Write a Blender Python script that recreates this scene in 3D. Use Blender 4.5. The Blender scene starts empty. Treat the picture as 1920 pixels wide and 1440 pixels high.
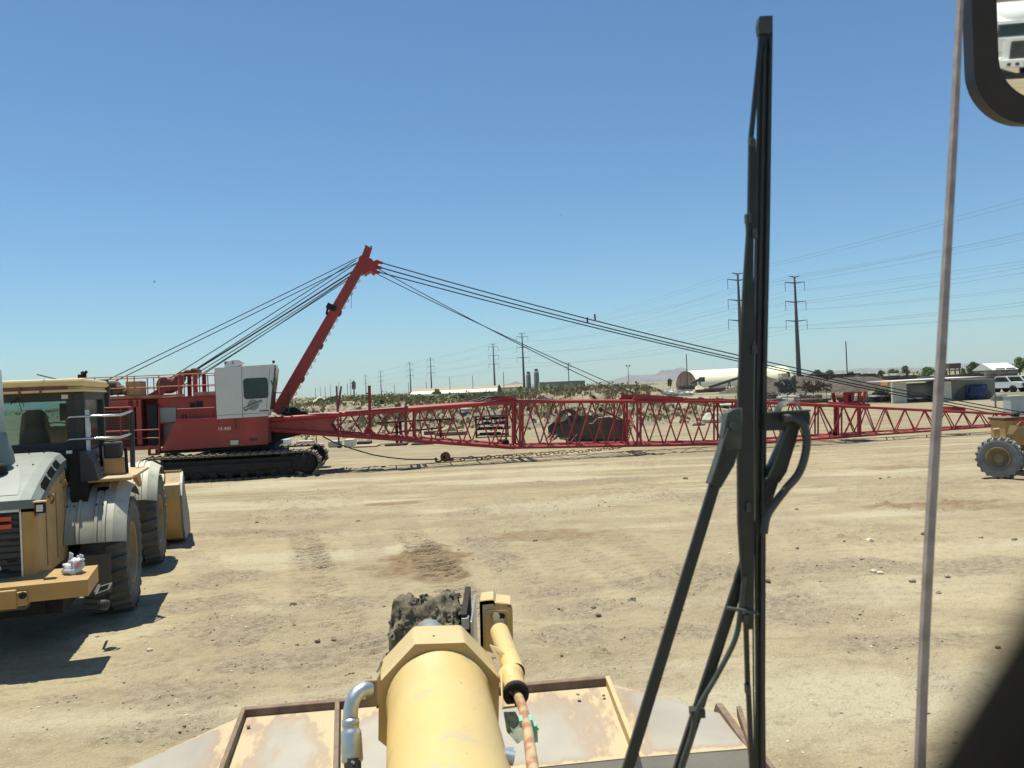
import bpy, math, random
import numpy as np
from mathutils import Vector, Matrix, noise
random.seed(7)
SC = bpy.context.scene
R = math.radians

# ------------------------------------------------------------------ camera, sky, sun, exposure
F, CX, CY, H = 1580.0, 960.0, 720.0, 3.0
ROLL, PITCH = R(2.5), 7 / 1580
f_ = Vector((0, math.cos(PITCH), math.sin(PITCH)))
u0 = Vector((0, -math.sin(PITCH), math.cos(PITCH)))
r0 = Vector((1, 0, 0))
rt = math.cos(ROLL) * r0 - math.sin(ROLL) * u0
up = math.sin(ROLL) * r0 + math.cos(ROLL) * u0
CO = Vector((0, 0, H))
cam = bpy.data.cameras.new("camera")
cam_ob = bpy.data.objects.new("camera", cam)
SC.collection.objects.link(cam_ob)
m3 = Matrix((rt, up, -f_)).transposed().to_4x4()
cam_ob.matrix_world = Matrix.Translation(CO) @ m3
cam.sensor_width = 36
cam.lens = 36 * F / 1920
cam.clip_start = 0.01
cam.clip_end = 30000
cam.dof.use_dof = True
cam.dof.focus_distance = 30
cam.dof.aperture_fstop = 14
SC.camera = cam_ob

SUN = Vector((-1.6, 1.35, 8.8)).normalized()
w = bpy.data.worlds.new("World")
SC.world = w
w.use_nodes = True
nt = w.node_tree
for n in list(nt.nodes): nt.nodes.remove(n)
sky = nt.nodes.new("ShaderNodeTexSky")
sky.sky_type = 'NISHITA'
sky.sun_disc = False
sky.sun_elevation = math.asin(SUN.z)
sky.sun_rotation = math.atan2(SUN.x, SUN.y)
sky.altitude = 300
sky.air_density = 1.0
sky.dust_density = 0.25
sky.ozone_density = 1.2
bg = nt.nodes.new("ShaderNodeBackground")
bg.inputs[1].default_value = 0.082
wo = nt.nodes.new("ShaderNodeOutputWorld")
tnt = nt.nodes.new("ShaderNodeMix"); tnt.data_type = 'RGBA'; tnt.blend_type = 'MULTIPLY'; tnt.inputs[0].default_value = 1
tnt.inputs[7].default_value = (0.69, 0.97, 1.13, 1)
nt.links.new(sky.outputs[0], tnt.inputs[6])
nt.links.new(tnt.outputs[2], bg.inputs[0])
nt.links.new(bg.outputs[0], wo.inputs[0])

sl = bpy.data.lights.new("sun", 'SUN')
sl.energy = 5.0
sl.angle = R(0.5)
sl.color = (1.0, 0.955, 0.80)
so = bpy.data.objects.new("sun", sl)
SC.collection.objects.link(so)
so.rotation_euler = SUN.to_track_quat('Z', 'Y').to_euler()
so.location = (0, 0, 50)

SC.view_settings.view_transform = 'Standard'
SC.view_settings.look = 'None'
SC.view_settings.exposure = 0.36
SC.view_settings.gamma = 1.0
SC.cycles.max_bounces = 8
SC.cycles.transparent_max_bounces = 24
SC.cycles.volume_bounces = 0
SC.cycles.use_adaptive_sampling = True

# ------------------------------------------------------------------ picture rays -> real points
def ray(px, py): return f_ + float((px - CX) / F) * rt + float((CY - py) / F) * up
def P(px, py, Y):
    d = ray(px, py); return CO + d * float(Y / d.y)
def G(px, py, z=0.0):
    d = ray(px, py); return CO + d * ((z - H) / d.z)
def hor(px): return 727 - math.tan(ROLL) * (px - 960)

# ------------------------------------------------------------------ numpy noise
def _h(ix, iy, s):
    n = (ix * 374761393 + iy * 668265263 + s * 974711) & 0x7fffffff
    n = ((n ^ (n >> 13)) * 1274126177) & 0x7fffffff
    return ((n ^ (n >> 16)) & 0xffff) / 65535.0
def vn(x, y, s=0):
    ix = np.floor(x).astype(np.int64); iy = np.floor(y).astype(np.int64)
    fx = x - ix; fy = y - iy
    fx = fx * fx * (3 - 2 * fx); fy = fy * fy * (3 - 2 * fy)
    a = _h(ix, iy, s); b = _h(ix + 1, iy, s); c = _h(ix, iy + 1, s); d = _h(ix + 1, iy + 1, s)
    return (a + (b - a) * fx) * (1 - fy) + (c + (d - c) * fx) * fy
def fbm(x, y, o=4, s=0):
    t = 0; a = 0.5
    for i in range(o):
        t = t + a * vn(x * 2 ** i, y * 2 ** i, s + i * 17); a *= 0.5
    return t
def sstep(a, b, x):
    t = np.clip((x - a) / (b - a), 0, 1); return t * t * (3 - 2 * t)

# ------------------------------------------------------------------ materials
def M(name, col, rough=0.6, metal=0.0, var=0.2, scale=3.0, dust=0.0, dcol=(0.50, 0.43, 0.31), rust=0.0, rcol=(0.16, 0.07, 0.035),
      bump=0.0, bscale=None, spec=0.5, rscale=5.0, stretch=None, rcut=0.6):
    m = bpy.data.materials.new(name); m.use_nodes = True
    t = m.node_tree; N = t.nodes; L = t.links
    b = N["Principled BSDF"]
    b.inputs["Roughness"].default_value = rough
    b.inputs["Metallic"].default_value = metal
    b.inputs["Specular IOR Level"].default_value = spec
    tc = N.new("ShaderNodeTexCoord"); mp = N.new("ShaderNodeMapping"); L.new(tc.outputs["Object"], mp.inputs[0])
    if stretch: mp.inputs["Scale"].default_value = stretch
    n1 = N.new("ShaderNodeTexNoise"); n1.inputs["Scale"].default_value = scale; n1.inputs["Detail"].default_value = 6
    L.new(mp.outputs[0], n1.inputs["Vector"])
    mx = N.new("ShaderNodeMix"); mx.data_type = 'RGBA'
    mr = N.new("ShaderNodeMapRange"); mr.inputs[1].default_value = 0.3; mr.inputs[2].default_value = 0.7
    L.new(n1.outputs[0], mr.inputs[0]); L.new(mr.outputs[0], mx.inputs[0])
    mx.inputs[6].default_value = (*[c * (1 - var) for c in col], 1)
    mx.inputs[7].default_value = (*[min(1, c * (1 + var)) for c in col], 1)
    out = mx.outputs[2]
    if rust > 0:
        n2 = N.new("ShaderNodeTexNoise"); n2.inputs["Scale"].default_value = rscale; n2.inputs["Detail"].default_value = 8
        L.new(mp.outputs[0], n2.inputs["Vector"])
        m2 = N.new("ShaderNodeMapRange"); m2.inputs[1].default_value = rcut; m2.inputs[2].default_value = rcut + 0.08
        m2.inputs[4].default_value = rust
        L.new(n2.outputs[0], m2.inputs[0])
        x2 = N.new("ShaderNodeMix"); x2.data_type = 'RGBA'
        L.new(m2.outputs[0], x2.inputs[0]); L.new(out, x2.inputs[6]); x2.inputs[7].default_value = (*rcol, 1)
        out = x2.outputs[2]
    if dust > 0:
        ge = N.new("ShaderNodeNewGeometry"); sx = N.new("ShaderNodeSeparateXYZ"); L.new(ge.outputs["Normal"], sx.inputs[0])
        m3_ = N.new("ShaderNodeMapRange"); m3_.inputs[1].default_value = -0.1; m3_.inputs[2].default_value = 0.75
        m3_.inputs[3].default_value = dust * 0.22; m3_.inputs[4].default_value = dust
        L.new(sx.outputs[2], m3_.inputs[0])
        n3 = N.new("ShaderNodeTexNoise"); n3.inputs["Scale"].default_value = scale * 0.7; n3.inputs["Detail"].default_value = 5
        L.new(mp.outputs[0], n3.inputs["Vector"])
        m4 = N.new("ShaderNodeMapRange"); m4.inputs[1].default_value = 0.25; m4.inputs[2].default_value = 0.65; m4.inputs[3].default_value = 0.45
        L.new(n3.outputs[0], m4.inputs[0])
        mu = N.new("ShaderNodeMath"); mu.operation = 'MULTIPLY'; L.new(m3_.outputs[0], mu.inputs[0]); L.new(m4.outputs[0], mu.inputs[1])
        x3 = N.new("ShaderNodeMix"); x3.data_type = 'RGBA'
        L.new(mu.outputs[0], x3.inputs[0]); L.new(out, x3.inputs[6]); x3.inputs[7].default_value = (*dcol, 1)
        out = x3.outputs[2]
    L.new(out, b.inputs["Base Color"])
    if bump > 0:
        nb = N.new("ShaderNodeTexNoise"); nb.inputs["Scale"].default_value = bscale or scale * 6; nb.inputs["Detail"].default_value = 6
        L.new(mp.outputs[0], nb.inputs["Vector"])
        bp = N.new("ShaderNodeBump"); bp.inputs["Strength"].default_value = 0.6; bp.inputs["Distance"].default_value = bump
        L.new(nb.outputs[0], bp.inputs["Height"]); L.new(bp.outputs[0], b.inputs["Normal"])
    return m

def Mclear(name):
    m = bpy.data.materials.new(name); m.use_nodes = True
    t = m.node_tree
    for n in list(t.nodes): t.nodes.remove(n)
    a = t.nodes.new("ShaderNodeBsdfTransparent"); o = t.nodes.new("ShaderNodeOutputMaterial")
    t.links.new(a.outputs[0], o.inputs[0]); return m
def Mtint(name, tint, gl=0.12, rough=0.05, op=0.0, opc=(0.05, 0.06, 0.06)):
    m = bpy.data.materials.new(name); m.use_nodes = True
    t = m.node_tree
    for n in list(t.nodes): t.nodes.remove(n)
    a = t.nodes.new("ShaderNodeBsdfTransparent"); a.inputs[0].default_value = (*tint, 1)
    g = t.nodes.new("ShaderNodeBsdfGlossy"); g.inputs[1].default_value = rough
    x = t.nodes.new("ShaderNodeMixShader"); x.inputs[0].default_value = gl
    o = t.nodes.new("ShaderNodeOutputMaterial")
    t.links.new(a.outputs[0], x.inputs[1]); t.links.new(g.outputs[0], x.inputs[2])
    src = x
    if op > 0:
        d = t.nodes.new("ShaderNodeBsdfDiffuse"); d.inputs[0].default_value = (*opc, 1)
        y = t.nodes.new("ShaderNodeMixShader"); y.inputs[0].default_value = op
        t.links.new(x.outputs[0], y.inputs[1]); t.links.new(d.outputs[0], y.inputs[2]); src = y
    t.links.new(src.outputs[0], o.inputs[0]); return m

MT = dict(
 red=M("crane_red", (0.27, 0.014, 0.012), 0.5, var=0.28, scale=1.6, stretch=(1, 1, .35), dust=0.15, rust=0.35, rscale=2.5, rcut=0.66, rcol=(0.15, 0.03, 0.025)),
 redlat=M("lattice_red", (0.30, 0.014, 0.016), 0.5, var=0.2, scale=2, dust=0.08),
 reddull=M("dull_red", (0.17, 0.035, 0.03), 0.7, var=0.3, scale=3, dust=0.2),
 orange=M("rail_orange", (0.36, 0.13, 0.05), 0.6, var=0.3, scale=3, dust=0.15),
 white=M("cab_white", (0.53, 0.55, 0.53), 0.4, var=0.05, scale=2, dust=0.12, rust=0.25, rscale=4, rcut=0.7),
 offwhite=M("off_white", (0.62, 0.60, 0.50), 0.6, var=0.1, scale=3),
 black=M("black_steel", (0.016, 0.016, 0.016), 0.75, var=0.3, scale=4, dust=0.05, spec=0.2),
 void=M("dark_opening", (0.006, 0.006, 0.006), 0.9, spec=0.1),
 track=M("track_steel", (0.075, 0.062, 0.046), 0.7, var=0.4, scale=5, dust=0.5, dcol=(0.42, 0.38, 0.28)),
 dkgrey=M("dark_grey", (0.038, 0.042, 0.043), 0.6, var=0.3, scale=3, dust=0.1, spec=0.3),
 rope=M("wire_rope", (0.025, 0.025, 0.028), 0.6, var=0.2),
 glassdk=M("dark_window", (0.012, 0.03, 0.034), 0.12, var=0.4, scale=1.5),
 yel=M("loader_yellow", (0.42, 0.235, 0.06), 0.6, var=0.15, scale=3, dust=0.75, dcol=(0.56, 0.48, 0.33), rust=0.3, rscale=4, rcut=0.68, rcol=(0.2, 0.13, 0.07)),
 yelpost=M("post_yellow", (0.40, 0.22, 0.05), 0.5, var=0.12, scale=4, dust=0.3),
 yelcream=M("roof_cream", (0.75, 0.55, 0.22), 0.5, var=0.08, scale=2, dust=0.4),
 yelown=M("cylinder_yellow", (0.64, 0.42, 0.12), 0.5, var=0.10, scale=5, dust=0.42, dcol=(0.60, 0.52, 0.33), rust=0.6, rscale=14, rcut=0.585, rcol=(0.33, 0.29, 0.22), bump=0.0012, bscale=60),
 yelown2=M("casting_yellow", (0.46, 0.29, 0.085), 0.55, var=0.12, scale=8, dust=0.45, dcol=(0.68, 0.60, 0.40), rust=0.5, rscale=18, rcut=0.62, rcol=(0.28, 0.23, 0.17), bump=0.001, bscale=80),
 hood=M("hood_grey", (0.085, 0.12, 0.122), 0.5, var=0.2, scale=2.5, dust=0.42, dcol=(0.56, 0.57, 0.50)),
 hooddk=M("hood_dark_panel", (0.20, 0.22, 0.21), 0.6, var=0.1, scale=2, dust=0.35, dcol=(0.5, 0.5, 0.45)),
 fender=M("fender_grey", (0.07, 0.08, 0.08), 0.6, var=0.2, scale=2, dust=1.0, dcol=(0.60, 0.58, 0.46)),  # dusty on top; pale top and dark lower face also paint sun and shade
 flap=M("mud_flap", (0.055, 0.047, 0.036), 0.85, var=0.2, scale=3, dust=0.4),
 tyre=M("tyre_rubber", (0.06, 0.055, 0.048), 0.9, var=0.3, scale=5, dust=0.5, dcol=(0.40, 0.38, 0.32), bump=0.004),
 tyrelt=M("dusty_tyre", (0.17, 0.175, 0.17), 0.85, var=0.2, scale=5, dust=0.3, dcol=(0.35, 0.35, 0.31)),
 rim=M("yellow_rim", (0.22, 0.15, 0.07), 0.7, var=0.35, scale=4, dust=0.5, dcol=(.4,.34,.24)),
 chrome=M("bright_steel", (0.62, 0.64, 0.65), 0.25, 0.9, var=0.1, scale=8),
 chromeold=M("galvanised_steel", (0.50, 0.55, 0.56), 0.38, 0.75, var=0.15, scale=30, dust=0.1),
 lamp=M("lamp_lens", (0.55, 0.57, 0.5), 0.2, var=0.2, scale=30),
 redlamp=M("red_lens", (0.55, 0.06, 0.03), 0.25, var=0.1),
 blackrub=M("black_rubber", (0.018, 0.022, 0.021), 0.5, var=0.3, scale=40, dust=0.06),
 wiperm=M("wiper_black_paint", (0.009, 0.013, 0.012), 0.42, var=0.3, scale=60, dust=0.05, bump=0.0003, bscale=300),
 wiperlt=M("worn_wiper_metal", (0.036, 0.048, 0.042), 0.55, 0.0, var=0.35, scale=60, dust=0.1),
 wbrk=M("worn_bracket", (0.15, 0.15, 0.115), 0.6, var=0.3, scale=60),
 wgreen=M("weathered_green", (0.26, 0.30, 0.25), 0.6, var=0.3, scale=40, rust=0.7, rscale=30, rcut=0.5, rcol=(0.12, 0.13, 0.11)),
 hose=M("black_hose", (0.045, 0.048, 0.047), 0.6, var=0.3, scale=30),
 mud=M("caked_mud", (0.15, 0.13, 0.095), 0.97, var=0.7, scale=14, bump=0.02, bscale=38, spec=0.1),
 buckrust=M("rusty_rail", (0.17, 0.105, 0.065), 0.75, var=0.35, scale=18, rust=0.5, rscale=12, dust=0.12),
 green=M("green_paint", (0.22, 0.50, 0.36), 0.5, var=0.25, scale=40, rust=0.7, rscale=30, rcut=0.58, rcol=(0.1, 0.15, 0.12)),
 rodrust=M("rusty_rod", (0.48, 0.35, 0.20), 0.5, var=0.2, scale=30, rust=0.9, rscale=22, rcut=0.5, rcol=(0.36, 0.16, 0.09)),
 seam=M("seam_strip", (0.30, 0.255, 0.235), 0.5, var=0.25, scale=60),
 frameblk=M("mirror_frame_black", (0.014, 0.011, 0.010), 0.55, var=0.3, scale=20),
 blurshape=M("blurred_shape_dark", (0.005, 0.0045, 0.0035), 0.9, spec=0.1, var=0.2, scale=30),
 conc=M("concrete", (0.42, 0.40, 0.33), 0.85, var=0.15, scale=3, bump=0.01),
 timber=M("weathered_timber", (0.36, 0.27, 0.17), 0.85, var=0.3, scale=4),
 pile=M("gravel", (0.075, 0.062, 0.048), 0.95, var=0.35, scale=1.2, bump=0.08, bscale=6),
 pilelt=M("pale_gravel", (0.48, 0.43, 0.34), 0.95, var=0.2, scale=0.8, bump=0.08, bscale=5),
 stone=M("grey_stone", (0.28, 0.25, 0.19), 0.9, var=0.3, scale=14, dust=0.35, bump=0.004),
 stonelt=M("pale_stone", (0.62, 0.57, 0.46), 0.9, var=0.2, scale=14, dust=0.3, bump=0.004),
 clod=M("dark_clod", (0.20, 0.165, 0.112), 0.95, var=0.3, scale=20, bump=0.004),
 rustst=M("rusted_steel", (0.12, 0.06, 0.035), 0.8, var=0.4, scale=3, dust=0.2),
 chain=M("rusty_chain", (0.23, 0.16, 0.07), 0.7, 0.2, var=0.4, scale=6, dust=0.4),
 buck=M("dark_bucket_steel", (0.05, 0.04, 0.033), 0.75, var=0.45, scale=2, dust=0.22, rust=0.4, rscale=2, rcut=0.6),
 galv=M("weathered_pylon_steel", (0.085, 0.075, 0.08), 0.7, var=0.2, scale=0.4),
 wood=M("pole_wood", (0.10, 0.085, 0.07), 0.9, var=0.2, scale=1),
 wall=M("tan_wall", (0.52, 0.46, 0.33), 0.8, var=0.08, scale=0.3),
 wallgr=M("grey_wall", (0.21, 0.215, 0.19), 0.85, var=0.15, scale=0.4),
 walldk=M("dark_wall", (0.10, 0.095, 0.085), 0.85, var=0.25, scale=0.4),
 wallbr=M("brown_end_wall", (0.20, 0.125, 0.085), 0.85, var=0.25, scale=0.25),
 roofw=M("white_roof", (0.62, 0.61, 0.57), 0.6, var=0.08, scale=0.3),
 dome=M("cream_membrane", (0.90, 0.82, 0.58), 0.6, var=0.05, scale=0.2),
 blue=M("blue_tarp", (0.018, 0.035, 0.11), 0.6, var=0.3, scale=1),
 carw=M("car_white_paint", (0.80, 0.81, 0.80), 0.25, var=0.03, scale=1, dust=0.1),
 mount=M("mountain_rock", (0.17, 0.14, 0.13), 0.95, var=0.25, scale=0.004),
 bark=M("bark", (0.12, 0.09, 0.06), 0.9, var=0.3, scale=3),
 plastic=M("white_plastic", (0.55, 0.56, 0.57), 0.35, var=0.12, scale=18),
 pink=M("pink_print", (0.55, 0.22, 0.26), 0.5, var=0.2, scale=30),
 orangec=M("orange_paint", (0.70, 0.30, 0.05), 0.6, var=0.2),
 cabinet=M("cabinet_grey_green", (0.36, 0.42, 0.40), 0.5, var=.08),
 cloud=M("white_paint", (0.8, 0.8, 0.8), 0.5, var=0.02),
)
def layer(m, scale, lo, hi, col, amt, stretch=(1, 1, 1), off=0.0, det=8):
    """one more layer of grime or wear over a material's colour"""
    t = m.node_tree; N = t.nodes; L = t.links; b = N["Principled BSDF"]; src = b.inputs["Base Color"].links[0].from_socket
    tc = N.new("ShaderNodeTexCoord"); mp = N.new("ShaderNodeMapping"); L.new(tc.outputs["Object"], mp.inputs[0]); mp.inputs["Scale"].default_value = stretch; mp.inputs["Location"].default_value = (off, off, off)
    n = N.new("ShaderNodeTexNoise"); n.inputs["Scale"].default_value = scale; n.inputs["Detail"].default_value = det; n.inputs["Roughness"].default_value = .65; L.new(mp.outputs[0], n.inputs["Vector"])
    r_ = N.new("ShaderNodeMapRange"); r_.inputs[1].default_value = lo; r_.inputs[2].default_value = hi; r_.inputs[4].default_value = amt; L.new(n.outputs[0], r_.inputs[0])
    x = N.new("ShaderNodeMix"); x.data_type = 'RGBA'; L.new(r_.outputs[0], x.inputs[0]); L.new(src, x.inputs[6]); x.inputs[7].default_value = (*col, 1); L.new(x.outputs[2], b.inputs["Base Color"])
for k_ in ('yelown', 'yelown2'):
    layer(MT[k_], 3.5, .48, .68, (0.50, 0.40, 0.20), .6, (1, .5, 1)); layer(MT[k_], 40, .66, .70, (0.20, 0.15, 0.08), .75, off=3); layer(MT[k_], 9, .60, .66, (0.36, 0.32, 0.24), .55, (1, .35, 1), off=7)
layer(MT['red'], 5, .58, .68, (0.17, 0.025, 0.02), .6, (1, 1, .15), off=2); layer(MT['red'], 14, .66, .70, (0.30, 0.16, 0.11), .6, off=5); layer(MT['red'], .8, .5, .7, (0.34, 0.10, 0.07), .4, off=9)
layer(MT['white'], 6, .60, .74, (0.36, 0.33, 0.28), .35, (1, 1, .12), off=2)
for k_ in ('yel', 'yelpost', 'fender', 'hood'):
    layer(MT[k_], 7, .56, .70, (0.20, 0.16, 0.10), .45, (1, 1, .3), off=4); layer(MT[k_], 30, .68, .71, (0.10, 0.08, 0.06), .6, off=6)
MT['tint'] = Mtint("tinted_cab_glass", (0.66, 0.76, 0.75), 0.05)
MT['screen'] = Mtint("truck_glass", (0.2, 0.25, 0.26), 0.2)
MT['clear'] = Mclear("clear_glass")
def Mleaf(name, c1, c2):
    m = bpy.data.materials.new(name); m.use_nodes = True
    t = m.node_tree; N = t.nodes; L = t.links; b = N["Principled BSDF"]
    b.inputs["Roughness"].default_value = 0.7; b.inputs["Specular IOR Level"].default_value = 0.2
    tc = N.new("ShaderNodeTexCoord"); n1 = N.new("ShaderNodeTexNoise"); n1.inputs["Scale"].default_value = 1.4; n1.inputs["Detail"].default_value = 5
    L.new(tc.outputs["Object"], n1.inputs["Vector"])
    mr = N.new("ShaderNodeMapRange"); mr.inputs[1].default_value = 0.32; mr.inputs[2].default_value = 0.68
    L.new(n1.outputs[0], mr.inputs[0])
    mx = N.new("ShaderNodeMix"); mx.data_type = 'RGBA'; L.new(mr.outputs[0], mx.inputs[0])
    mx.inputs[6].default_value = (*c1, 1); mx.inputs[7].default_value = (*c2, 1)
    L.new(mx.outputs[2], b.inputs["Base Color"]); return m
MT['leaf'] = Mleaf("olive_leaves", (0.10, 0.12, 0.05), (0.22, 0.24, 0.11))
MT['leaf2'] = Mleaf("green_leaves", (0.085, 0.13, 0.045), (0.20, 0.27, 0.09))
MT['leaf3'] = Mleaf("dry_leaves", (0.20, 0.17, 0.08), (0.42, 0.35, 0.19))

# ------------------------------------------------------------------ mesh builder
def perp(d):
    a = Vector((0, 0, 1)) if abs(d.z) < 0.9 else Vector((1, 0, 0))
    x = d.cross(a).normalized(); return x, x.cross(d).normalized()
class MB:
    def __init__(s): s.v = []; s.f = []; s.sm = []
    def add(s, vs, fs, smooth=False):
        o = len(s.v); s.v += [Vector(v) for v in vs]
        for f in fs: s.f.append([o + i for i in f]); s.sm.append(smooth)
        return s
    def box(s, c, sz, rz=0.0, mat=None):
        x, y, z = sz[0] / 2, sz[1] / 2, sz[2] / 2
        vs = [Vector((a * x, b * y, d * z)) for a in (-1, 1) for b in (-1, 1) for d in (-1, 1)]
        m = mat or Matrix.Rotation(rz, 3, 'Z')
        vs = [m @ v + Vector(c) for v in vs]
        return s.add(vs, [(0, 1, 3, 2), (4, 6, 7, 5), (0, 4, 5, 1), (2, 3, 7, 6), (0, 2, 6, 4), (1, 5, 7, 3)])
    def bx(s, x0, x1, y0, y1, z0, z1): return s.box(((x0 + x1) / 2, (y0 + y1) / 2, (z0 + z1) / 2), (x1 - x0, y1 - y0, z1 - z0))
    def bar(s, a, b, w, h, upv=(0, 0, 1), w2=None, h2=None):
        a, b = Vector(a), Vector(b); d = (b - a).normalized(); U = Vector(upv)
        x = d.cross(U)
        if x.length < 1e-4: x = d.cross(Vector((1, 0, 0)))
        x.normalize(); y = x.cross(d).normalized(); w2 = w2 or w; h2 = h2 or h
        vs = []
        for p, ww, hh in ((a, w, h), (b, w2, h2)):
            for i, j in ((-1, -1), (1, -1), (1, 1), (-1, 1)): vs.append(p + x * ww / 2 * i + y * hh / 2 * j)
        return s.add(vs, [(3, 2, 1, 0), (4, 5, 6, 7), (0, 1, 5, 4), (1, 2, 6, 5), (2, 3, 7, 6), (3, 0, 4, 7)])
    def tube(s, a, b, r, n=8, r2=None, caps=True):
        a, b = Vector(a), Vector(b); d = (b - a)
        if d.length < 1e-6: return s
        d.normalize(); x, y = perp(d); r2 = r if r2 is None else r2
        vs = []
        for p, rr in ((a, r), (b, r2)):
            for i in range(n):
                t = 2 * math.pi * i / n; vs.append(p + (x * math.cos(t) + y * math.sin(t)) * rr)
        s.add(vs, [(i, (i + 1) % n, n + (i + 1) % n, n + i) for i in range(n)], True)
        if caps:
            s.add(vs[:n], [tuple(range(n))[::-1]]); s.add(vs[n:], [tuple(range(n))])
        return s
    def pipe(s, pts, r, n=8, closed=False):
        pts = [Vector(p) for p in pts]; k = len(pts); rs = r if isinstance(r, (list, tuple)) else [r] * k
        vs = []; x = None
        for i, p in enumerate(pts):
            q0 = pts[i - 1] if (i or closed) else p; q1 = pts[(i + 1) % k] if (i < k - 1 or closed) else p
            d = (q1 - q0).normalized()
            if x is None: x, y = perp(d)
            else:
                x = (x - d * x.dot(d)).normalized()
            y = x.cross(d).normalized()
            for j in range(n):
                t = 2 * math.pi * j / n; vs.append(p + (x * math.cos(t) + y * math.sin(t)) * rs[i])
        fs = []
        for i in range(k if closed else k - 1):
            a = i * n; b = ((i + 1) % k) * n
            fs += [(a + j, a + (j + 1) % n, b + (j + 1) % n, b + j) for j in range(n)]
        s.add(vs, fs, True)
        if not closed:
            s.add(vs[:n], [tuple(range(n))[::-1]]); s.add(vs[-n:], [tuple(range(n))])
        return s
    def prism(s, poly, vec, smooth=False):
        poly = [Vector(p) for p in poly]; vec = Vector(vec); n = len(poly)
        vs = poly + [p + vec for p in poly]
        s.add(poly, [tuple(range(n))]); s.add([p + vec for p in poly], [tuple(range(n))[::-1]])
        s.add(vs, [(i, n + i, n + (i + 1) % n, (i + 1) % n) for i in range(n)], smooth)
        return s
    def ring(s, outer, inner, vec):
        o = [Vector(p) for p in outer]; i_ = [Vector(p) for p in inner]; vec = Vector(vec); n = len(o)
        vs = o + i_ + [p + vec for p in o] + [p + vec for p in i_]; fs = []
        for k in range(n):
            l = (k + 1) % n
            fs += [(k, l, n + l, n + k), (2 * n + l, 2 * n + k, 3 * n + k, 3 * n + l), (l, k, 2 * n + k, 2 * n + l), (n + k, n + l, 3 * n + l, 3 * n + k)]
        return s.add(vs, fs)
    def lathe(s, prof, o, ax, n=32, smooth=True, xdir=None, a0=0, a1=2 * math.pi):
        o = Vector(o); ax = Vector(ax).normalized()
        x, y = perp(ax)
        if xdir: x = Vector(xdir).normalized(); y = ax.cross(x)
        full = abs(a1 - a0 - 2 * math.pi) < 1e-6; m = n if full else n + 1
        vs = []
        for (t, r) in prof:
            for i in range(m):
                a = a0 + (a1 - a0) * i / n; vs.append(o + ax * t + (x * math.cos(a) + y * math.sin(a)) * r)
        fs = []
        for k in range(len(prof) - 1):
            for i in range(n):
                j = (i + 1) % m if full else i + 1
                fs.append((k * m + i, k * m + j, (k + 1) * m + j, (k + 1) * m + i))
        return s.add(vs, fs, smooth)
    def blob(s, c, rx, ry, rz, k=0.25, seed=0, sub=2, nsc=1.6, rot=None):
        import bmesh
        bm = bmesh.new(); bmesh.ops.create_icosphere(bm, subdivisions=sub, radius=1)
        vs = []
        for v in bm.verts:
            q = 1 + k * 2 * (noise.noise(v.co * nsc + Vector((seed * 3.7, seed, 0))) )
            p = Vector((v.co.x * rx * q, v.co.y * ry * q, v.co.z * rz * q))
            if rot: p = Matrix.Rotation(rot, 3, 'Z') @ p
            vs.append(p + Vector(c))
        fs = [[v.index for v in f.verts] for f in bm.faces]; bm.free()
        return s.add(vs, fs, sub > 2)
    def build(s, name, mat, parent=None, world=False, loc=None, bev=0.0, label=None):
        vs = s.v
        if parent is not None and world:
            r = parent
            while r.parent: r = r.parent
            inv = r.matrix_basis.inverted(); vs = [inv @ v for v in vs]
        if loc is not None:
            L_ = Vector(loc); vs = [v - L_ for v in vs]
        me = bpy.data.meshes.new(name); me.from_pydata([tuple(v) for v in vs], [], s.f)
        me.polygons.foreach_set("use_smooth", s.sm); me.materials.append(MT[mat] if isinstance(mat, str) else mat)
        me.update()
        o = bpy.data.objects.new(name, me); SC.collection.objects.link(o)
        if parent is not None: o.parent = parent
        if loc is not None: o.location = loc
        if bev > 0:
            b = o.modifiers.new("bevel", 'BEVEL'); b.width = bev; b.segments = 2; b.limit_method = 'ANGLE'; b.angle_limit = R(40)
            b.harden_normals = False
        if label: o["label"] = label
        return o
def tag(o, label, cat=None, group=None, kind=None):
    if label: o["label"] = label
    if cat: o["category"] = cat
    if group: o["group"] = group
    if kind: o["kind"] = kind
    return o
def thing(name, loc, label, cat, rz=0.0, group=None):
    o = bpy.data.objects.new(name, None); SC.collection.objects.link(o)
    o.location = loc; o.rotation_euler = (0, 0, rz); o.empty_display_size = 0.2
    return tag(o, label, cat, group)
def copytree(o, parent=None):
    c = o.copy(); SC.collection.objects.link(c); c.parent = parent
    for ch in [x for x in o.children]: copytree(ch, c)
    return c
class On:
    """picture point -> point of a plane of a thing (axis 0/1/2 = value) in the thing's own coordinates"""
    def __init__(s, root): s.i = root.matrix_basis.inverted(); s.i3 = s.i.to_3x3(); s.o = s.i @ CO
    def __call__(s, px, py, ax, val):
        d = s.i3 @ ray(px, py); return s.o + d * ((val - s.o[ax]) / d[ax])
def text_mesh(txt, size):
    cu = bpy.data.curves.new("lettering", 'FONT'); cu.body = txt; cu.size = size; cu.align_x = 'CENTER'; cu.align_y = 'CENTER'; cu.offset = size * 0.012
    o = bpy.data.objects.new("lettering", cu); SC.collection.objects.link(o)
    bpy.context.view_layer.update()
    me = bpy.data.meshes.new_from_object(o.evaluated_get(bpy.context.evaluated_depsgraph_get()))
    vs = [v.co.copy() for v in me.vertices]; fs = [list(p.vertices) for p in me.polygons]
    bpy.data.objects.remove(o); bpy.data.curves.remove(cu); bpy.data.meshes.remove(me)
    return vs, fs

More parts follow.
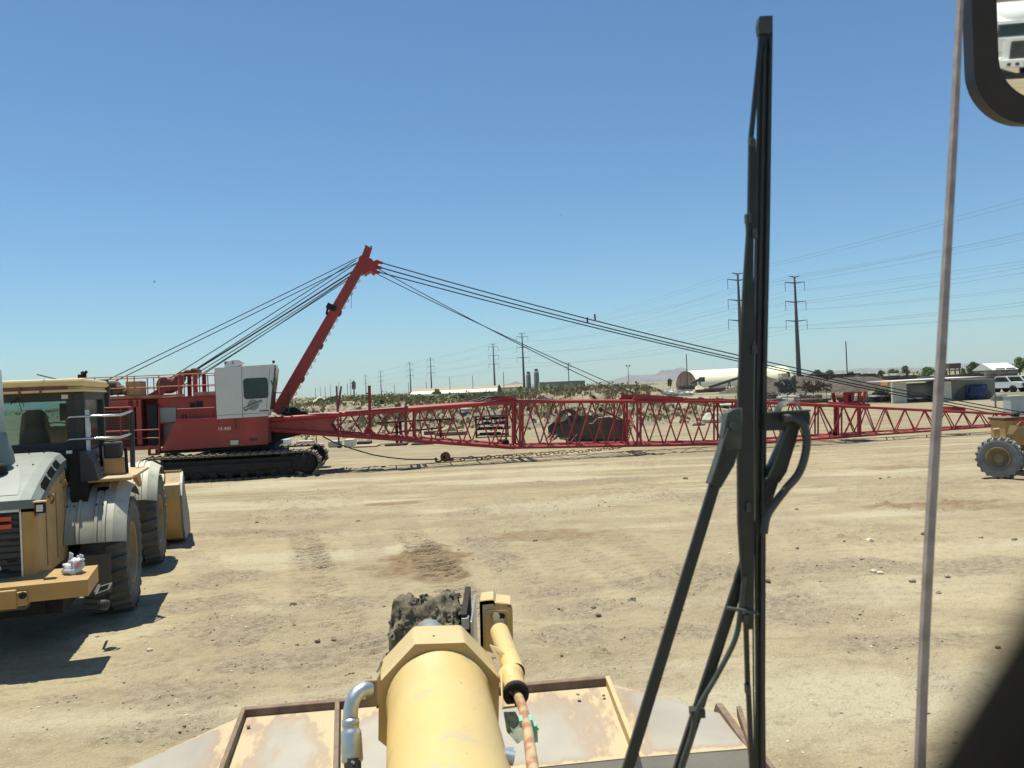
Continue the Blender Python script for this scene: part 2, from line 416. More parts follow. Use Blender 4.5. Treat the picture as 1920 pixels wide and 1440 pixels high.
# ================================================================== SETTING
def grid_mesh(name, xs, ys, Z, mat, attrs=None, smooth=True):
    nx, ny = len(xs), len(ys)
    X, Y = np.meshgrid(xs, ys)
    co = np.stack([X, Y, Z], -1).reshape(-1, 3).astype(np.float32)
    i = np.arange(nx * ny).reshape(ny, nx)
    q = np.stack([i[:-1, :-1], i[:-1, 1:], i[1:, 1:], i[1:, :-1]], -1).reshape(-1, 4)
    me = bpy.data.meshes.new(name)
    me.vertices.add(len(co)); me.vertices.foreach_set("co", co.ravel())
    me.loops.add(q.size); me.loops.foreach_set("vertex_index", q.ravel().astype(np.int32))
    me.polygons.add(len(q)); me.polygons.foreach_set("loop_start", np.arange(0, q.size, 4, dtype=np.int32))
    me.polygons.foreach_set("loop_total", np.full(len(q), 4, dtype=np.int32))
    me.polygons.foreach_set("use_smooth", np.full(len(q), smooth))
    me.update(calc_edges=True)
    for k, a in (attrs or {}).items():
        at = me.attributes.new(k, 'FLOAT', 'POINT'); at.data.foreach_set("value", a.astype(np.float32).ravel())
    me.materials.append(mat)
    o = bpy.data.objects.new(name, me); SC.collection.objects.link(o); return o

def geo(a, b, s0, k):
    out = [a]; s = s0
    while out[-1] < b: out.append(out[-1] + s); s *= k
    return out
dx = np.concatenate([np.arange(-11, -7.5, 0.08), np.arange(-7.5, 7, 0.045), np.arange(7, 12.5, 0.08)])
xs = np.array([-v for v in geo(11.4, 12000, 0.3, 1.09)][::-1] + list(dx) + geo(12.9, 12000, 0.3, 1.09))
ys = [-v for v in geo(4, 400, 2.5, 1.25)][::-1] + [-1, 2, 4.5]
y = 5.8; st = 0.05
while y < 14000:
    ys.append(y)
    st = 0.045 if y < 17 else (0.0050 * y if y < 45 else st * 1.07)
    y += st
ys = np.array(ys)
Xg, Yg = np.meshgrid(xs, ys)

def trk(px0, py0, px1, py1, wd=0.5, dep=0.025, pitch=0.28):
    a = G(px0, py0); b = G(px1, py1); return (a.x, a.y, b.x, b.y, wd, dep, pitch)
TRACKS = [trk(565, 995, 598, 1068, .55, .08, .34), trk(600, 1080, 700, 1240, .55, .03, .24), trk(765, 998, 835, 1080, .6, .10, .3),
          trk(840, 1088, 905, 1150, .6, .05), trk(860, 960, 1040, 1150, .7, .02), trk(1000, 985, 1230, 1110, .6, .022, .3),
          trk(1100, 960, 1330, 1120, .6, .02, .3), trk(380, 1040, 470, 1260, .55, .018), trk(430, 960, 330, 1060, .6, .018), trk(560, 950, 615, 1330, .6, .022, .34), trk(735, 940, 960, 1290, .6, .022, .36), trk(660, 930, 745, 1190, .6, .016, .3), trk(930, 920, 1250, 1290, .6, .016, .3), trk(1330, 930, 1560, 1200, .6, .016, .3), trk(1450, 950, 1780, 1300, .6, .016, .3), trk(250, 1230, 470, 1440, .6, .016, .3)]
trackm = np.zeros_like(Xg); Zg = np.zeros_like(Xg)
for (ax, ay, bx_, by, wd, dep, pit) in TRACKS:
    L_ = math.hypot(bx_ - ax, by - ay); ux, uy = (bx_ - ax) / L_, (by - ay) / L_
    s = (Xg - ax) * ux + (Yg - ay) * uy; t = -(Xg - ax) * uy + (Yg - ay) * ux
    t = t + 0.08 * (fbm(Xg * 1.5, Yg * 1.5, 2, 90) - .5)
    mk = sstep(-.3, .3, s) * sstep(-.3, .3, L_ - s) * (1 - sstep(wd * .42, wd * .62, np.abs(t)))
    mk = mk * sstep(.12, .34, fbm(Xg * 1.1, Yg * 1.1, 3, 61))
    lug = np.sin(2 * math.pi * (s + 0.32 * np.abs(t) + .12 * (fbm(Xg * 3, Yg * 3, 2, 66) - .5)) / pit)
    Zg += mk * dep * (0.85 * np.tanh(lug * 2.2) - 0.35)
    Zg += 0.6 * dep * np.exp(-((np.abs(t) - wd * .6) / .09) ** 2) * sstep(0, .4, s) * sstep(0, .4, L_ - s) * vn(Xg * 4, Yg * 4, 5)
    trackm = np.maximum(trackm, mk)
near = 1 - sstep(30, 60, Yg)
rough = sstep(.47, .62, fbm(Xg * .32 + 3, Yg * .32, 3, 11))
Zg += near * (0.10 * (fbm(Xg * .16, Yg * .16, 3, 1) - .5) + 0.045 * (fbm(Xg * .9, Yg * .9, 3, 2) - .5))
Zg += near * rough * 0.12 * (fbm(Xg * 3.5, Yg * 3.5, 3, 7) - .45)
Zg += near * rough * 0.09 * np.clip(vn(Xg * 7, Yg * 7, 9) - .62, 0, 1) * 2
Zg += near * 0.018 * (fbm(Xg * 5, Yg * 5, 2, 3) - .5)
# long shallow ruts running with the boom
rr = (Yg - 0.15 * Xg)
Zg += near * sstep(16, 22, Yg) * 0.05 * (fbm(Xg * .06, rr * 1.2, 3, 33) - .5)
stain = np.zeros_like(Xg)
for (px, py, rx, ry, s_) in [(797, 1052, .85, 1.5, 1.0), (830, 1075, .5, .5, 1.0), (690, 1062, .30, .22, .7), (735, 942, 1.0, .45, .9), (1020, 1003, 1.5, .7, .75), (1740, 944, 1.6, .5, .8),
                             (1830, 950, 1.2, .4, .5), (1690, 876, 1.2, .5, .7), (600, 1030, .5, .6, .35), (1120, 1010, .8, .5, .4), (470, 1002, .8, .5, .35)]:
    c = G(px, py); q = ((Xg - c.x) / rx) ** 2 + ((Yg - c.y) / ry) ** 2
    q = q + 1.6 * (fbm(Xg * 2.2, Yg * 2.2, 3, 70) - .45)
    stain = np.maximum(stain, s_ * (1 - sstep(.5, 1.1, q)))
PATCH = [(410, 1085, .9, .8), (440, 1175, 1.2, .8), (395, 1130, .8, .6), (310, 1300, 1.2, .6), (330, 1360, .8, .4), (905, 1010, .7, 1.2), (880, 960, .6, .8), (940, 1050, .5, .8), (1290, 928, 1.8, .7), (1100, 900, 2.2, .6), (560, 1000, .9, .5), (430, 1000, 1.3, .6),
  (1010, 1110, .8, .6), (1090, 1140, .9, .5), (1180, 1090, .8, .5), (1300, 1070, .9, .7), (1480, 1130, .8, .5), (1600, 1060, 1.2, .6), (1560, 1150, 1.0, .5), (1850, 1060, 1.2, .7), (700, 1200, .9, .5), (620, 1130, .9, .5), (520, 1240, 1.0, .4), (1680, 1200, 1.0, .4), (1250, 1180, .9, .4), (1040, 1190, .7, .4)]
rp = np.zeros_like(Xg)
for (px, py, rx, ry) in PATCH:
    c = G(px, py); q = ((Xg - c.x) / rx) ** 2 + ((Yg - c.y) / ry) ** 2 + 2.2 * (fbm(Xg * 1.6, Yg * 1.6, 4, 88) - .45)
    rp = np.maximum(rp, 1 - sstep(.2, 1.3, q))
rough = np.clip(rough * .35 + rp, 0, 1)
Zg += near * rp * (.05 * (fbm(Xg * 4.5, Yg * 4.5, 3, 57) - .4) + .10 * np.clip(vn(Xg * 6.5, Yg * 6.5, 58) - .6, 0, 1))
strip = np.exp(-((Yg - (34.3 + .12 * Xg)) / (1.1 + .5 * fbm(Xg * .5, Yg * 0, 2, 8))) ** 2) * sstep(-9, -6, Xg) * (1 - sstep(22, 27, Xg)) * sstep(.25, .6, fbm(Xg * .9, Yg * 1.6, 4, 19))  # disturbed soil along the boom; its dark tone also paints in the boom's shadow
yard = 1 - sstep(78, 92, Yg + 0.12 * Xg)
Zg += strip * .05 * (fbm(Xg * 4, Yg * 4, 2, 51) - .4)

def ground_mat():
    m = bpy.data.materials.new("yard_dirt"); m.use_nodes = True
    t = m.node_tree; N = t.nodes; L = t.links; b = N["Principled BSDF"]; b.inputs["Roughness"].default_value = 0.95
    b.inputs["Specular IOR Level"].default_value = 0.15
    tc = N.new("ShaderNodeTexCoord")
    def noise_(sc, det=6, st=None, off=0):
        mp = N.new("ShaderNodeMapping"); L.new(tc.outputs["Object"], mp.inputs[0])
        if st: mp.inputs["Scale"].default_value = st
        mp.inputs["Location"].default_value = (off, off * 2, 0)
        n = N.new("ShaderNodeTexNoise"); n.inputs["Scale"].default_value = sc; n.inputs["Detail"].default_value = det
        L.new(mp.outputs[0], n.inputs["Vector"]); return n.outputs[0]
    def rng(x, a, b_, c=0, d=1):
        r_ = N.new("ShaderNodeMapRange"); L.new(x, r_.inputs[0])
        for i, v in enumerate((a, b_, c, d)): r_.inputs[i + 1].default_value = v
        return r_.outputs[0]
    def mix(f, a, c):
        x = N.new("ShaderNodeMix"); x.data_type = 'RGBA'
        L.new(f, x.inputs[0]) if not isinstance(f, float) else setattr(x.inputs[0], 'default_value', f)
        L.new(a, x.inputs[6]) if not isinstance(a, tuple) else setattr(x.inputs[6], 'default_value', (*a, 1))
        L.new(c, x.inputs[7]) if not isinstance(c, tuple) else setattr(x.inputs[7], 'default_value', (*c, 1))
        return x.outputs[2]
    def mul(a, v):
        x = N.new("ShaderNodeMath"); x.operation = 'MULTIPLY'; L.new(a, x.inputs[0])
        L.new(v, x.inputs[1]) if not isinstance(v, float) else setattr(x.inputs[1], 'default_value', v)
        return x.outputs[0]
    def attr(n):
        a = N.new("ShaderNodeAttribute"); a.attribute_name = n; return a.outputs["Fac"]
    base = mix(rng(noise_(.22, 8), .36, .64), GC1, GC2)
    base = mix(mul(rng(noise_(.8, 8, off=7), .5, .68), .55), base, GC3)
    base = mix(mul(rng(noise_(3.0, 8, (1, 1.6, 1), off=3), .52, .70), .5), base, GC4)
    sxyz = N.new('ShaderNodeSeparateXYZ'); L.new(tc.outputs['Object'], sxyz.inputs[0]); farz = rng(sxyz.outputs[1], 15, 24)
    base = mix(mul(mul(rng(noise_(.5, 8, (.18, 3.2, 1), off=11), .48, .60), .75), farz), base, GC3)
    base = mix(mul(rng(noise_(.35, 8, (.3, 1.4, 1), off=41), .52, .62), .6), base, (0.47, 0.42, 0.30))
    base = mix(mul(rng(noise_(28, 3, off=5), .60, .70), .45), base, (0.20, 0.165, 0.115))
    base = mix(mul(rng(noise_(40, 3, off=15), .63, .70), .5), base, (0.62, 0.56, 0.44))
    base = mix(mul(rng(noise_(9, 6, off=25), .58, .68), .5), base, (0.25, 0.20, 0.145))
    base = mix(mul(attr("rough"), .72), base, mix(rng(noise_(12, 4, off=31), .4, .6), (0.20, 0.16, 0.112), (0.31, 0.262, 0.182)))  # crumbly patches coloured darker to paint the shading among the clods
    base = mix(mul(rng(sxyz.outputs[1], 30, 46), .55), base, mix(rng(noise_(.9, 7, (.4, 1.5, 1), off=51), .4, .6), (0.20, 0.165, 0.110), (0.30, 0.25, 0.17)))
    base = mix(mul(attr("stain"), .92), base, mix(rng(noise_(6, 5, off=9), .4, .6), (0.165, 0.11, 0.06), (0.25, 0.175, 0.10)))
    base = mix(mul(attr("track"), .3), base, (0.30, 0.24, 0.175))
    far = mix(rng(noise_(.05, 8, off=2), .42, .58), (0.30, 0.26, 0.18), (0.19, 0.18, 0.11))
    base = mix(attr("outer"), base, far)
    L.new(base, b.inputs["Base Color"])
    hs = N.new("ShaderNodeMath"); hs.operation = 'ADD'
    L.new(mul(rng(noise_(34, 5, off=5), .35, .7), 0.010), hs.inputs[0]); L.new(mul(noise_(7, 9, off=1), 0.055), hs.inputs[1])
    bp = N.new("ShaderNodeBump"); bp.inputs["Strength"].default_value = 1; bp.inputs["Distance"].default_value = 1.0
    L.new(hs.outputs[0], bp.inputs["Height"]); L.new(bp.outputs[0], b.inputs["Normal"])
    return m
GC1 = (0.325, 0.268, 0.166); GC2 = (0.400, 0.335, 0.213); GC3 = (0.243, 0.196, 0.127); GC4 = (0.20, 0.156, 0.10)
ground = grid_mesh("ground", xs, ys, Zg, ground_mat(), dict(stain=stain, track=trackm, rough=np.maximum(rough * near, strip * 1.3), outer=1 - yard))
tag(ground, None, kind="structure")
def gz(x, y):
    i = min(max(int(np.searchsorted(xs, x)), 1), len(xs) - 1); j = min(max(int(np.searchsorted(ys, y)), 1), len(ys) - 1)
    return float((Zg[j, i] + Zg[j - 1, i - 1] + Zg[j - 1, i] + Zg[j, i - 1]) / 4)

# ---- dirt embankment behind the boom
ex = np.concatenate([np.arange(-38, 27, 0.22)]); ey = np.concatenate([np.arange(54, 80, 0.2), np.array(geo(80, 190, .5, 1.12))])
EX, EY = np.meshgrid(ex, ey)
base_y = np.interp(EX, [-38, -20, -5, 5, 10, 16, 27], [72, 67, 64.5, 58.5, 57.5, 60, 66]) + 1.6 * (fbm(EX * .25, EX * 0 + 1, 3, 3) - .5)
crest = np.interp(EX, [-38, -24, -20, -16, -12, -6, 0, 4, 9, 11.5, 14.5, 18, 22, 27], [1.0, 1.3, 2.2, 2.65, 2.45, 2.25, 2.35, 2.6, 2.65, 2.55, 1.1, .55, .2, 0])
t = (EY - base_y) / np.interp(EX, [-38, -22, -10, 10, 27], [11, 11, 13, 13, 6])
prof = sstep(0, 1, t) ** .62 * (1 - sstep(150, 185, EY))
gul = fbm(EX * .9 + .35 * EY, EY * .25, 4, 21)
ridg = np.abs(fbm(EX * 1.3, EY * .6, 4, 41) - .5)
slope = np.clip(4 * prof * (1 - prof), 0, 1)
EZ = crest * prof + slope * (1.7 * (gul - .5) + 1.6 * (ridg - .12)) + .25 * prof * (fbm(EX * 1.2, EY * 1.2, 4, 8) - .5) + .40 * slope * (fbm(EX * 2.2, EY * 2.2, 3, 4) - .5) - .12
EZ = np.where(t < 0, -.1, EZ)
def bank_mat():
    m = M("bank_dirt", (0.27, 0.23, 0.165), 0.95, var=.45, scale=.8, bump=.35, bscale=2.2)
    t_ = m.node_tree; N = t_.nodes; L = t_.links; b = N["Principled BSDF"]; src = b.inputs["Base Color"].links[0].from_socket
    tc = N.new("ShaderNodeTexCoord"); n = N.new("ShaderNodeTexNoise"); n.inputs["Scale"].default_value = .55; n.inputs["Detail"].default_value = 9
    mp = N.new("ShaderNodeMapping"); mp.inputs["Scale"].default_value = (1, 1, 2.2); L.new(tc.outputs["Object"], mp.inputs[0]); L.new(mp.outputs[0], n.inputs["Vector"])
    a = N.new("ShaderNodeAttribute"); a.attribute_name = "green"
    ad = N.new("ShaderNodeMath"); ad.operation = 'ADD'; L.new(n.outputs[0], ad.inputs[0]); L.new(a.outputs["Fac"], ad.inputs[1])
    mr = N.new("ShaderNodeMapRange"); mr.inputs[1].default_value = .55; mr.inputs[2].default_value = .62; mr.inputs[4].default_value = .9
    L.new(ad.outputs[0], mr.inputs[0])
    x = N.new("ShaderNodeMix"); x.data_type = 'RGBA'; L.new(mr.outputs[0], x.inputs[0]); L.new(src, x.inputs[6])
    n2 = N.new("ShaderNodeTexNoise"); n2.inputs["Scale"].default_value = 2.5; L.new(tc.outputs["Object"], n2.inputs["Vector"])
    mr2 = N.new("ShaderNodeMapRange"); mr2.inputs[1].default_value = .4; mr2.inputs[2].default_value = .6; L.new(n2.outputs[0], mr2.inputs[0])
    y_ = N.new("ShaderNodeMix"); y_.data_type = 'RGBA'; L.new(mr2.outputs[0], y_.inputs[0]); y_.inputs[6].default_value = (.17, .17, .085, 1); y_.inputs[7].default_value = (.32, .27, .15, 1)
    L.new(y_.outputs[2], x.inputs[7])
    # grey rubble patches
    n3 = N.new("ShaderNodeTexNoise"); n3.inputs["Scale"].default_value = .35; n3.inputs["Detail"].default_value = 8; L.new(tc.outputs["Object"], n3.inputs["Vector"])
    m3r = N.new("ShaderNodeMapRange"); m3r.inputs[1].default_value = .5; m3r.inputs[2].default_value = .6; m3r.inputs[4].default_value = .7; L.new(n3.outputs[0], m3r.inputs[0])
    z = N.new("ShaderNodeMix"); z.data_type = 'RGBA'; L.new(m3r.outputs[0], z.inputs[0]); L.new(x.outputs[2], z.inputs[6]); z.inputs[7].default_value = (.19, .165, .135, 1)
    L.new(z.outputs[2], b.inputs["Base Color"]); return m
green = .12 * sstep(.7, 1.1, t) + .05 * (EX > 12) - .05 * (1 - sstep(.3, .9, t))
bank = grid_mesh("dirt_embankment", ex, ey, EZ, bank_mat(), dict(green=green), smooth=False)
tag(bank, None, kind="structure")
def bz(x, y):
    if x < ex[0] or x > ex[-1] or y < ey[0] or y > ey[-1]: return 0
    i = min(int(np.searchsorted(ex, x)), len(ex) - 1); j = min(int(np.searchsorted(ey, y)), len(ey) - 1)
    return max(float(EZ[j, i]), 0)

# ---- distant mountains
def mountains():
    pts = [(1090, 0), (1120, 6), (1150, 9), (1168, 14), (1180, 19), (1215, 17), (1235, 20), (1255, 26), (1272, 29), (1285, 25), (1300, 21), (1340, 12), (1400, 8), (1450, 9), (1470, 12), (1500, 8),
           (1540, 6), (1590, 9), (1612, 12), (1640, 8), (1680, 10), (1720, 6), (1800, 10), (1900, 8), (1990, 12)]
    pl = [(850, 0), (900, 3), (940, 9), (968, 15), (990, 10), (1030, 5), (1060, 0)]
    for k, (pp, D) in enumerate(((pts, 6200), (pl, 5600))):
        px = np.arange(pp[0][0], pp[-1][0], 1.5); hh = np.interp(px, [a for a, b in pp], [b for a, b in pp])
        vs = []; fs = []; rows = 14; n = len(px)
        for j in range(rows):
            for i in range(n):
                q = P(px[i], hor(px[i]), D + j * 90)
                u = j / (rows - 1); env = math.sin(math.pi * min(1, u * 1.1) * .5) if u < .8 else 1 - (u - .8) * 3
                z = hh[i] / F * D * env * (1 + .35 * (noise.noise(Vector((px[i] * .06, j * .5, k))))) + (0 if j else -30)
                vs.append((q.x, q.y, z - 5))
        for j in range(rows - 1):
            for i in range(n - 1): a = j * n + i; fs.append((a, a + 1, a + n + 1, a + n))
        mb = MB(); mb.add(vs, fs); o = mb.build("mountain_range", "mount"); tag(o, None, kind="structure")
mountains()

# ================================================================== CRAWLER CRANE WITH LATTICE BOOM
def build_crane():
    cr = thing("crawler_crane", (-10.6, 33.6, 0), "red crawler crane with white cab, its long lattice boom lowered along the ground", "crane", rz=math.atan(.15))
    C = On(cr)
    V = lambda px, py, v: C(px, py, 1, v)
    # --- tracks
    for s in (-1, 1):
        vc = s * 1.9; u0_, u1_ = -3.25, 2.45; rr_ = .43; zc = .5
        path = []
        n = 16
        for i in range(n + 1):
            a = math.pi / 2 - math.pi * i / n; path.append((u1_ + rr_ * math.cos(a), zc + rr_ * math.sin(a)))
        for i in range(n + 1):
            a = -math.pi / 2 - math.pi * i / n; path.append((u0_ + rr_ * math.cos(a), zc + rr_ * math.sin(a)))
        # resample
        pl = [Vector((a, 0, b)) for a, b in path] + [Vector((path[0][0], 0, path[0][1]))]
        seg = [(pl[i + 1] - pl[i]).length for i in range(len(pl) - 1)]; tot = sum(seg); k = 52
        mb = MB()
        for q in range(k):
            d = tot * q / k; i = 0
            while d > seg[i]: d -= seg[i]; i += 1
            p = pl[i].lerp(pl[i + 1], d / seg[i]); tg = (pl[i + 1] - pl[i]).normalized(); nn = Vector((-tg.z, 0, tg.x))
            if nn.dot(p - Vector(((u0_ + u1_) / 2, 0, zc))) < 0: nn = -nn
            L_ = tot / k * .86
            c = p + nn * .02 + Vector((0, vc, 0))
            mb.bar(c - tg * L_ / 2, c + tg * L_ / 2, .9, .07, nn)
            mb.bar(c + nn * .05 - tg * .03, c + nn * .05 + tg * .03, .9, .06, nn)
        tr = mb.build("crawler_track", "track", cr)
        mb = MB(); mb.bx(u0_ + .1, u1_ - .1, vc - .28, vc + .28, .22, .78); mb.bx(u0_ + .5, u1_ - .6, vc - .36, vc + .36, .38, .62)
        mb.build("track_frame", "black", tr)
        mb = MB()
        for u in (u0_, u1_):
            mb.lathe([(-.34, .05), (-.34, .36), (-.2, .40), (.2, .40), (.34, .36), (.34, .05)], (u, vc, zc), (0, 1, 0), 24)
        for i in range(9):
            u = u0_ + .65 + i * (u1_ - u0_ - 1.3) / 8
            mb.lathe([(-.36, .02), (-.36, .15), (.36, .15), (.36, .02)], (u, vc, .22), (0, 1, 0), 14)
        mb.build("track_wheel", "black", tr)
    mb = MB(); mb.bx(-1.9, 1.4, -1.5, 1.5, .35, .95); mb.lathe([(0, 1.15), (.22, 1.15), (.22, .9), (.3, .9)], (-.3, 0, .93), (0, 0, 1), 32)
    mb.bx(-3.2, 1.2, -1.3, 1.3, 1.1, 1.25)
    mb.build("carbody", "black", cr)
    # --- deck + side girder
    def pr(pts, v0, v1, mb=None):
        mb = mb or MB(); q = [V(a, b, v0) for a, b in pts]; mb.prism(q, (0, v1 - v0, 0)); return mb
    g = pr([(331, 791), (503, 780), (502, 833), (312, 845), (301, 846)], -1.7, -1.62)
    gird = g.build("side_girder", "red", cr, bev=.01)
    mb = MB(); mb.bx(-2.3, 1.0, -1.6, 1.7, 1.3, 2.25); mb.build("deck", "reddull", cr)
    # panel seam, door handle slot, plates
    q = V(442, 795, -1.71); mb = MB(); mb.bx(q.x - .02, q.x + .02, -1.72, -1.69, q.z - .18, q.z + .2); mb.build("grab_bar", "dkgrey", gird)
    q = V(440, 831, -1.71); mb = MB(); mb.bx(q.x - .14, q.x + .14, -1.78, -1.7, q.z - .05, q.z + .06); mb.bx(q.x - .15, q.x + .15, -1.79, -1.7, q.z + .065, q.z + .11); mb.build("step_plate", "offwhite", gird)
    q = V(475, 824, -1.71); mb = MB(); mb.bx(q.x - .16, q.x + .16, -1.715, -1.7, q.z - .05, q.z + .05); mb.build("name_plate", "dkgrey", gird)
    # number
    vs, fs = text_mesh("15-400", .17); q = V(420.5, 804, -1.71); mb = MB()
    mb.add([Vector((a.x + q.x, -1.703, a.y + q.z)) for a in vs], fs); mb.build("unit_number", "offwhite", gird)
    # --- walkway lip + machinery house
    a, b = V(331, 788.5, -1.7), V(406, 784.5, -1.7)
    mb = MB(); mb.bx(a.x, b.x, -1.72, -1.1, a.z - .04, a.z + .03); mb.build("walkway", "redlat", cr)
    ztop = V(400, 743, -1.15).z
    house = MB(); h0 = V(262, 760, -1.15).x; h1 = V(410, 745, -1.15).x
    house.bx(V(296, 760, -1.15).x, h1, -1.15, 1.5, 2.2, ztop)
    x160 = -5.9
    house.bx(x160, V(263, 760, -1.15).x, -1.05, 1.5, 1.35, ztop)   # rear engine block
    house.bx(V(262, 760, -1).x, V(297, 760, -1).x, -.4, 1.5, 1.3, ztop - .003)
    hs = house.build("machinery_house", "red", cr, bev=.015)
    mb = MB(); mb.bx(x160 - .05, h1 + .02, -1.24, 1.6, ztop, ztop + .045); mb.build("house_roof", "redlat", hs)
    mb = MB(); a = V(255, 745, -1.24); mb.bx(x160, V(345, 742, -1.24).x, -1.26, -1.1, ztop + .05, ztop + .14); mb.build("roof_gutter", "orange", hs)
    # red frame columns, louvre panel, lower sill (rear part in view through the loader's rail)
    mb = MB()
    for px in (164, 248, 262):
        q = V(px, 790, -1.35); mb.bx(q.x - .09, q.x + .09, -1.45, -1.2, 1.45, ztop - .02)
    mb.bx(x160, V(296, 800, -1.35).x, -1.62, -1.0, 1.28, 1.42); mb.bx(x160, V(262, 760, -1.3).x, -1.45, -1.2, ztop - .28, ztop - .02)
    mb.build("house_frame", "red", hs, bev=.01)
    mb = MB()
    for i in range(13): z = 1.55 + i * .1; mb.bx(V(170, 790, -1.3).x, V(243, 790, -1.3).x, -1.22, -1.1, z, z + .05)
    mb.build("louvre_panel", "rustst", hs)
    mb = MB(); a0, a1 = V(278, 800, -1.3).x, V(296, 800, -1.3).x; mb.bx(a0, a1, -1.4, -1.16, 1.35, V(280, 759, -1.3).z)
    mb.build("open_door", "black", hs, bev=.01)
    mb = MB(); a0, a1 = V(295, 770, -1.16).x, V(330, 770, -1.16).x; mb.bx(a0 + .1, a1, -1.19, -1.15, V(300, 792, -1.16).z, V(300, 765, -1.16).z); mb.build("dirty_window", "hooddk", hs)
    mb = MB()
    for px, py, s_ in ((361, 760, .1), (374, 758, .12), (345, 780, .07)):
        q = V(px, py, -1.17); mb = MB(); mb.bx(q.x - s_, q.x + s_, -1.18, -1.15, q.z - s_, q.z + s_); mb.build("vent_opening", "black", hs)
    mb = MB()   # step under the door
    a0, a1 = V(280, 845, -1.6).x, V(298, 845, -1.6).x; zz = V(280, 846, -1.6).z
    for x in (a0, a1): mb.bx(x - .03, x + .03, -1.7, -1.5, zz - .15, zz + .22)
    mb.bx(a0, a1, -1.72, -1.45, zz - .16, zz - .1); mb.bx(a0, a1, -1.72, -1.45, zz + .14, zz + .18); mb.build("step", "red", cr)
    # counterweight behind
    mb = MB(); mb.bx(x160 - .35, x160 - .02, -1.6, 1.6, 1.3, 2.9); mb.build("counterweight", "red", cr, bev=.04)
    # --- hand rails on roof
    def rails(v, col):
        mb = MB(); z0 = ztop + .05; z1 = V(300, 703.5, -1.2).z
        us = [x160 + .1] + [V(p, 720, -1.2).x for p in (178, 239, 252, 298, 335, 345)] + [h1 - .9, h1 - .1]
        for u in us: mb.tube((u, v, z0), (u, v, z1), .022, 6)
        for z in (z1, (z0 + z1) / 2 - .02): mb.tube((us[0], v, z), (us[-1], v, z), .022, 6)
        mb.build("handrail", "orange", cr)
    rails(-1.2, 0); rails(1.5, 0)
    mb = MB(); z0 = V(360, 787, -1.68).z; z1 = V(360, 766, -1.68).z
    for px in (345, 395): u = V(px, 770, -1.68).x; mb.tube((u, -1.68, z0), (u, -1.68, z1), .02, 6)
    mb.tube((V(332, 770, -1.68).x, -1.68, z1), (V(402, 770, -1.68).x, -1.68, z1), .02, 6); mb.build("handrail", "redlat", cr)
    mb = MB(); mb.tube(V(502, 737, -1.0), V(540, 736, -1.0), .018, 6); mb.tube(V(541, 737, -.9), V(541, 775, -.9), .03, 6); mb.bar(V(527, 765, -.9), V(541, 764, -.9), .08, .07); mb.tube(V(528, 768, -.9), V(541, 776, -.9), .02, 6)
    mb.build("side_bracket", "dkgrey", cr)
    # red gantry posts
    mb = MB()
    for px in (338, 367):
        a, b = V(px, 745, -.8), V(px - 1, 700, -.8)
        for o_ in (0, 1.6): mb = MB(); mb.bar(a + Vector((0, o_, 0)), b + Vector((0, o_, 0)), .14, .14); mb.build("gantry_post", "redlat", cr)
    # gantry arm + sheaves
    arm = [(272, 743), (290, 733), (298, 727), (301, 718), (310, 713), (322, 716), (330, 707), (345, 703), (350, 697), (346, 715), (338, 727), (330, 731), (312, 733), (304, 741), (300, 744)]
    for v in (-.55, .45):
        m_ = pr(arm, v, v + .12).build("gantry_arm", "reddull", cr, bev=.01)
    q = V(308, 722, -.5); mb = MB(); mb.lathe([(-.5, .05), (-.5, .3), (-.4, .33), (.4, .33), (.5, .3), (.5, .05)], q + Vector((0, .5, 0)), (0, 1, 0), 24)
    for px, py in ((326, 726), (350, 699), (362, 696), (332, 709)):
        q = V(px, py, -.5); mb.lathe([(-.45, .03), (-.45, .13), (.45, .13), (.45, .03)], q + Vector((0, .5, 0)), (0, 1, 0), 16)
    mb.bar(V(338, 700, -.3), V(371, 696, -.3), .5, .05); mb.build("sheave_block", "reddull", cr)
    # roof machinery bits
    mb = MB()
    q = V(251, 728, -.4); mb.bx(q.x - .25, q.x + .3, -.6, .2, ztop, q.z + .28); mb.build("yellow_gearbox", "yel", cr, bev=.03)
    mb = MB()
    for px, py, r_ in ((213, 724, .2), (205, 731, .22), (222, 731, .2), (196, 735, .15), (240, 736, .12)):
        q = V(px, py, -.3); mb.lathe([(-.3, .03), (-.3, r_), (.3, r_), (.3, .03)], q, (0, 1, 0), 16)
    q = V(230, 742, -.3); mb.bx(V(185, 740, -.3).x, V(292, 740, -.3).x, -.9, .6, ztop, ztop + .16)
    mb.build("winch_gear", "rustst", cr)
    mb = MB(); a, b = V(154, 712, .2), V(154, 702, .2); mb.tube(Vector((a.x, .2, ztop)), b, .16, 12); mb.tube(b, V(158, 699, .2), .1, 10); mb.tube(V(157, 702, .2), V(163, 696, .2), .06, 8)
    mb.build("exhaust_stack", "black", cr)
    mb = MB(); q = V(395, 738, -.9); mb.bx(q.x - .55, q.x + .35, -1.1, -.5, ztop + .04, q.z + .08); mb.build("roof_box", "timber", cr)
    # --- cab
    v0, v1 = -1.78, -.78
    out = [(402, 690), (514, 683), (516, 690), (505.5, 773), (502, 773.5), (502, 780), (407, 786)]
    cab = pr(out, v0, v1).build("operator_cab", "white", cr, bev=.02)
    def rrect(cs, r, n=5):
        pts = []
        for i in range(4):
            p = Vector((*cs[i], 0)); a = (Vector((*cs[i - 1], 0)) - p).normalized(); b = (Vector((*cs[(i + 1) % 4], 0)) - p).normalized()
            for k in range(n + 1):
                t = k / n; s0 = p + a * r; s1 = p + b * r
                x = s0.lerp(p, t).lerp(p.lerp(s1, t), t); pts.append((x.x, x.y))
        return pts
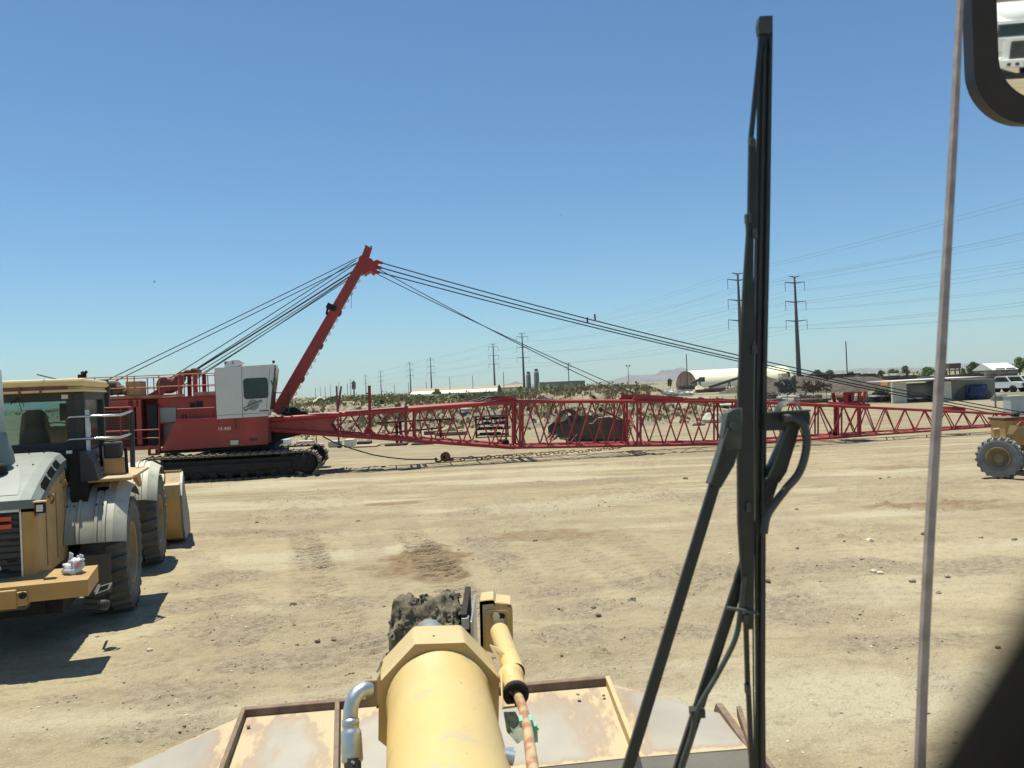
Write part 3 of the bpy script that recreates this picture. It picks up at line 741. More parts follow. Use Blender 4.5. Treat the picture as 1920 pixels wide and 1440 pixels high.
    W_ = rrect([(455.5, 710), (501.5, 707.5), (503.5, 746), (457.5, 749)], 7); Wi = rrect([(458, 712), (499.5, 709.7), (501.3, 743.8), (459.8, 746.5)], 6)
    fr = MB(); fr.ring([V(a, b, v0 - .012) for a, b in W_], [V(a, b, v0 - .012) for a, b in Wi], (0, .02, 0)); wf = fr.build("window_frame", "blackrub", cab)
    pr(Wi, v0 - .004, v0 + .01).build("window_pane", "glassdk", wf)
    # front windscreen edge and its frame
    mb = MB(); mb.prism([V(514.5, 690, v0), V(517.5, 690, v0), V(508, 768, v0), V(505.5, 768, v0)], (0, 1.0, 0)); mb.build("windscreen", "glassdk", cab)
    mb = MB(); q = V(513, 681, v0); mb.tube(q, q + Vector((0, 0, .1)), .05, 8); mb.tube(V(516, 684, v0), V(515, 715, v0), .02, 6)
    mb.tube(V(508, 713, v0 - .03), V(514, 728, v0 - .03), .02, 6); mb.build("cab_fittings", "dkgrey", cab)
    # roof unit
    mb = MB(); mb.prism([V(421, 689, -1.6), V(420, 678, -1.6), V(433, 677, -1.6), V(434, 675.5, -1.6), V(448, 675, -1.6), (V(455, 678.5, -1.6)), V(447, 687, -1.6)], (0, .6, 0)); mb.build("roof_ventilator", "white", cab, bev=.01)
    mb = MB(); mb.bx(V(422, 680, -1.62).x, V(424, 680, -1.62).x, -1.63, -1.6, V(422, 683, -1.62).z, V(422, 678, -1.62).z); mb.build("bracket", "dkgrey", cab); mb = MB(); mb.bx(V(436, 680, -1.62).x, V(437, 680, -1.62).x, -1.63, -1.6, V(436, 683, -1.62).z, V(436, 678, -1.62).z); mb.build("bracket", "dkgrey", cab)
    # emblem: grey disc with a slanted band of lettering
    q = V(474.5, 759.5, v0 - .01); mb = MB(); mb.lathe([(0, .0), (0, .205), (.008, .205)], q, (0, 1, 0), 32, smooth=False); em = mb.build("emblem", "hooddk", cab)
    rot = Matrix.Rotation(R(24), 3, 'Z')
    bd = MB()
    for sgn in (-1, 1):
        p0 = rot @ Vector((sgn * .16, -.055 if sgn > 0 else -.07, 0)); 
    band = [rot @ Vector(p) for p in ((-.37, -.085, 0), (.36, -.045, 0), (.36, .055, 0), (-.37, .075, 0))]
    bd.prism([Vector((p.x + q.x, v0 - .014, p.y + q.z)) for p in band], (0, .002, 0)); bd.build("emblem_band", "dkgrey", em)
    vs, fs = text_mesh("Manitowoc", .15); t_ = MB()
    t_.add([Vector(((rot @ a).x + q.x, v0 - .018, (rot @ a).y + q.z)) for a in vs], fs); t_.build("emblem_lettering", "white", em)
    q = V(495, 770, v0 - .006); mb = MB(); mb.box(q, (.34, .008, .05)); mb.build("red_strip", "reddull", cab)
    mb = MB()
    for px in (453,): mb.tube(V(px, 688, v0 - .002), V(px + 2, 783, v0 - .002), .007, 4)
    mb.tube(V(408, 779, v0 - .002), V(500, 774, v0 - .002), .007, 4); mb.tube(V(506, 690, v0 - .002), V(499, 772, v0 - .002), .006, 4)
    mb.build("panel_seam", "dkgrey", cab)
    for px, py in ((405, 691), (407, 688)): pass
    for (a_, b_) in (((165, 766), (246, 763.5)), ((165, 811), (300, 805)), ((165, 823), (300, 821))):
        mb = MB(); mb.tube(V(*a_, -1.66), V(*b_, -1.66), .025, 6); mb.build("side_rail", "redlat", cr)
    for px in (190, 226, 298):
        mb = MB(); mb.tube(V(px, 764, -1.66), V(px + 1, 846, -1.66), .025, 6); mb.build("side_rail_post", "redlat", cr)
    # --- mast
    mb = MB(); A, B = V(519, 775, 0), V(684, 486, 0); T = V(691.5, 464, 0)
    mb.bar(A, B, .5, .46, (0, 1, 0), .5, .33) if False else None
    d = (B - A).normalized(); n_ = Vector((-d.z, 0, d.x))
    def mastbox(a, b, wa, wb, vv): mb.prism([a - n_ * wa / 2 + Vector((0, -vv, 0)), a + n_ * wa / 2 + Vector((0, -vv, 0)), b + n_ * wb / 2 + Vector((0, -vv, 0)), b - n_ * wb / 2 + Vector((0, -vv, 0))], (0, 2 * vv, 0))
    mastbox(A, B, .46, .34, .24); mastbox(B, T, .30, .28, .2)
    mast = mb.build("mast", "red", cr, bev=.01)
    head = [(673, 482), (678, 478), (694, 484), (698, 486), (700, 490), (706, 487), (709, 490), (707, 500), (704, 504), (703, 510), (700, 512), (694, 507), (684, 513.5), (680, 509), (676, 512), (671, 492)]
    hd = pr(head, -.42, .42).build("mast_head", "redlat", mast, bev=.01)
    for k, (a, b) in enumerate((((705, 490), (718, 493.5)), ((704, 500.5), (716, 502.5)), ((700, 509.5), (713, 511)))):
        for v in (-.3, .3):
            mb = MB(); mb.tube(V(*a, v), V(*b, v), .09, 8, .05); mb.build("rope_socket", "redlat", mast)
    mb = MB(); q = V(622, 577, 0); mb.box(q, (.38, .7, .22), mat=Matrix.Rotation(R(28), 3, 'Y')); mb.tube(V(615, 576, -.3), V(612, 590, -.3), .05, 6); mb.build("clamp", "black", mast)
    mb = MB()
    for i in range(22):
        t = .06 + i * .9 / 21; p = A.lerp(B, t) - n_ * (-(.23 - .06 * t)) * -1
        w_ = .46 * (1 - t) + .34 * t
        p = A.lerp(B, t) + n_ * (-w_ / 2 if n_.x < 0 else w_ / 2)
        o_ = n_ * (-.08 if n_.x < 0 else .08)
        if i in (4, 9, 14): mb.box(p, (.12, .3, .25), mat=Matrix.Rotation(R(28), 3, 'Y'))
        mb.pipe([p - d * .05, p - d * .05 + o_, p + d * .05 + o_, p + d * .05], .014, 5)
    mb.build("rung", "reddull", mast)
    mb = MB(); mb.tube(V(659, 547, -.2), V(658.5, 578, -.2), .008, 4); mb.tube(V(687, 463, -.1), V(684, 460, -.1), .02, 5); mb.pipe([V(693, 465, 0), V(695, 461, 0), V(697, 463, 0), V(697, 467, 0)], .025, 5); mb.build("loose_line", "rope", mast)
    # --- back stays
    def rope(a, b, r_=.021, sag=0.0, name="stay_rope", par=None, n=14):
        a, b = Vector(a), Vector(b); pts = [a.lerp(b, i / n) - Vector((0, 0, sag * 4 * (i / n) * (1 - i / n))) for i in range(n + 1)]
        mb = MB(); mb.pipe(pts, r_, 6); return mb.build(name, "rope", par or cr)
    for (x0, y0, x1, y1, v) in ((671, 483, 175, 725, -.35), (670, 492, 190, 727, .35), (667, 488, 298, 722, -.35), (668, 494, 330, 716, -.2), (663, 507, 344, 707, .1), (662, 509, 350, 705, .2), (657, 517, 360, 706, .3), (654, 520, 366, 712, -.3), (652, 525, 345, 722, 0)):
        b = V(x1, y1, v); rope(V(x0, y0, v), b, .019, .02)
    # --- boom
    TK = [(505, 787), (965, 753), (1390, 752), (1590, 762), (1900, 777)]
    BK = [(505, 806), (965, 839), (1390, 832), (1590, 819), (1900, 796.5)]
    WK = [(505, .95), (965, 1.0), (1590, 1.0), (1900, .38)]
    ip = lambda K, p: float(np.interp(p, [a for a, b in K], [b for a, b in K]))
    def nd(p, top, side):
        w_ = ip(WK, p); q = V(p, ip(TK if top else BK, p), -w_); return Vector((q.x, side * w_, q.z))
    mb = MB()
    kn = [505, 965, 1390, 1590, 1900]
    for side in (-1, 1):
        for top in (1, 0):
            for a, b in zip(kn[:-1], kn[1:]):
                r_ = {505: .105, 965: .075, 1390: .07, 1590: .055}[a]
                if not top: r_ *= .85
                mb.tube(nd(a, top, side), nd(b, top, side), r_, 10)
    boom = mb.build("boom", "redlat", cr)
    nodes = [624]
    while nodes[-1] < 1895: nodes.append(nodes[-1] + (27 if nodes[-1] < 1390 else 25 if nodes[-1] < 1590 else 18 if nodes[-1] < 1800 else 15))
    kinks = {}
    for name, rng_ in (("butt_lacing", (600, 970)), ("insert_lacing", (970, 1395)), ("tip_lacing", (1395, 1900))):
        mb = MB(); r_ = .033 if name != "tip_lacing" else .027
        for i in range(len(nodes) - 1):
            a, b = nodes[i], nodes[i + 1]
            if not (rng_[0] <= (a + b) / 2 < rng_[1]): continue
            ta = i % 2 == 0
            for side in (-1, 1):
                # near and far faces zigzag the opposite way, as on the real boom
                tt = ta if side < 0 else (not ta if a < 960 else ta)
                mb.tube(nd(a, tt, side), nd(b, not tt, side), r_, 6)
            s_ = -1 if (i % 4) < 2 else 1
            if i % 2 == 0 and i + 2 < len(nodes):
                c = nodes[i + 2]
                mb.tube(nd(a, 1, s_ := (-1 if i % 4 == 0 else 1)), nd(c, 1, -s_), r_ * .9, 6); mb.tube(nd(a, 0, s_), nd(c, 0, -s_), r_ * .9, 6)
                mb.tube(nd(a, 0, -1), nd(a, 0, 1), r_ * .8, 6)
        mb.build(name, "redlat", boom)
    mb = MB()
    mb = None
    for p, r_ in ((962, .045), (975, .05), (980, .05), (1176, .04), (1195, .05), (1201, .05), (1373, .045), (1380, .045), (1572, .04), (1578, .04), (1609, .05), (1613, .05), (762, .04), (778, .04), (634, .035)):
        mb = MB()
        for side in (-1, 1): mb.tube(nd(p, 1, side), nd(p, 0, side), r_, 8)
        for top in (0, 1): mb.tube(nd(p, top, -1), nd(p, top, 1), r_, 8)
        mb.build("joint_frame", "redlat", boom)
    mb = None
    for args_ in ((789, 1, 1, 794, 0, 1, .09, .05), (1188, 1, 1, 1208, 0, -1, .08, .05), (1170, 1, -1, 1198, 0, 1, .05, .05), (978, 1, 1, 1000, 0, 1, .07, .05), (1580, 0, -1, 1608, 1, -1, .06, .06), (1580, 1, 1, 1608, 0, 1, .06, .06)):
        mb = MB(); mb.bar(nd(*args_[:3]), nd(*args_[3:6]), *args_[6:]); mb.build("diagonal_brace", "redlat", boom)
    mb = MB()
    0 and mb.bar(nd(789, 1, 1), nd(794, 0, 1), .09, .05)
    mb.bar(nd(1188, 1, 1), nd(1208, 0, -1), .08, .05); mb.bar(nd(1170, 1, -1), nd(1198, 0, 1), .05, .05); mb.bar(nd(978, 1, 1), nd(1000, 0, 1), .07, .05); mb.bar(nd(1580, 0, -1), nd(1608, 1, -1), .06, .06); mb.bar(nd(1580, 1, 1), nd(1608, 0, 1), .06, .06)
    # butt plates
    for side in (-1, 1):
        mb = MB(); pts = [nd(506, 1, side), nd(631, 1, side), V(620, 796, -.96), V(630, 812, -.96), nd(628, 0, side), nd(506, 0, side)]
        pts = [Vector((p.x, side * .9, p.z)) for p in pts]; mb.prism(pts, (0, .03, 0)); mb.build("butt_plate", "red", boom)
    mb = MB(); a = nd(506, 0, -1); b = nd(600, 0, -1); mb.prism([Vector((1.1, -.8, 1.3)), Vector((3.2, -.8, 1.75)), Vector((3.4, -.8, 2.0)), Vector((1.1, -.8, 2.1))], (0, 1.6, 0)); mb.build("boom_foot", "black", boom)
    mb = MB(); q = V(550, 786, 0); q0 = V(535, 786, 0); mb.lathe([(-.25, .1), (-.25, .42), (.25, .42), (.25, .1)], V(548, 783, 0), (0, 1, 0), 28); mb.lathe([(-.2, .03), (-.2, .16), (.2, .16), (.2, .03)], V(570, 778, 0), (0, 1, 0), 14)
    mb.build("boom_winch", "black", boom)
    # tall posts standing on the boom
    a, b = V(694, 812, .3), V(692.5, 723, .3); mb = MB(); mb.bar(a, b, .24, .12); mb.prism([V(687, 800, .2), V(688, 800, .2), V(706, 814, .2), V(683, 814, .2)], (0, .1, 0)); mb.build("upright_post", "redlat", boom)
    mb = MB(); mb.bar(V(635.5, 834, -.9), V(631, 724, -.9), .07, .07); mb.bar(V(632, 780, .6), V(640, 724, .6), .07, .07); mb.build("upright_rod", "reddull", boom)
    # lugs and pendant bars on the top chord
    for p in (762, 940, 953, 1195, 1212, 1282, 1317, 1488):
        for side in (-1, 1):
            q = nd(p, 1, side); s_ = 1.5 if p in (940, 953, 1195, 1212) else .8; mb = MB()
            mb.prism([q + Vector((-.2 * s_, -.03, 0)), q + Vector((-.04 * s_, -.03, .17 * s_)), q + Vector((.07 * s_, -.03, .17 * s_)), q + Vector((.32 * s_, -.03, 0))], (0, .06, 0)); mb.build("pendant_lug", "redlat", boom)
    for side in (-1, 1):
        mb = MB(); a, b = nd(1190, 1, side), nd(1280, 1, side); mb.bar(a + Vector((0, 0, .22)), b + Vector((0, 0, .10)), .1, .16); mb.bar(nd(1280, 1, side) + Vector((0, 0, .08)), nd(1385, 1, side) + Vector((0, 0, .03)), .08, .1)
        mb.build("pendant_bar", "redlat", boom)
        mb = MB(); mb.pipe([nd(888, 1, side) + Vector((0, 0, .1)), nd(905, 1, side) + Vector((0, 0, .15)), nd(915, 1, side) + Vector((0, 0, .24)), nd(935, 1, side) + Vector((0, 0, .24)), nd(950, 1, side) + Vector((0, 0, .18))], .04, 6); mb.build("pendant_rope_end", "rope", boom)
    mb = MB(); q = nd(1612, 1, -1); mb.bar(nd(1590, 1, 0) + Vector((0, 0, .12)), nd(1638, 1, 0) + Vector((0, 0, .1)), 1.3, .12)
    for dx_, dz in ((-.35, 0), (-.1, 0), (.2, 0), (.4, 0)):
        c = nd(1613, 1, 0) + Vector((dx_, 0, .15)); mb.bar(c + Vector((0, -.5, 0)), c + Vector((dx_ * .3 + .05, -.45, .50)), .07, .16); mb.bar(c + Vector((0, .5, 0)), c + Vector((dx_ * .3, .45, .50)), .07, .16)
    c = nd(1612, 1, 0); mb.bar(c + Vector((-.4, -.5, .64)), c + Vector((.4, -.5, .62)), .1, .06); mb.build("sheave_frame", "redlat", boom); mb = MB(); mb.lathe([(-.4, .05), (-.4, .2), (.4, .2), (.4, .05)], c + Vector((-.1, 0, .42)), (0, 1, 0), 16); mb.build("sheave", "rustst", boom)
    mb = MB()
    for p in (1788, 1812): q = nd(p, 1, 0); mb.box(q + Vector((0, 0, .1)), (.1, .9, .22))
    mb.bar(nd(1788, 1, 0) + Vector((0, 0, .2)), nd(1812, 1, 0) + Vector((0, 0, .2)), .8, .04); mb.build("pendant_bar", "redlat", boom)
    for px, py, r_ in ((948, 829, .14), (1560, 811, .09), (1567, 814, .1)):
        mb = MB(); q = V(px, py, -.3); mb.lathe([(-.1, .02), (-.1, r_), (.1, r_), (.1, .02)], q, (0, 1, 0), 16); mb.build("guide_roller", "black", boom)
    mb = MB(); q = V(938, 826, .3); mb.box(q, (.16, .2, .12)); mb.build("small_box", "redlat", boom)
    mb = MB(); a = nd(1900, 1, 0); 
    for i in range(5): mb.lathe([(-.03, .05), (-.03, .32), (0, .28), (.03, .32), (.03, .05)], nd(1915, 0, 0) + Vector((.3, (i - 2) * .12, .1)), (0, 1, 0), 24)
    for side in (-1, 1): mb.bar(nd(1900, 1, side), nd(1915, 0, side) + Vector((.3, 0, .1)), .05, .12); mb.bar(nd(1900, 0, side), nd(1915, 0, side) + Vector((.3, 0, .1)), .05, .12)
    mb.build("tip_sheave", "redlat", boom)
    # pendants
    for v in (-.3, .3):
        if v < 0:
            rope(V(718, 493.5, v), V(1935, 776, v), .026, .42, "pendant_rope"); rope(V(716, 502.5, v), V(1905, 777, v), .026, .38, "pendant_rope"); rope(V(713, 511, v), V(1860, 775, v), .024, .28, "pendant_rope")
    for a_, b_ in (((709, 504), (1165, 739)), ((700, 510), (1193, 739))): rope(V(*a_, .2), V(*b_, 0), .018, .12, "pendant_rope")
    mb = MB(); mb.bar(V(1101, 595, -.3), V(1101.5, 606, -.3), .09, .05); mb.bar(V(1115, 589, -.3), V(1116, 600, -.3), .09, .05); mb.build("rope_link", "rope", cr)
    # rope hanging under the boom and on the deck
    rope(V(663, 790, .0), V(568, 782, 0), .015, -.0, "winch_rope")
    mb = MB(); mb.pipe([V(512, 778, -1), V(522, 782, -1), V(540, 786, -.8)], .015, 5); mb.pipe([V(516, 777, -1), V(530, 779, -.9), V(545, 784, -.6)], .015, 5); mb.build("deck_cable", "offwhite", cr)
    return cr
crane = build_crane()

# drag rope, chain and dragline bucket lying under / behind the boom
def drag():
    C = On(crane)
    pts = [C(603, 816, 1, -.8)]
    w2 = lambda v: crane.matrix_basis @ v
    gp = [(605, 818), (625, 829), (650, 838), (675, 846), (700, 853), (730, 858), (760, 861), (790, 861.5), (822, 861)]
    pts = []
    for i, (a, b) in enumerate(gp):
        Yd = 33.4; pts.append(P(a, b, Yd)); 
        if pts[-1].z < .03: pts[-1] = G(a, b, .03)
    mb = MB(); mb.pipe(pts, .027, 6); o = mb.build("drag_rope", "rope", loc=pts[-1]); tag(o, "slack black wire rope hanging from the red boom down to the rusty chain", "rope")
    # chain
    path = [G(a, b, .06) for a, b in ((838, 861), (870, 861), (920, 858), (970, 854.5), (1020, 851), (1060, 849), (1095, 846.5), (1130, 842.5), (1160, 839))]
    path.append(P(1172, 832, 41.5))
    cum = [0]
    for a, b in zip(path[:-1], path[1:]): cum.append(cum[-1] + (b - a).length)
    mb = MB(); L_ = .19; k = int(cum[-1] / L_)
    for i in range(k):
        d = i * L_; j = max(q for q in range(len(cum)) if cum[q] <= d + 1e-6); j = min(j, len(path) - 2)
        p = path[j].lerp(path[j + 1], (d - cum[j]) / (cum[j + 1] - cum[j])); t = (path[j + 1] - path[j]).normalized()
        p = p + Vector((0, .06 * math.sin(i * .7), .03 * math.sin(i * 1.3) + .02))
        sd = t.cross(Vector((0, 0, 1))).normalized(); u_ = sd if i % 2 else (sd * .5 + Vector((0, 0, 1)) * .86)
        loop = [p + t * (.13 * math.cos(a)) + u_ * (.062 * math.sin(a)) for a in [2 * math.pi * q / 10 for q in range(10)]]
        mb.pipe(loop, .024, 5, closed=True)
    o = mb.build("drag_chain", "chain", loc=path[0]); tag(o, "long heavy rusty link chain lying on the dirt below the red lattice boom", "chain")
    # second strand doubles beside it
    mb = MB(); q0 = [G(a, b, .04) for a, b in ((850, 858), (900, 857), (960, 853), (1000, 849.5), (1060, 846))]
    mb.pipe([q0[0]] + [v + Vector((0, 0, .03 * (i % 2))) for i, v in enumerate(q0[1:])], .02, 6); o = mb.build("thin_rope", "rope", loc=q0[0]); tag(o, "thin dark rope lying just behind the rusty link chain", "rope")
    a = G(830, 862, .1); mb = MB(); mb.lathe([(-.12, .05), (-.12, .17), (-.08, .2), (.08, .2), (.12, .17), (.12, .05)], a + Vector((.12, 0, .12)), (.3, 1, .1), 20)
    mb.pipe([a + Vector(v) for v in ((-.3, 0, .1), (-.28, 0, -.05), (-.15, 0, -.08), (-.02, 0, 0), (.1, 0, .02))], .05, 7); mb.box(a + Vector((.3, .05, .0)), (.3, .16, .14))
    o = mb.build("hook_block", "rustst", loc=(a.x, a.y, 0)); tag(o, "rusty hook block on the dirt joining the slack rope to the chain", "hook block")
    # dragline bucket
    bk = thing("dragline_bucket", (*G(1115, 832, 0)[:2], 0), "big dark steel dragline bucket with curved arch standing behind the boom", "dragline bucket", rz=R(8))
    B = On(bk)
    V = lambda px, py, y_: B(px, py, 1, y_)
    for yy in (-.05, 2.35):
        p = [(1108, 782), (1142, 781), (1168, 788), (1176, 794), (1174, 829), (1068, 829), (1064, 821), (1045, 820), (1044, 803), (1055, 794), (1075, 793), (1082, 786), (1086, 781)]
        mb = MB(); mb.prism([V(a, b, -.05) + Vector((0, yy + .05, 0)) for a, b in p], (0, .09, 0)); mb.build("side_plate", "buck", bk, bev=.01)
    q1, q2, q3, q4 = V(1066, 827, -.05), V(1172, 827, -.05), V(1174, 793, -.05), V(1168, 788, -.05)
    mb = MB(); mb.prism([q1, q2, q2 + Vector((0, 0, .1)), q1 + Vector((0, 0, .1))], (0, 2.4, 0)); mb.prism([q2, q2 + Vector((-.1, 0, 0)), q4 + Vector((-.1, 0, 0)), q4], (0, 2.4, 0)); mb.build("bucket_shell", "buck", bk)
    mb = MB(); oo = []; ii = []
    N_ = 22
    ax_, az_ = V(1066, 790, -.05), V(1066, 768, -.05)
    for i in range(N_ + 1):
        a = math.pi * (1 - i / N_)
        cx_, cy_ = 1066, 793
        oo.append(V(cx_ + 24 * math.cos(a), cy_ - 27 * math.sin(a), -.05)); ii.append(V(cx_ + 15 * math.cos(a) - 1, cy_ - 20 * math.sin(a), -.05))
    poly = oo + ii[::-1]
    for k in range(N_): mb.prism([oo[k], oo[k + 1], ii[k + 1], ii[k]], (0, .45, 0))
    mb.build("arch", "buck", bk)
    mb = MB()
    mb.pipe([V(1126, 763, .6), V(1133, 770, .5), V(1150, 778, .3), V(1168, 787, .1)], .06, 6); mb.pipe([V(1122, 765, .6), V(1128, 772, .6)], .08, 6); mb.pipe([V(1118, 772, .8), V(1112, 782, .8)], .05, 6); mb.build("hoist_chain", "rustst", bk)
    mb = MB()
    for cx in (1176, 1181):
        for i in range(9):
            p = V(cx + (i - 4) * (-.9 if cx < 1180 else -1.2), 792 + i * 4.3, 0); l_ = [p + Vector((.05 * math.cos(a), .03 * math.sin(a) * (i % 2), .09 * math.sin(a))) for a in [2 * math.pi * q / 8 for q in range(8)]]
            mb.pipe(l_, .02, 4, closed=True)
    mb.build("dump_chain", "rustst", bk)
    mb = MB(); mb.tube(V(1104, 794, -.15), V(1111, 794, -.15), .02, 5); mb.tube(V(1111, 794, -.15), V(1119, 784, -.15), .02, 5); mb.tube(V(1119, 784, -.15), V(1142, 781, -.15), .02, 5); mb.tube(V(1070, 828, -.2), V(1082, 814, -.2), .03, 5); mb.build("pull_rod", "chromeold", bk)
    for k in range(3):
        mb = MB(); mb.prism([V(1050, 822, 0) + Vector((-.1, .2 + k * .85, 0)), V(1036, 828, 0) + Vector((0, .2 + k * .85, 0)), V(1046, 815, 0) + Vector((0, .2 + k * .85, 0))], (0, .25, 0)); mb.build("digging_tooth", "rustst", bk)
drag()

# ================================================================== WHEEL LOADERS
def tyre(mb, c, r, wd, lugs=26, rin=.55):
    c = Vector(c)
    h = wd / 2
    mb.lathe([(-h * .80, r * rin), (-h * .92, r * (rin + .04)), (-h, r * .76), (-h * .96, r * .88), (-h * .86, r * .93), (h * .86, r * .93), (h * .96, r * .88), (h, r * .76), (h * .92, r * (rin + .04)), (h * .80, r * rin)], c, (1, 0, 0), 48)
    for i in range(lugs):
        for s in (-1, 1):
            a = 2 * math.pi * (i + (.5 if s > 0 else 0)) / lugs; da = 2 * math.pi / lugs
            def pt(x, aa, rr): return c + Vector((x, math.sin(aa) * rr, math.cos(aa) * rr))
            x0, x1 = s * h * .10, s * h * .97
            vs = []
            for rr_, k in ((r * .90, 1.0), (r, .8)):
                vs += [pt(x0, a - da * .10 * k, rr_), pt(x0, a + da * .22 * k, rr_), pt(x1, a + da * .62 * k, rr_ * (.985)), pt(x1, a + da * .12 * k, rr_ * (.985))]
            mb.add(vs, [(0, 1, 2, 3), (4, 7, 6, 5), (0, 4, 5, 1), (1, 5, 6, 2), (2, 6, 7, 3), (3, 7, 4, 0)])
def rimm(mb, c, r, wd, s):
    c = Vector(c); h = wd / 2
    mb.lathe([(s * h * .84, r), (s * h * .9, r * .96), (s * h * .86, r * .88), (s * h * .45, r * .82), (s * h * .35, r * .5), (s * h * .6, r * .42), (s * h * .62, r * .2), (s * h * .62, .001)], c, (1, 0, 0), 32)
    for i in range(12):
        a = i * math.pi / 6; p = c + Vector((s * h * .38, math.sin(a) * r * .62, math.cos(a) * r * .62)); mb.tube(p, p + Vector((s * .04, 0, 0)), .022, 6)

def loader_a():
    ld = thing("wheel_loader", (-6.97, 12.1, 0), "dusty yellow wheel loader with grey fenders, parked at the left edge", "wheel loader", rz=R(16.76))
    A = On(ld)
    X = lambda px, py, x: A(px, py, 0, x)
    Yp = lambda px, py, y: A(px, py, 1, y)
    for y0 in (0, 3.68):
        for s in (-1, 1):
            mb = MB(); tyre(mb, (s * 1.04, y0, .82), .83, .62); t = mb.build("wheel", "tyre", ld)
            mb = MB(); rimm(mb, (s * 1.04, y0, .82), .46, .62, s); mb.build("rim", "rim", t)
            # fender with pressed ribs
            pr_ = [(.45, 1.03), (.45, 1.05)]
            for xx in (.60, .74, .96, 1.06): pr_ += [(xx, 1.05), (xx + .008, 1.072), (xx + .045, 1.072), (xx + .053, 1.05)]
            pr_ += [(1.20, 1.05), (1.215, 1.04), (1.36, .95), (1.365, .93), (1.2, 1.02), (.46, 1.03)]
            if s < 0: pr_ = [(-a, b) for a, b in pr_]
            mb = MB(); mb.lathe(pr_, (0, y0, .86), (1, 0, 0), 60, smooth=False, xdir=(0, 0, 1), a0=R(-38), a1=R(74 if y0 == 0 else 66))
            fd = mb.build("fender", "fender", ld)
            for xx in ((.63, .76), (.98, 1.08)):
                mb = MB()
                a_ = R(26); p = Vector((s * sum(xx) / 2, y0 - 1.08 * math.sin(a_), .86 + 1.075 * math.cos(a_))); p.y = y0 - 1.075 * math.sin(a_); mb.box(p, (.15, .07, .012), mat=Matrix.Rotation(a_, 3, 'X'))
                mb.build("fender_slot", "void", fd)
            mb = MB()
            for xx in (.62, .70, .98, 1.06):
                for a_ in (R(44), R(30)): p = Vector((s * xx, y0 - 1.08 * math.sin(a_), .86 + 1.08 * math.cos(a_))); mb.blob(p, .014, .014, .014, 0, 0, 1)
            mb.build("bolt", "black", fd)
            mb = MB()
            if y0 == 0:
                mb.box((s * .82, y0 - .99, .72), (.70, .02, .52), mat=Matrix.Rotation(R(-4), 3, 'X'))
            else: mb.box((s * .85, y0 - .95, 1.12), (.66, .02, .36), mat=Matrix.Rotation(R(8), 3, 'X'))
            mb.build("mud_flap", "flap", fd)
    # chassis
    mb = MB(); mb.bx(-.42, .42, -2.2, 1.3, .6, 1.3); mb.bx(-.38, .38, 2.2, 4.4, .6, 1.5); mb.tube((-.9, 0, .82), (.9, 0, .82), .2, 12); mb.tube((-.9, 3.68, .82), (.9, 3.68, .82), .2, 12); mb.tube((0, 1.8, .5), (0, 1.8, 1.4), .16, 12)
    mb.bx(-.2, .2, 1.2, 2.3, .7, 1.1); mb.build("chassis", "walldk", ld)
    mb = MB(); mb.bx(-.75, .75, -1.9, -.9, .45, .62); mb.bx(.40, .56, -2.0, -1.0, .5, 1.1); mb.bx(-.56, -.40, -2.0, -1.0, .5, 1.1); mb.build("belly_guard", "black", ld)
    # counterweight
    z0, z1 = .82, 1.03
    mb = MB(); mb.prism([(-1.22, -2.88, z0), (1.22, -2.88, z0), (1.22, -2.2, z0 + .04), (-1.22, -2.2, z0 + .04)], (0, 0, z1 - z0 - .02))
    cw = mb.build("counterweight", "yelpost", ld, bev=.02)
    mb = MB(); mb.bx(-.95, .60, -2.91, -2.5, .79, .95); mb.bx(.30, .50, -2.93, -2.6, .77, .98); mb.build("counterweight_lip", "yelpost", cw, bev=.015)
    mb = MB(); mb.tube((.56, -2.93, .91), (.56, -2.8, .91), .04, 12); mb.build("tow_hole", "black", cw)
    # hood: side panels, corner posts, grille, top
    hx = .60; yr, yf = -2.42, -.72
    zr, zf = 1.93, 2.40
    def zt(y): t = (y - yr) / (yf - yr); return zr + (zf - zr) * (1 - (1 - t) ** 1.6)
    for s in (-1, 1):
        mb = MB(); top = [(s * hx, y, zt(y) - .16 - .10 * math.sin(math.pi * (y - yr) / (yf - yr) * .5)) for y in np.linspace(yr, yf, 9)]
        mb.prism([(s * hx, yr, .96), (s * hx, yf, .96)] + top[::-1], (-s * .03, 0, 0)); sp = mb.build("side_panel", "yel", ld)
        mb = MB()
        for y in (-1.9, -1.35, -.85): mb.tube((s * (hx + .004), y, 1.05), (s * (hx + .004), y, 1.9), .008, 4)
        mb.pipe([(s * (hx + .01), -1.05, 2.0), (s * (hx + .05), -1.0, 2.02), (s * (hx + .05), -.9, 1.96), (s * (hx + .01), -.88, 1.9)], .015, 6)
        mb.pipe([(s * (hx + .01), -1.75, 1.88), (s * (hx + .05), -1.7, 1.9), (s * (hx + .05), -1.62, 1.85), (s * (hx + .01), -1.6, 1.78)], .015, 6)
        mb.build("panel_seam", "rim", sp)
        mb = MB(); mb.prism([(s * .46, yr - .03, .93), (s * hx, yr - .03, .93), (s * (hx + .005), yr + .13, .93), (s * .46, yr + .13, .93)], (0, 0, .86)); mb.build("corner_post", "yelpost", ld, bev=.02)
        # shoulder with vents
        mb = MB()
        ysn = np.linspace(yr - .02, yf, 12)
        for a, b in zip(ysn[:-1], ysn[1:]):
            za, zb = zt(a), zt(b); w0 = .44
            va = [(s * w0, a, za), (s * (hx - .05), a, za - .03), (s * (hx + .02), a, za - .12), (s * (hx + .02), a, za - .20)]
            vb = [(s * w0, b, zb), (s * (hx - .05), b, zb - .03), (s * (hx + .02), b, zb - .12), (s * (hx + .02), b, zb - .26)]
            for q in range(3): mb.add([va[q], va[q + 1], vb[q + 1], vb[q]], [(0, 1, 2, 3)])
        sh = mb.build("hood_shoulder", "hood", ld)
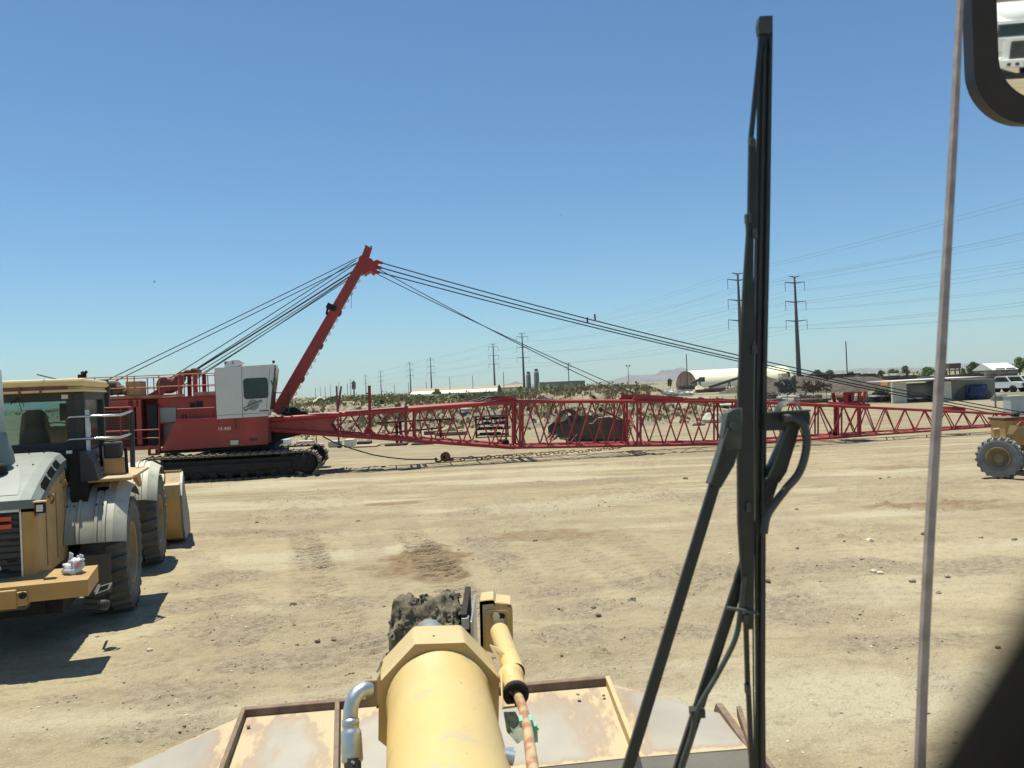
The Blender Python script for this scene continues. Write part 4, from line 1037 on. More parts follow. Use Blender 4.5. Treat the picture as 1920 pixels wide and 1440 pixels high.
        mb = MB()
        for ya, yb in ((-2.0, -1.72), (-1.66, -1.40), (-1.34, -1.12)):
            mb.add([(s * (hx - .03), ya, zt(ya) - .045), (s * (hx + .023), ya + .02, zt(ya) - .125), (s * (hx + .023), yb + .02, zt(yb) - .125), (s * (hx - .03), yb, zt(yb) - .045)], [(0, 1, 2, 3)])
        mb.v = [v + Vector((s * .006, 0, .006)) for v in mb.v]; mb.build("hood_vent", "void", sh)
    mb = MB(); ysn = np.linspace(yr - .02, yf, 12)
    for a, b in zip(ysn[:-1], ysn[1:]): mb.add([(-.44, a, zt(a)), (.44, a, zt(a)), (.44, b, zt(b)), (-.44, b, zt(b))], [(0, 1, 2, 3)])
    mb.bx(-.62, .62, yr - .05, yr - .02, zr - .10, zr + .005)
    hd = mb.build("engine_hood", "hood", ld)
    mb = MB(); ysn = np.linspace(-2.30, -1.55, 7)
    for a, b in zip(ysn[:-1], ysn[1:]):
        f = lambda y: .40 - .16 * ((y + 2.3) / .75) ** 1.5
        mb.add([(-f(a), a, zt(a) + .006), (f(a), a, zt(a) + .006), (f(b), b, zt(b) + .006), (-f(b), b, zt(b) + .006)], [(0, 1, 2, 3)])
    mb.build("hood_panel", "hooddk", hd)
    mb = MB()
    for y in (-1.45, -.85):
        for x in (-.4, -.2, 0, .2, .38): mb.blob((x, y, zt(y) + .006), .013, .013, .008, 0, 0, 1)
    mb.build("bolt", "black", hd)
    # grille
    mb = MB(); mb.bx(-.46, .46, yr - .0, yr + .04, .95, 1.84); gr = mb.build("radiator_grille", "dkgrey", ld)
    mb = MB(); 
    for i in range(11):
        z = 1.02 + i * .075; mb.bx(-.44, .44, yr - .012, yr, z, z + .012)
    random.seed(5)
    for i in range(26):
        x = random.uniform(-.3, .42); z = random.uniform(1.0, 1.7); mb.bx(x - .05, x + .05, yr - .014, yr - .001, z, z + .028)
    mb.build("grille_slot", "black", gr)
    mb = MB(); mb.bx(.445, .465, yr - .03, yr, .98, 1.84); mb.bx(-.46, .465, yr - .03, yr, 1.80, 1.83); mb.build("grille_trim", "chromeold", gr)
    for dz in (0, -.09):
        mb = MB(); mb.bx(.22, .36, yr - .03, yr - .012, 1.70 + dz, 1.75 + dz); mb.build("red_light", "redlamp", gr, label="bright red tail light" if not dz else "dull lower red tail light")
    mb = MB(); mb.blob((.05, yr - .02, 1.70), .035, .006, .035, .2, 1, 2); mb.blob((.18, yr - .02, 1.46), .03, .006, .03, .2, 1, 2); mb.blob((.2, yr - .02, 1.16), .035, .006, .035, .2, 2, 2); mb.build("pale_cap", "lamp", gr)
    q = Yp(76, 952, yr - .05)
    mb = MB(); mb.bx(q.x - .055, q.x + .055, yr - .09, yr - .03, q.z - .06, q.z + .06); lh = mb.build("work_lamp", "black", ld)
    mb = MB(); mb.bx(q.x - .035, q.x + .035, yr - .096, yr - .09, q.z - .04, q.z + .04); mb.build("lens", "lamp", lh)
    mb = MB(); mb.bx(q.x - .065, q.x + .07, yr - .12, yr - .03, q.z + .07, q.z + .085); mb.build("lamp_bracket", "yelcream", lh)
    # exhaust / pre-cleaner on hood
    b = Yp(2, 850, -1.3)
    mb = MB(); mb.lathe([(-.03, .24), (.12, .22), (.38, .15), (.40, .135), (1.2, .12), (1.2, .001)], (b.x - .08, b.y, zt(b.y)), (0, 0, 1), 28); mb.build("exhaust_stack", "chromeold" if False else "hood", ld)
    b = Yp(-8, 880, -1.7); mb = MB(); mb.lathe([(0, .13), (.10, .13), (.13, .1), (.14, .001)], (b.x, b.y, zt(b.y)), (0, 0, 1), 20); mb.build("filler_cap", "black", ld)
    # cab
    cx0, cx1, cy0, cy1 = -.80, .80, -.30, 1.35
    mb = MB()
    for x in (cx0 + .05, cx1 - .07):
        for y in (cy0 + .05, cy1 - .05): mb.bx(x - .07, x + .07, y - .06, y + .06, 1.5, 3.2)
    mb.bx(cx0, cx1, cy0, cy1, 1.45, 2.36); mb.bx(cx0, cx1, cy0 + .005, cy0 + .10, 2.36, 2.50); mb.bx(cx0, cx1, cy0, cy1, 3.10, 3.22); mb.bx(cx1 - .24, cx1 - .003, cy0 + .003, cy0 + .12, 2.36, 3.15)
    mb.bx(-.62, -.5, cy0 + .003, cy0 + .1, 2.36, 3.15)
    cab = mb.build("cab", "dkgrey", ld, bev=.015)
    mb = MB(); mb.bx(-.88, .84, -.50, 1.6, 3.29, 3.40); mb.bx(-.84, .80, -.46, 1.55, 3.22, 3.29)
    rf = mb.build("cab_roof", "yelcream", cab, bev=.05)
    mb = MB(); mb.bx(-.82, .82, -.515, 1.6, 3.215, 3.25); mb.build("roof_rail", "yelcream", rf, bev=.012)
    mb = MB()
    for x in (-.45, .02, .28): mb.bx(x, x + .03, -.52, -.49, 3.20, 3.30)
    mb.bx(-.7, .62, -.505, -.465, 3.248, 3.292); mb.build("roof_slot", "reddull", rf)
    for nm, a in (("rear_window", (-.74, .62, cy0 + .05, cy0 + .058, 2.48, 3.12)), ("front_window", (-.74, .74, cy1 - .06, cy1 - .052, 2.0, 3.12))):
        mb = MB(); mb.bx(*a); mb.build(nm, "tint", cab)
    for s in (-1, 1):
        mb = MB(); x = cx1 - .06 if s > 0 else cx0 + .06; mb.bx(x - .004, x + .004, cy0 + .12, cy1 - .12, 2.36, 3.12); mb.build("side_window", "tint" if s < 0 else "glassdk", cab)
    q0 = Yp(66, 790, .45)
    mb = MB(); mb.prism([(q0.x - .24, .42, 2.1), (q0.x + .24, .42, 2.1), (q0.x + .2, .42, 2.62), (q0.x + .13, .42, 2.92), (q0.x + .06, .42, 2.98), (q0.x - .1, .42, 2.98), (q0.x - .17, .42, 2.9), (q0.x - .21, .42, 2.62)], (0, .14, 0)); mb.build("seat", "black", cab, bev=.03)
    mb = MB(); c = Yp(103, 800, 1.0); mb.lathe([(-.01, .17), (0, .185), (.01, .17)], (c.x, .95, c.z - .0), (0, -.4, 1), 24); mb.tube((c.x, .95, c.z), (c.x, 1.1, 2.1), .05, 8); mb.bx(c.x - .15, c.x + .2, 1.1, 1.2, 2.1, c.z); mb.build("steering_column", "black", cab)
    mb = MB(); q = Yp(119, 772, -.2); mb.bx(q.x - .07, q.x + .1, -.1, 0, q.z - .13, q.z + .12); mb.build("monitor", "black", cab)
    mb = MB(); q = Yp(123, 744, -.26); mb.bx(q.x - .04, q.x + .04, -.33, -.30, q.z - .03, q.z + .03); mb.build("sticker", "offwhite", cab)
    mb = MB(); mb.tube(Yp(20, 758, -.32), Yp(34, 746, -.32), .008, 5); mb.tube(Yp(34, 747, -.32), Yp(41, 772, -.32), .005, 5); mb.tube(Yp(41, 747, -.32), Yp(45, 762, -.32), .005, 5); mb.build("rear_wiper", "black", cab)
    mb = MB(); mb.tube(Yp(70, 702.5, -.6), Yp(152, 722, .4), .008, 5); mb.tube(Yp(155, 719, .4), Yp(153, 723, .4), .02, 6); mb.build("antenna", "black", cab)
    mb = MB(); q = Yp(152, 745, -.2); mb.bx(.81, .86, -.35, -.3, 2.2, 2.95); mb.bx(.83, .87, -.38, -.3, 2.58, 2.76); mb.build("door_trim", "chromeold", cab)
    # side mirror hanging at the front right
    mb = MB(); a = Yp(165, 718, 1.5); b_ = Yp(203, 716, 1.5); mb.bar(a, b_, .14, .09); mb.prism([Yp(182, 724, 1.5), Yp(204, 724, 1.5), Yp(204, 763, 1.5), Yp(184, 763, 1.5)], (0, .12, 0)); mb.build("side_mirror", "dkgrey", cab, bev=.02)
    # platform, fender deck, steps
    mb = MB(); mb.bx(.62, 1.42, -.62, 1.35, 1.93, 1.97); mb.bx(.62, .82, -.55, 1.3, 1.5, 1.93); mb.build("platform", "yel", ld, bev=.01)
    mb = MB(); mb.prism([(.64, -.66, 1.5), (.64, -.66, 2.30), (.70, -.66, 2.38), (.78, -.66, 2.36), (.86, -.66, 2.1), (.86, -.66, 1.5)], (0, .5, 0)); mb.build("air_duct", "black", ld, bev=.02)
    mb = MB(); mb.prism([(.78, -.68, 1.96), (.78, -.68, 2.38), (.86, -.68, 2.36), (.95, -.68, 2.22), (1.0, -.68, 1.96)], (0, .4, 0)); mb.build("side_cover", "dkgrey", ld, bev=.02)
    mb = MB(); q = Yp(129, 848, -.7); mb.bx(q.x - .03, q.x + .04, -.72, -.68, q.z - .02, q.z + .02); mb.build("number_plate", "white", ld)
    # hand rails
    mb = MB()
    for y_, x0_ in ((782, 130), (824, 131)):
        a, b_, c_ = Yp(x0_, y_, -.45), Yp(226, y_ - 4, -.45), Yp(247, y_ - 11, -.2); mb.pipe([a + Vector((-.04, .1, -.03)), a, a.lerp(b_, .5), b_, c_], .017, 8)
    hr = mb.build("handrail", "chrome", ld)
    mb = MB(); a, b_ = Yp(247, 772, -.2), Yp(249, 876, -.2); mb.tube(a, b_, .035, 8); mb.build("rail_post", "dkgrey", hr)
    # canister on the fender deck
    p0 = Yp(215, 884, .1)
    mb = MB(); mb.bx(p0.x - .14, p0.x + .13, 0, .28, 1.97, 2.22); cn = mb.build("tank_bracket", "yel", ld, bev=.02)
    mb = MB(); mb.bx(p0.x - .13, p0.x + .11, .02, .26, 2.22, 2.46); mb.tube((p0.x - .01, .14, 2.46), (p0.x - .01, .14, 2.48), .1, 16); mb.build("canister", "dkgrey", cn, bev=.03)
    mb = MB(); mb.tube((p0.x - .17, .1, 2.1), (p0.x - .18, .1, 2.42), .02, 6); mb.tube((p0.x + .17, .1, 1.98), (p0.x + .16, .1, 2.36), .025, 6); mb.pipe([(p0.x - .17, .05, 2.2), (p0.x - .22, .05, 2.1), (p0.x - .2, .05, 2.0), (p0.x - .28, .05, 1.98)], .012, 6); mb.build("fitting", "black", cn)
    q = Yp(178, 853, .5); mb = MB(); mb.tube(q + Vector((-.07, 0, 0)), q + Vector((.08, 0, 0)), .05, 12); mb.build("filter_bowl", "chrome", ld)
    # front frame and lift arms
    mb = MB(); mb.bx(-.45, .7, 2.6, 3.4, 1.3, 2.25); mb.bx(-.6, .6, 2.9, 3.9, 1.1, 1.75); mb.build("front_frame", "yel", ld, bev=.03)
    for s in (-1, 1):
        mb = MB(); mb.prism([(s * .62, 2.7, 1.95), (s * .62, 2.7, 2.2), (s * .62, 4.2, 1.75), (s * .62, 5.3, .75), (s * .62, 5.3, .5), (s * .62, 4.1, 1.4)], (s * .1, 0, 0)); mb.build("lift_arm", "yel", ld, bev=.02)
    mb = MB(); mb.prism([Yp(252, 880, .9), Yp(262, 876, 1.2), Yp(266, 912, 1.2), Yp(257, 898, .9)], (-.06, 0, 0)); mb.build("corner_bracket", "yel", ld)
    # bucket
    outp = [(5.75, 1.52), (5.55, 1.30), (5.32, 1.28), (5.30, 1.0), (5.42, .5), (5.62, .12), (5.85, .05), (7.1, .03)]
    inp = [(7.1, .07), (5.9, .12), (5.7, .2), (5.50, .52), (5.40, 1.0), (5.42, 1.2), (5.62, 1.25), (5.82, 1.5)]
    mb = MB(); mb.prism([(-1.52, a, b) for a, b in outp + inp], (3.04, 0, 0)); bu = mb.build("bucket", "yel", ld, bev=.01)
    for s in (-1, 1):
        mb = MB(); mb.prism([(s * 1.52, 5.75, 1.52), (s * 1.52, 5.95, 1.42), (s * 1.52, 6.15, 1.1), (s * 1.52, 6.9, .5), (s * 1.52, 7.1, .05), (s * 1.52, 5.8, .05), (s * 1.52, 5.45, .4), (s * 1.52, 5.3, 1.05), (s * 1.52, 5.5, 1.3)], (s * .05, 0, 0)); mb.build("bucket_side", "flap" if False else "fender", bu)
    mb = MB()
    for x in (-1.2, -.4, .4, 1.18): mb.prism([(x, 5.31, 1.28), (x, 5.58, 1.30), (x, 5.78, 1.54), (x, 5.72, 1.56)], (.03, 0, 0))
    mb.bx(-1.54, 1.54, 5.74, 5.80, 1.50, 1.55); mb.build("bucket_rib", "yel", bu)
    # hanging work light by the rear wheel and loose chain end on tyre
    c = A(192, 1112, 1, -2.05)
    mb = MB(); mb.ring([c + Vector(v) for v in ((-.09, 0, -.05), (.08, 0, 0), (.1, .12, .06), (-.05, .12, .03))], [c + Vector(v) for v in ((-.06, .02, -.035), (.055, .02, 0), (.07, .1, .045), (-.04, .1, .02))], (0, 0, .04)); mb.bar(c + Vector((-.1, .1, -.02)), c + Vector((-.12, .5, 0)), .03, .04); hl = mb.build("step_frame", "dkgrey", ld)
    mb = MB(); mb.lathe([(-.05, .001), (-.04, .06), (.04, .075), (.06, .06), (.06, .001)], c + Vector((.0, .06, -.17)), (.1, .5, 1), 20); mb.build("round_reflector", "dkgrey", hl)
    return ld, A
loadA, LA = loader_a()
def bag():
    q = LA(137, 1070, 2, 1.06); w_ = loadA.matrix_basis @ Vector((q.x, q.y, 1.0))
    mb = MB(); mb.blob(w_ + Vector((0, 0, .085)), .12, .10, .085, .22, 3, 3, 2.2); mb.blob(w_ + Vector((.05, 0, .16)), .075, .07, .05, .5, 5, 3, 3)
    for dx_, h_ in ((-.03, .13), (.09, .1), (.06, .09)): mb.prism([w_ + Vector((dx_ - .018, 0, .15)), w_ + Vector((dx_ + .018, 0, .15)), w_ + Vector((dx_ + .024, .02, .15 + h_ * .8)), w_ + Vector((dx_ - .008, 0, .15 + h_))], (0, .02, 0))
    o = mb.build("plastic_bag", "plastic", loc=w_); tag(o, "crumpled white plastic bag left on the parked loader's rear counterweight", "plastic bag")
    mb = MB(); mb.blob(w_ + Vector((.085, -.065, .15)), .035, .02, .03, .2, 1, 2); mb.build("pink_print", "pink", o, world=True)
bag()

# ------------------------------------------------------------------ the loader the picture is taken from
def own():
    ow = thing("wheel_loader", (0, 1.5, 0), "yellow loader seen from its own cab, with wiper, mirror, thick cylinder and worn bucket", "wheel loader")
    b = lambda mb, n, m, par=ow, **k: mb.build(n, m, par, world=True, **k)
    # tilt cylinder
    Ya, Yb = 1.93, 1.2
    a = P(823, 1311, Ya); r_ = 95 / F * Ya
    n0 = P(839, 1440, 1.61); dr = (a - n0).normalized(); nb = n0 - dr * .6
    mb = MB(); Lc = (a - nb).length
    mb.lathe([(0, r_), (Lc * .75, r_), (Lc - .035, r_), (Lc - .03, r_ + .004), (Lc, r_ + .004)], nb, dr, 64); cy = b(mb, "tilt_cylinder", "yelown")
    sx = dr.cross(Vector((0, 0, 1))).normalized(); sz = sx.cross(dr).normalized(); 
    rl = Matrix.Rotation(R(3.0), 3, dr); sx = rl @ sx; sz = rl @ sz
    ap = 113 / F * 1.90; k_ = math.tan(math.pi / 8) * ap
    octo = [(-k_, ap), (k_, ap), (ap, k_ * .9), (ap, -k_ * 1.4), (k_, -ap * 1.1), (-k_, -ap * 1.1), (-ap, -k_ * 1.4), (-ap, k_ * .9)]
    c0 = a - dr * .02
    mb = MB(); mb.prism([c0 + sx * x + sz * z for x, z in octo], dr * .125); hd = b(mb, "cylinder_head", "yelown2", bev=.006)
    mb = MB(); p_ = a + sz * (ap + .001) + dr * .03 + sx * -.012; mb.blob(p_, .003, .003, .002, 0, 0, 1); mb.tube(c0 - sx * ap - sx * .001 + sz * .0 + dr * .06, c0 - sx * ap - sx * .006 + dr * .06, .03, 6); b(mb, "grease_plug", "dkgrey", hd)
    mb = MB(); mb.box(a - sx * (ap + .0) + dr * .05 + sz * .06, (.003, .09, .003)); b(mb, "weld_line", "dkgrey", hd)
    # rod, clevis and mud caked linkage pin
    mb = MB(); mb.tube(a + dr * .1, a + dr * .55, .055, 20); b(mb, "piston_rod", "chromeold")
    mb = MB(); pc = P(806, 1199, 2.42)
    import bmesh
    for i, (xo, rr_, ww) in enumerate(((-.064, .122, .075), (-.004, .112, .09), (.052, .126, .070))):
        bm = bmesh.new(); bmesh.ops.create_icosphere(bm, subdivisions=5, radius=1)
        vs = []
        for v in bm.verts:
            c = v.co; q = (abs(c.x) ** 3 + (c.y ** 2 + c.z ** 2) ** 1.5) ** (1 / 3.0)
            c = c / max(q, .6)
            w3 = Vector((c.x * 1.0, c.y * 1.9, c.z * 1.9)); nn = noise.fractal(w3 * 1.5 + Vector((i * 5, 0, 0)), .7, 2.1, 6) * .17 + .06 * noise.noise(w3 * 5)
            s = 1 + nn
            vs.append(pc + Vector((xo, 0, 0)) + Vector((c.x * ww * .62, c.y * rr_ * s, c.z * rr_ * s * (1.0))))
        mb.add(vs, [[v.index for v in f.verts] for f in bm.faces], True); bm.free()
    random.seed(21); base_v = [v.copy() for v in mb.v]
    for i in range(260):
        v = random.choice(base_v)
        if v.z < pc.z - .03: continue
        s_ = random.uniform(.003, .010); mb.blob(v, s_ * random.uniform(.8, 1.5), s_, s_ * random.uniform(.6, 1.1), .5, i, 2, 2.5)
    b(mb, "linkage_pin_boss", "mud")
    mb = MB(); mb.prism([pc + Vector(v) for v in ((.10, -.12, .10), (.10, .12, .12), (.10, .14, -.3), (.10, -.12, -.3))], (.016, 0, 0)); b(mb, "link_plate", "black", bev=.003)
    mb = MB(); mb.prism([pc + Vector(v) for v in ((.128, -.16, .09), (.128, .1, .10), (.128, .1, -.3), (.128, -.16, -.3))], (.004, 0, 0)); mb.box(pc + Vector((.112, -.11, .075)), (.02, .03, .03)); b(mb, "shim", "chromeold", bev=.001)
    # bell crank below
    mb = MB(); mb.prism([pc + Vector(v) for v in ((-.09, -.1, -.05), (-.09, .12, .05), (-.09, .6, -.5), (-.09, .35, -1.3), (-.09, .1, -1.25), (-.09, .2, -.6))], (.18, 0, 0)); b(mb, "bell_crank", "yelown2", bev=.01)
    for s in (-1, 1):
        mb = MB(); mb.prism([Vector((s * .5 - .1, 1.6, 1.2)), Vector((s * .5 - .1, 1.8, 1.5)), Vector((s * .5 - .1, 3.0, 1.05)), Vector((s * .5 - .1, 3.7, .55)), Vector((s * .5 - .1, 3.6, .4)), Vector((s * .5 - .1, 2.6, .8))], (.08, 0, 0)); b(mb, "lift_arm", "yelown2", bev=.01)
    # bracket with slotted plate
    Yk = 2.28
    bp = [(899, 1128), (924, 1126), (927, 1134), (958, 1137), (962, 1150), (962, 1232), (900, 1206)]
    mb = MB(); q = [P(x, y, Yk) for x, y in bp]
    bw = .06
    mb.prism([P(899, 1128, Yk), P(925, 1125, Yk), P(928, 1131, Yk), P(958, 1134, Yk), P(961, 1142, Yk), P(963, 1240, Yk), P(901, 1216, Yk)], (0, .012, 0))
    tl = [P(899, 1128, Yk), P(925, 1125, Yk), P(928, 1131, Yk), P(958, 1134, Yk)]
    for u, v in zip(tl[:-1], tl[1:]): mb.prism([u, v, v + Vector((0, 0, -.01)), u + Vector((0, 0, -.01))], (0, .1, 0))
    mb.prism([P(901, 1216, Yk), P(899, 1128, Yk), P(899, 1128, Yk) + Vector((.008, 0, 0)), P(901, 1216, Yk) + Vector((.008, 0, 0))], (0, .1, 0))
    kb = b(mb, "kickout_bracket", "yelown2", bev=.003)
    mb = MB()
    def rr(x0, y0, x1, y1, rad, Y, n=5):
        pts = []
        for cx, cy, a0 in ((x0 + rad, y0 + rad, 180), (x1 - rad, y0 + rad, 270), (x1 - rad, y1 - rad, 0), (x0 + rad, y1 - rad, 90)):
            for i in range(n + 1): t = R(a0 + 90 * i / n); pts.append(P(cx + rad * math.cos(t), cy + rad * math.sin(t), Y))
        return pts
    mb.ring(rr(911, 1144, 954, 1235, 6, Yk - .004), rr(913, 1146, 952, 1234, 5, Yk - .004), (0, .005, 0)); b(mb, "plate_edge", "yelown", kb)
    mb = MB(); mb.prism(rr(921, 1151, 947, 1160, 4, Yk - .003), (0, .004, 0)); b(mb, "slot", "black", kb)
    mb = MB(); q = P(930, 1156, Yk - .012); mb.tube(q, q + Vector((0, .01, 0)), .011, 6); mb.prism([P(924, 1160, Yk - .008), P(944, 1160, Yk - .008), P(946, 1176, Yk - .008), P(930, 1180, Yk - .008)], (0, .006, 0)); b(mb, "bolt", "chromeold", kb)
    # positioner tube
    t0, t1 = P(937, 1186, 2.20), P(965, 1262, 1.98)
    d_ = (t1 - t0).normalized()
    mb = MB(); L1 = (t1 - t0).length
    mb.lathe([(-.02, .001), (-.018, .018), (-.005, .0245), (L1 * .97, .0255), (L1, .025)], t0, d_, 28)
    t2 = P(967, 1300, 1.86); L2 = (t2 - t0).length; d2 = (t2 - t0).normalized()
    mb.lathe([(L2 * .72, .0255), (L2 * .73, .029), (L2 * .79, .029), (L2 * .80, .0262), (L2, .0262)], t0, d2, 28)
    tb = b(mb, "positioner_tube", "yelown")
    mb = MB(); mb.lathe([(-.008, .0265), (-.004, .029), (.006, .029), (.008, .016), (-.02, .015)], t2, d2, 28); mb.box(P(963, 1280, 1.87), (.018, .01, .004)); mb.box(P(970, 1282, 1.87), (.008, .01, .01)); b(mb, "end_ring", "black", tb)
    mb = MB(); mb.pipe([t2 - d2 * .05, P(981, 1330, 1.80), P(989, 1365, 1.70), P(999, 1440, 1.52), P(1015, 1560, 1.30)], [.0105, .0105, .0105, .0115, .0115], 14); b(mb, "positioner_rod", "rodrust", tb)
    mb = MB(); q = P(986, 1352, 1.735); mb.box(q, (.028, .03, .016)); mb.box(q + Vector((.012, -.005, -.022)), (.022, .02, .035)); mb.tube(q + Vector((.014, -.01, -.012)), q + Vector((.026, -.01, -.012)), .004, 6); b(mb, "rod_clamp", "green", tb, bev=.003)
    mb = MB(); mb.prism([P(938, 1262, 1.88), P(941, 1262, 1.88), P(944, 1325, 1.80), P(965, 1323, 1.80), P(965, 1327, 1.80), P(941, 1330, 1.80)], (0, .01, 0)); b(mb, "wire_bracket", "yelown2", hd)
    mb = MB(); mb.prism([P(944, 1335, 1.78), P(966, 1334, 1.78), P(975, 1352, 1.78), P(985, 1385, 1.75), P(970, 1395, 1.75), P(950, 1372, 1.78)], (0, .01, -.003)); b(mb, "mounting_plate", "wgreen", hd)
    mb = MB(); mb.tube(P(946, 1418, 1.55), P(964, 1422, 1.55), .013, 12); mb.box(P(955, 1411, 1.57), (.018, .02, .012)); b(mb, "lower_fitting", "chromeold", cy)
    # bracket over bucket arm: orange corner piece
    mb = MB(); mb.prism([P(918, 1210, 2.05), P(930, 1214, 2.05), P(972, 1246, 2.0), P(975, 1260, 2.0), P(962, 1252, 2.0), P(940, 1252, 2.02)], (0, .008, 0)); b(mb, "gusset", "yelown2", hd)
    # hydraulic elbow and hose
    mb = MB(); mb.box(P(700, 1292, 1.80), (.026, .05, .055)); mb.tube(P(688, 1273, 1.79), P(696, 1273, 1.79), .007, 8); mb.tube(P(688, 1310, 1.79), P(696, 1310, 1.79), .007, 8); fl = b(mb, "port_flange", "rim", hd, bev=.003)
    el = [P(694, 1291, 1.78), P(682, 1292, 1.77), P(670, 1300, 1.76), P(661, 1314, 1.75), P(657.5, 1332, 1.745), P(657, 1352, 1.74)]
    el2 = []
    for i in range(len(el) - 1):
        for t in (0, .33, .66): el2.append(el[i].lerp(el[i + 1], t))
    el2.append(el[-1])
    mb = MB(); mb.pipe(el2, .0155, 16); e_ = b(mb, "elbow_fitting", "chromeold")
    mb = MB(); mb.lathe([(0, .016), (0, .0175), (.012, .0175), (.013, .0165), (.02, .017), (.024, .0205), (.03, .021), (.078, .0215), (.082, .02), (.083, .016)], P(657, 1348, 1.735), (P(662, 1448, 1.70) - P(657, 1348, 1.735)), 24); b(mb, "crimp_sleeve", "dkgrey" if False else "chromeold", e_)
    mb = MB(); mb.pipe([P(661, 1420, 1.705), P(662, 1470, 1.69), P(664, 1600, 1.6)], .0175, 16); b(mb, "hydraulic_hose", "hose", e_)
    mb = MB()
    q = P(659, 1432, 1.705 - .019); mb.prism([q + Vector(v) for v in ((-.004, 0, -.004), (-.001, 0, -.004), (.003, 0, .005), (0, 0, .005))], (0, .002, 0)); mb.prism([q + Vector(v) for v in ((.001, 0, -.006), (.004, 0, -.006), (.006, 0, .003), (.003, 0, .003))], (0, .002, 0)); b(mb, "hose_mark", "offwhite", e_)
    # ---------- bucket
    Yt = 4.05
    T0, T1 = P(455, 1341, Yt), P(1143, 1281, Yt)
    T1 = Vector((T1.x, T1.y, T1.z)); Tm = lambda px: T0.lerp(T1, (px - 455) / (1143 - 455))
    B0, B1 = P(402, 1500, 3.42), P(1192, 1419, 3.50)
    Wl, Wr = P(190, 1462, 3.92), P(1382, 1346, 3.98)
    Wlb, Wrb = P(150, 1580, 3.4), P(1402, 1403, 3.50)
    def sheet(pts, th=.016): 
        n_ = (pts[1] - pts[0]).cross(pts[2] - pts[0]).normalized(); n_ = n_ if n_.z > 0 else -n_
        m = MB(); m.prism(pts, -n_ * th); return m
    def worn(pts, name, par, wear=(1, 1, 1, 1), nu=40, nv=22):
        """plate T-left, T-right, B-right, B-left with its distance to the edges stored for the worn paint"""
        a0, a1, c1, c0 = pts; n_ = (a1 - a0).cross(c1 - a0).normalized(); n_ = n_ if n_.z > 0 else -n_
        vs = []; ed = []
        for j in range(nv + 1):
            for i in range(nu + 1):
                u, v = i / nu, j / nv; l = a0.lerp(c0, v); r = a1.lerp(c1, v); vs.append(l.lerp(r, u))
                W_ = (r - l).length; Hh_ = (a0 - c0).length * .5 + (a1 - c1).length * .5
                ed.append(min(u * W_ / max(wear[3], 1e-3), (1 - u) * W_ / max(wear[1], 1e-3), v * Hh_ / max(wear[0], 1e-3), (1 - v) * Hh_ / max(wear[2], 1e-3)))
        k = len(vs); vs += [p - n_ * .016 for p in vs]; ed += ed; fs = []
        for j in range(nv):
            for i in range(nu):
                q = j * (nu + 1) + i; fs.append((q, q + 1, q + nu + 2, q + nu + 1)); fs.append((k + q, k + q + nu + 1, k + q + nu + 2, k + q + 1))
        per = [i for i in range(nu)] + [nu + j * (nu + 1) for j in range(nv)] + [nv * (nu + 1) + i for i in range(nu, 0, -1)] + [j * (nu + 1) for j in range(nv, 0, -1)]
        for x, y in zip(per, per[1:] + per[:1]): fs.append((x, k + x, k + y, y))
        m = MB(); m.add(vs, fs); o = b(m, name, own_bucket, par)
        at = o.data.attributes.new("edge", 'FLOAT', 'POINT'); at.data.foreach_set("value", np.array(ed, dtype=np.float32)); return o
    bk = worn([T0, Tm(633), B0.lerp(B1, 226 / 790), B0], "bucket", ow, (1, .8, .1, 1), 40, 24)
    worn([Tm(633) + Vector((0, 0, -.001)), T1 + Vector((0, 0, -.001)), B1 + Vector((0, 0, -.001)), B0.lerp(B1, 226 / 790) + Vector((0, 0, -.001))], "back_plate", bk, (1, 1.2, .25, .5), 60, 24)
    worn([Wl, T0 + Vector((0, 0, -.002)), B0 + Vector((0, 0, -.002)), Wlb], "spill_wing", bk, (.02, 1, .1, .02))
    worn([T1 + Vector((0, 0, -.002)), Wr, Wrb, B1 + Vector((0, 0, -.002))], "spill_wing", bk, (.02, .15, .35, .7))
    # shell going down towards us and then forward to the cutting edge
    shell = [(0, 0), (-.10, -.22), (-.14, -.5), (-.05, -.8), (.15, -1.02), (.5, -1.08), (1.5, -1.1)]
    mb = MB(); e0, e1 = Wlb, Wrb; pts_ = [e0, B0, B1, e1]
    for (ya, za), (yb, zb) in zip(shell[:-1], shell[1:]):
        for u, v in zip(pts_[:-1], pts_[1:]):
            mb.add([u + Vector((0, ya, za - .004)), v + Vector((0, ya, za - .004)), v + Vector((0, yb, zb)), u + Vector((0, yb, zb))], [(0, 1, 2, 3)], False)
    b(mb, "bucket_shell", own_bucket2, bk)
    for e in (e0, e1):
        mb = MB(); mb.prism([e + Vector((0, ya, za)) for ya, za in shell] + [e + Vector((1e-4, 1.2, -.7)), e + Vector((1e-4, .55, -.02))], (.03, 0, 0)); b(mb, "bucket_side", "buckrust", bk)
    mb = MB(); mb.bar(T0 + Vector((0, 0, .012)), T1 + Vector((0, 0, .012)), .04, .045, (0, 0, 1)); b(mb, "top_rail", "buckrust", bk, bev=.005)
    for px, bp_, w_, h_ in ((458, B0, .022, .05), (633, B0.lerp(B1, (628 - 402) / 790), .022, .05), (1139, B1, .022, .055)):
        t = Tm(px); mb = MB(); mb.bar(t + Vector((0, 0, .012)), bp_ + Vector((0, -.02, .02)), w_, .055, (0, 0, 1), w_, h_); b(mb, "rib", "yelown2" if px == 1139 else "buckrust", bk, bev=.003)
    mb = MB(); mb.bar(Wr + Vector((.01, 0, .03)), P(1408, 1408, 3.45) + Vector((0, 0, .02)), .02, .05); mb.bar(P(1408, 1408, 3.45) + Vector((0, 0, .02)), P(1448, 1452, 3.3), .02, .06); b(mb, "side_edge", "buckrust", bk)
    mb = MB(); random.seed(3)
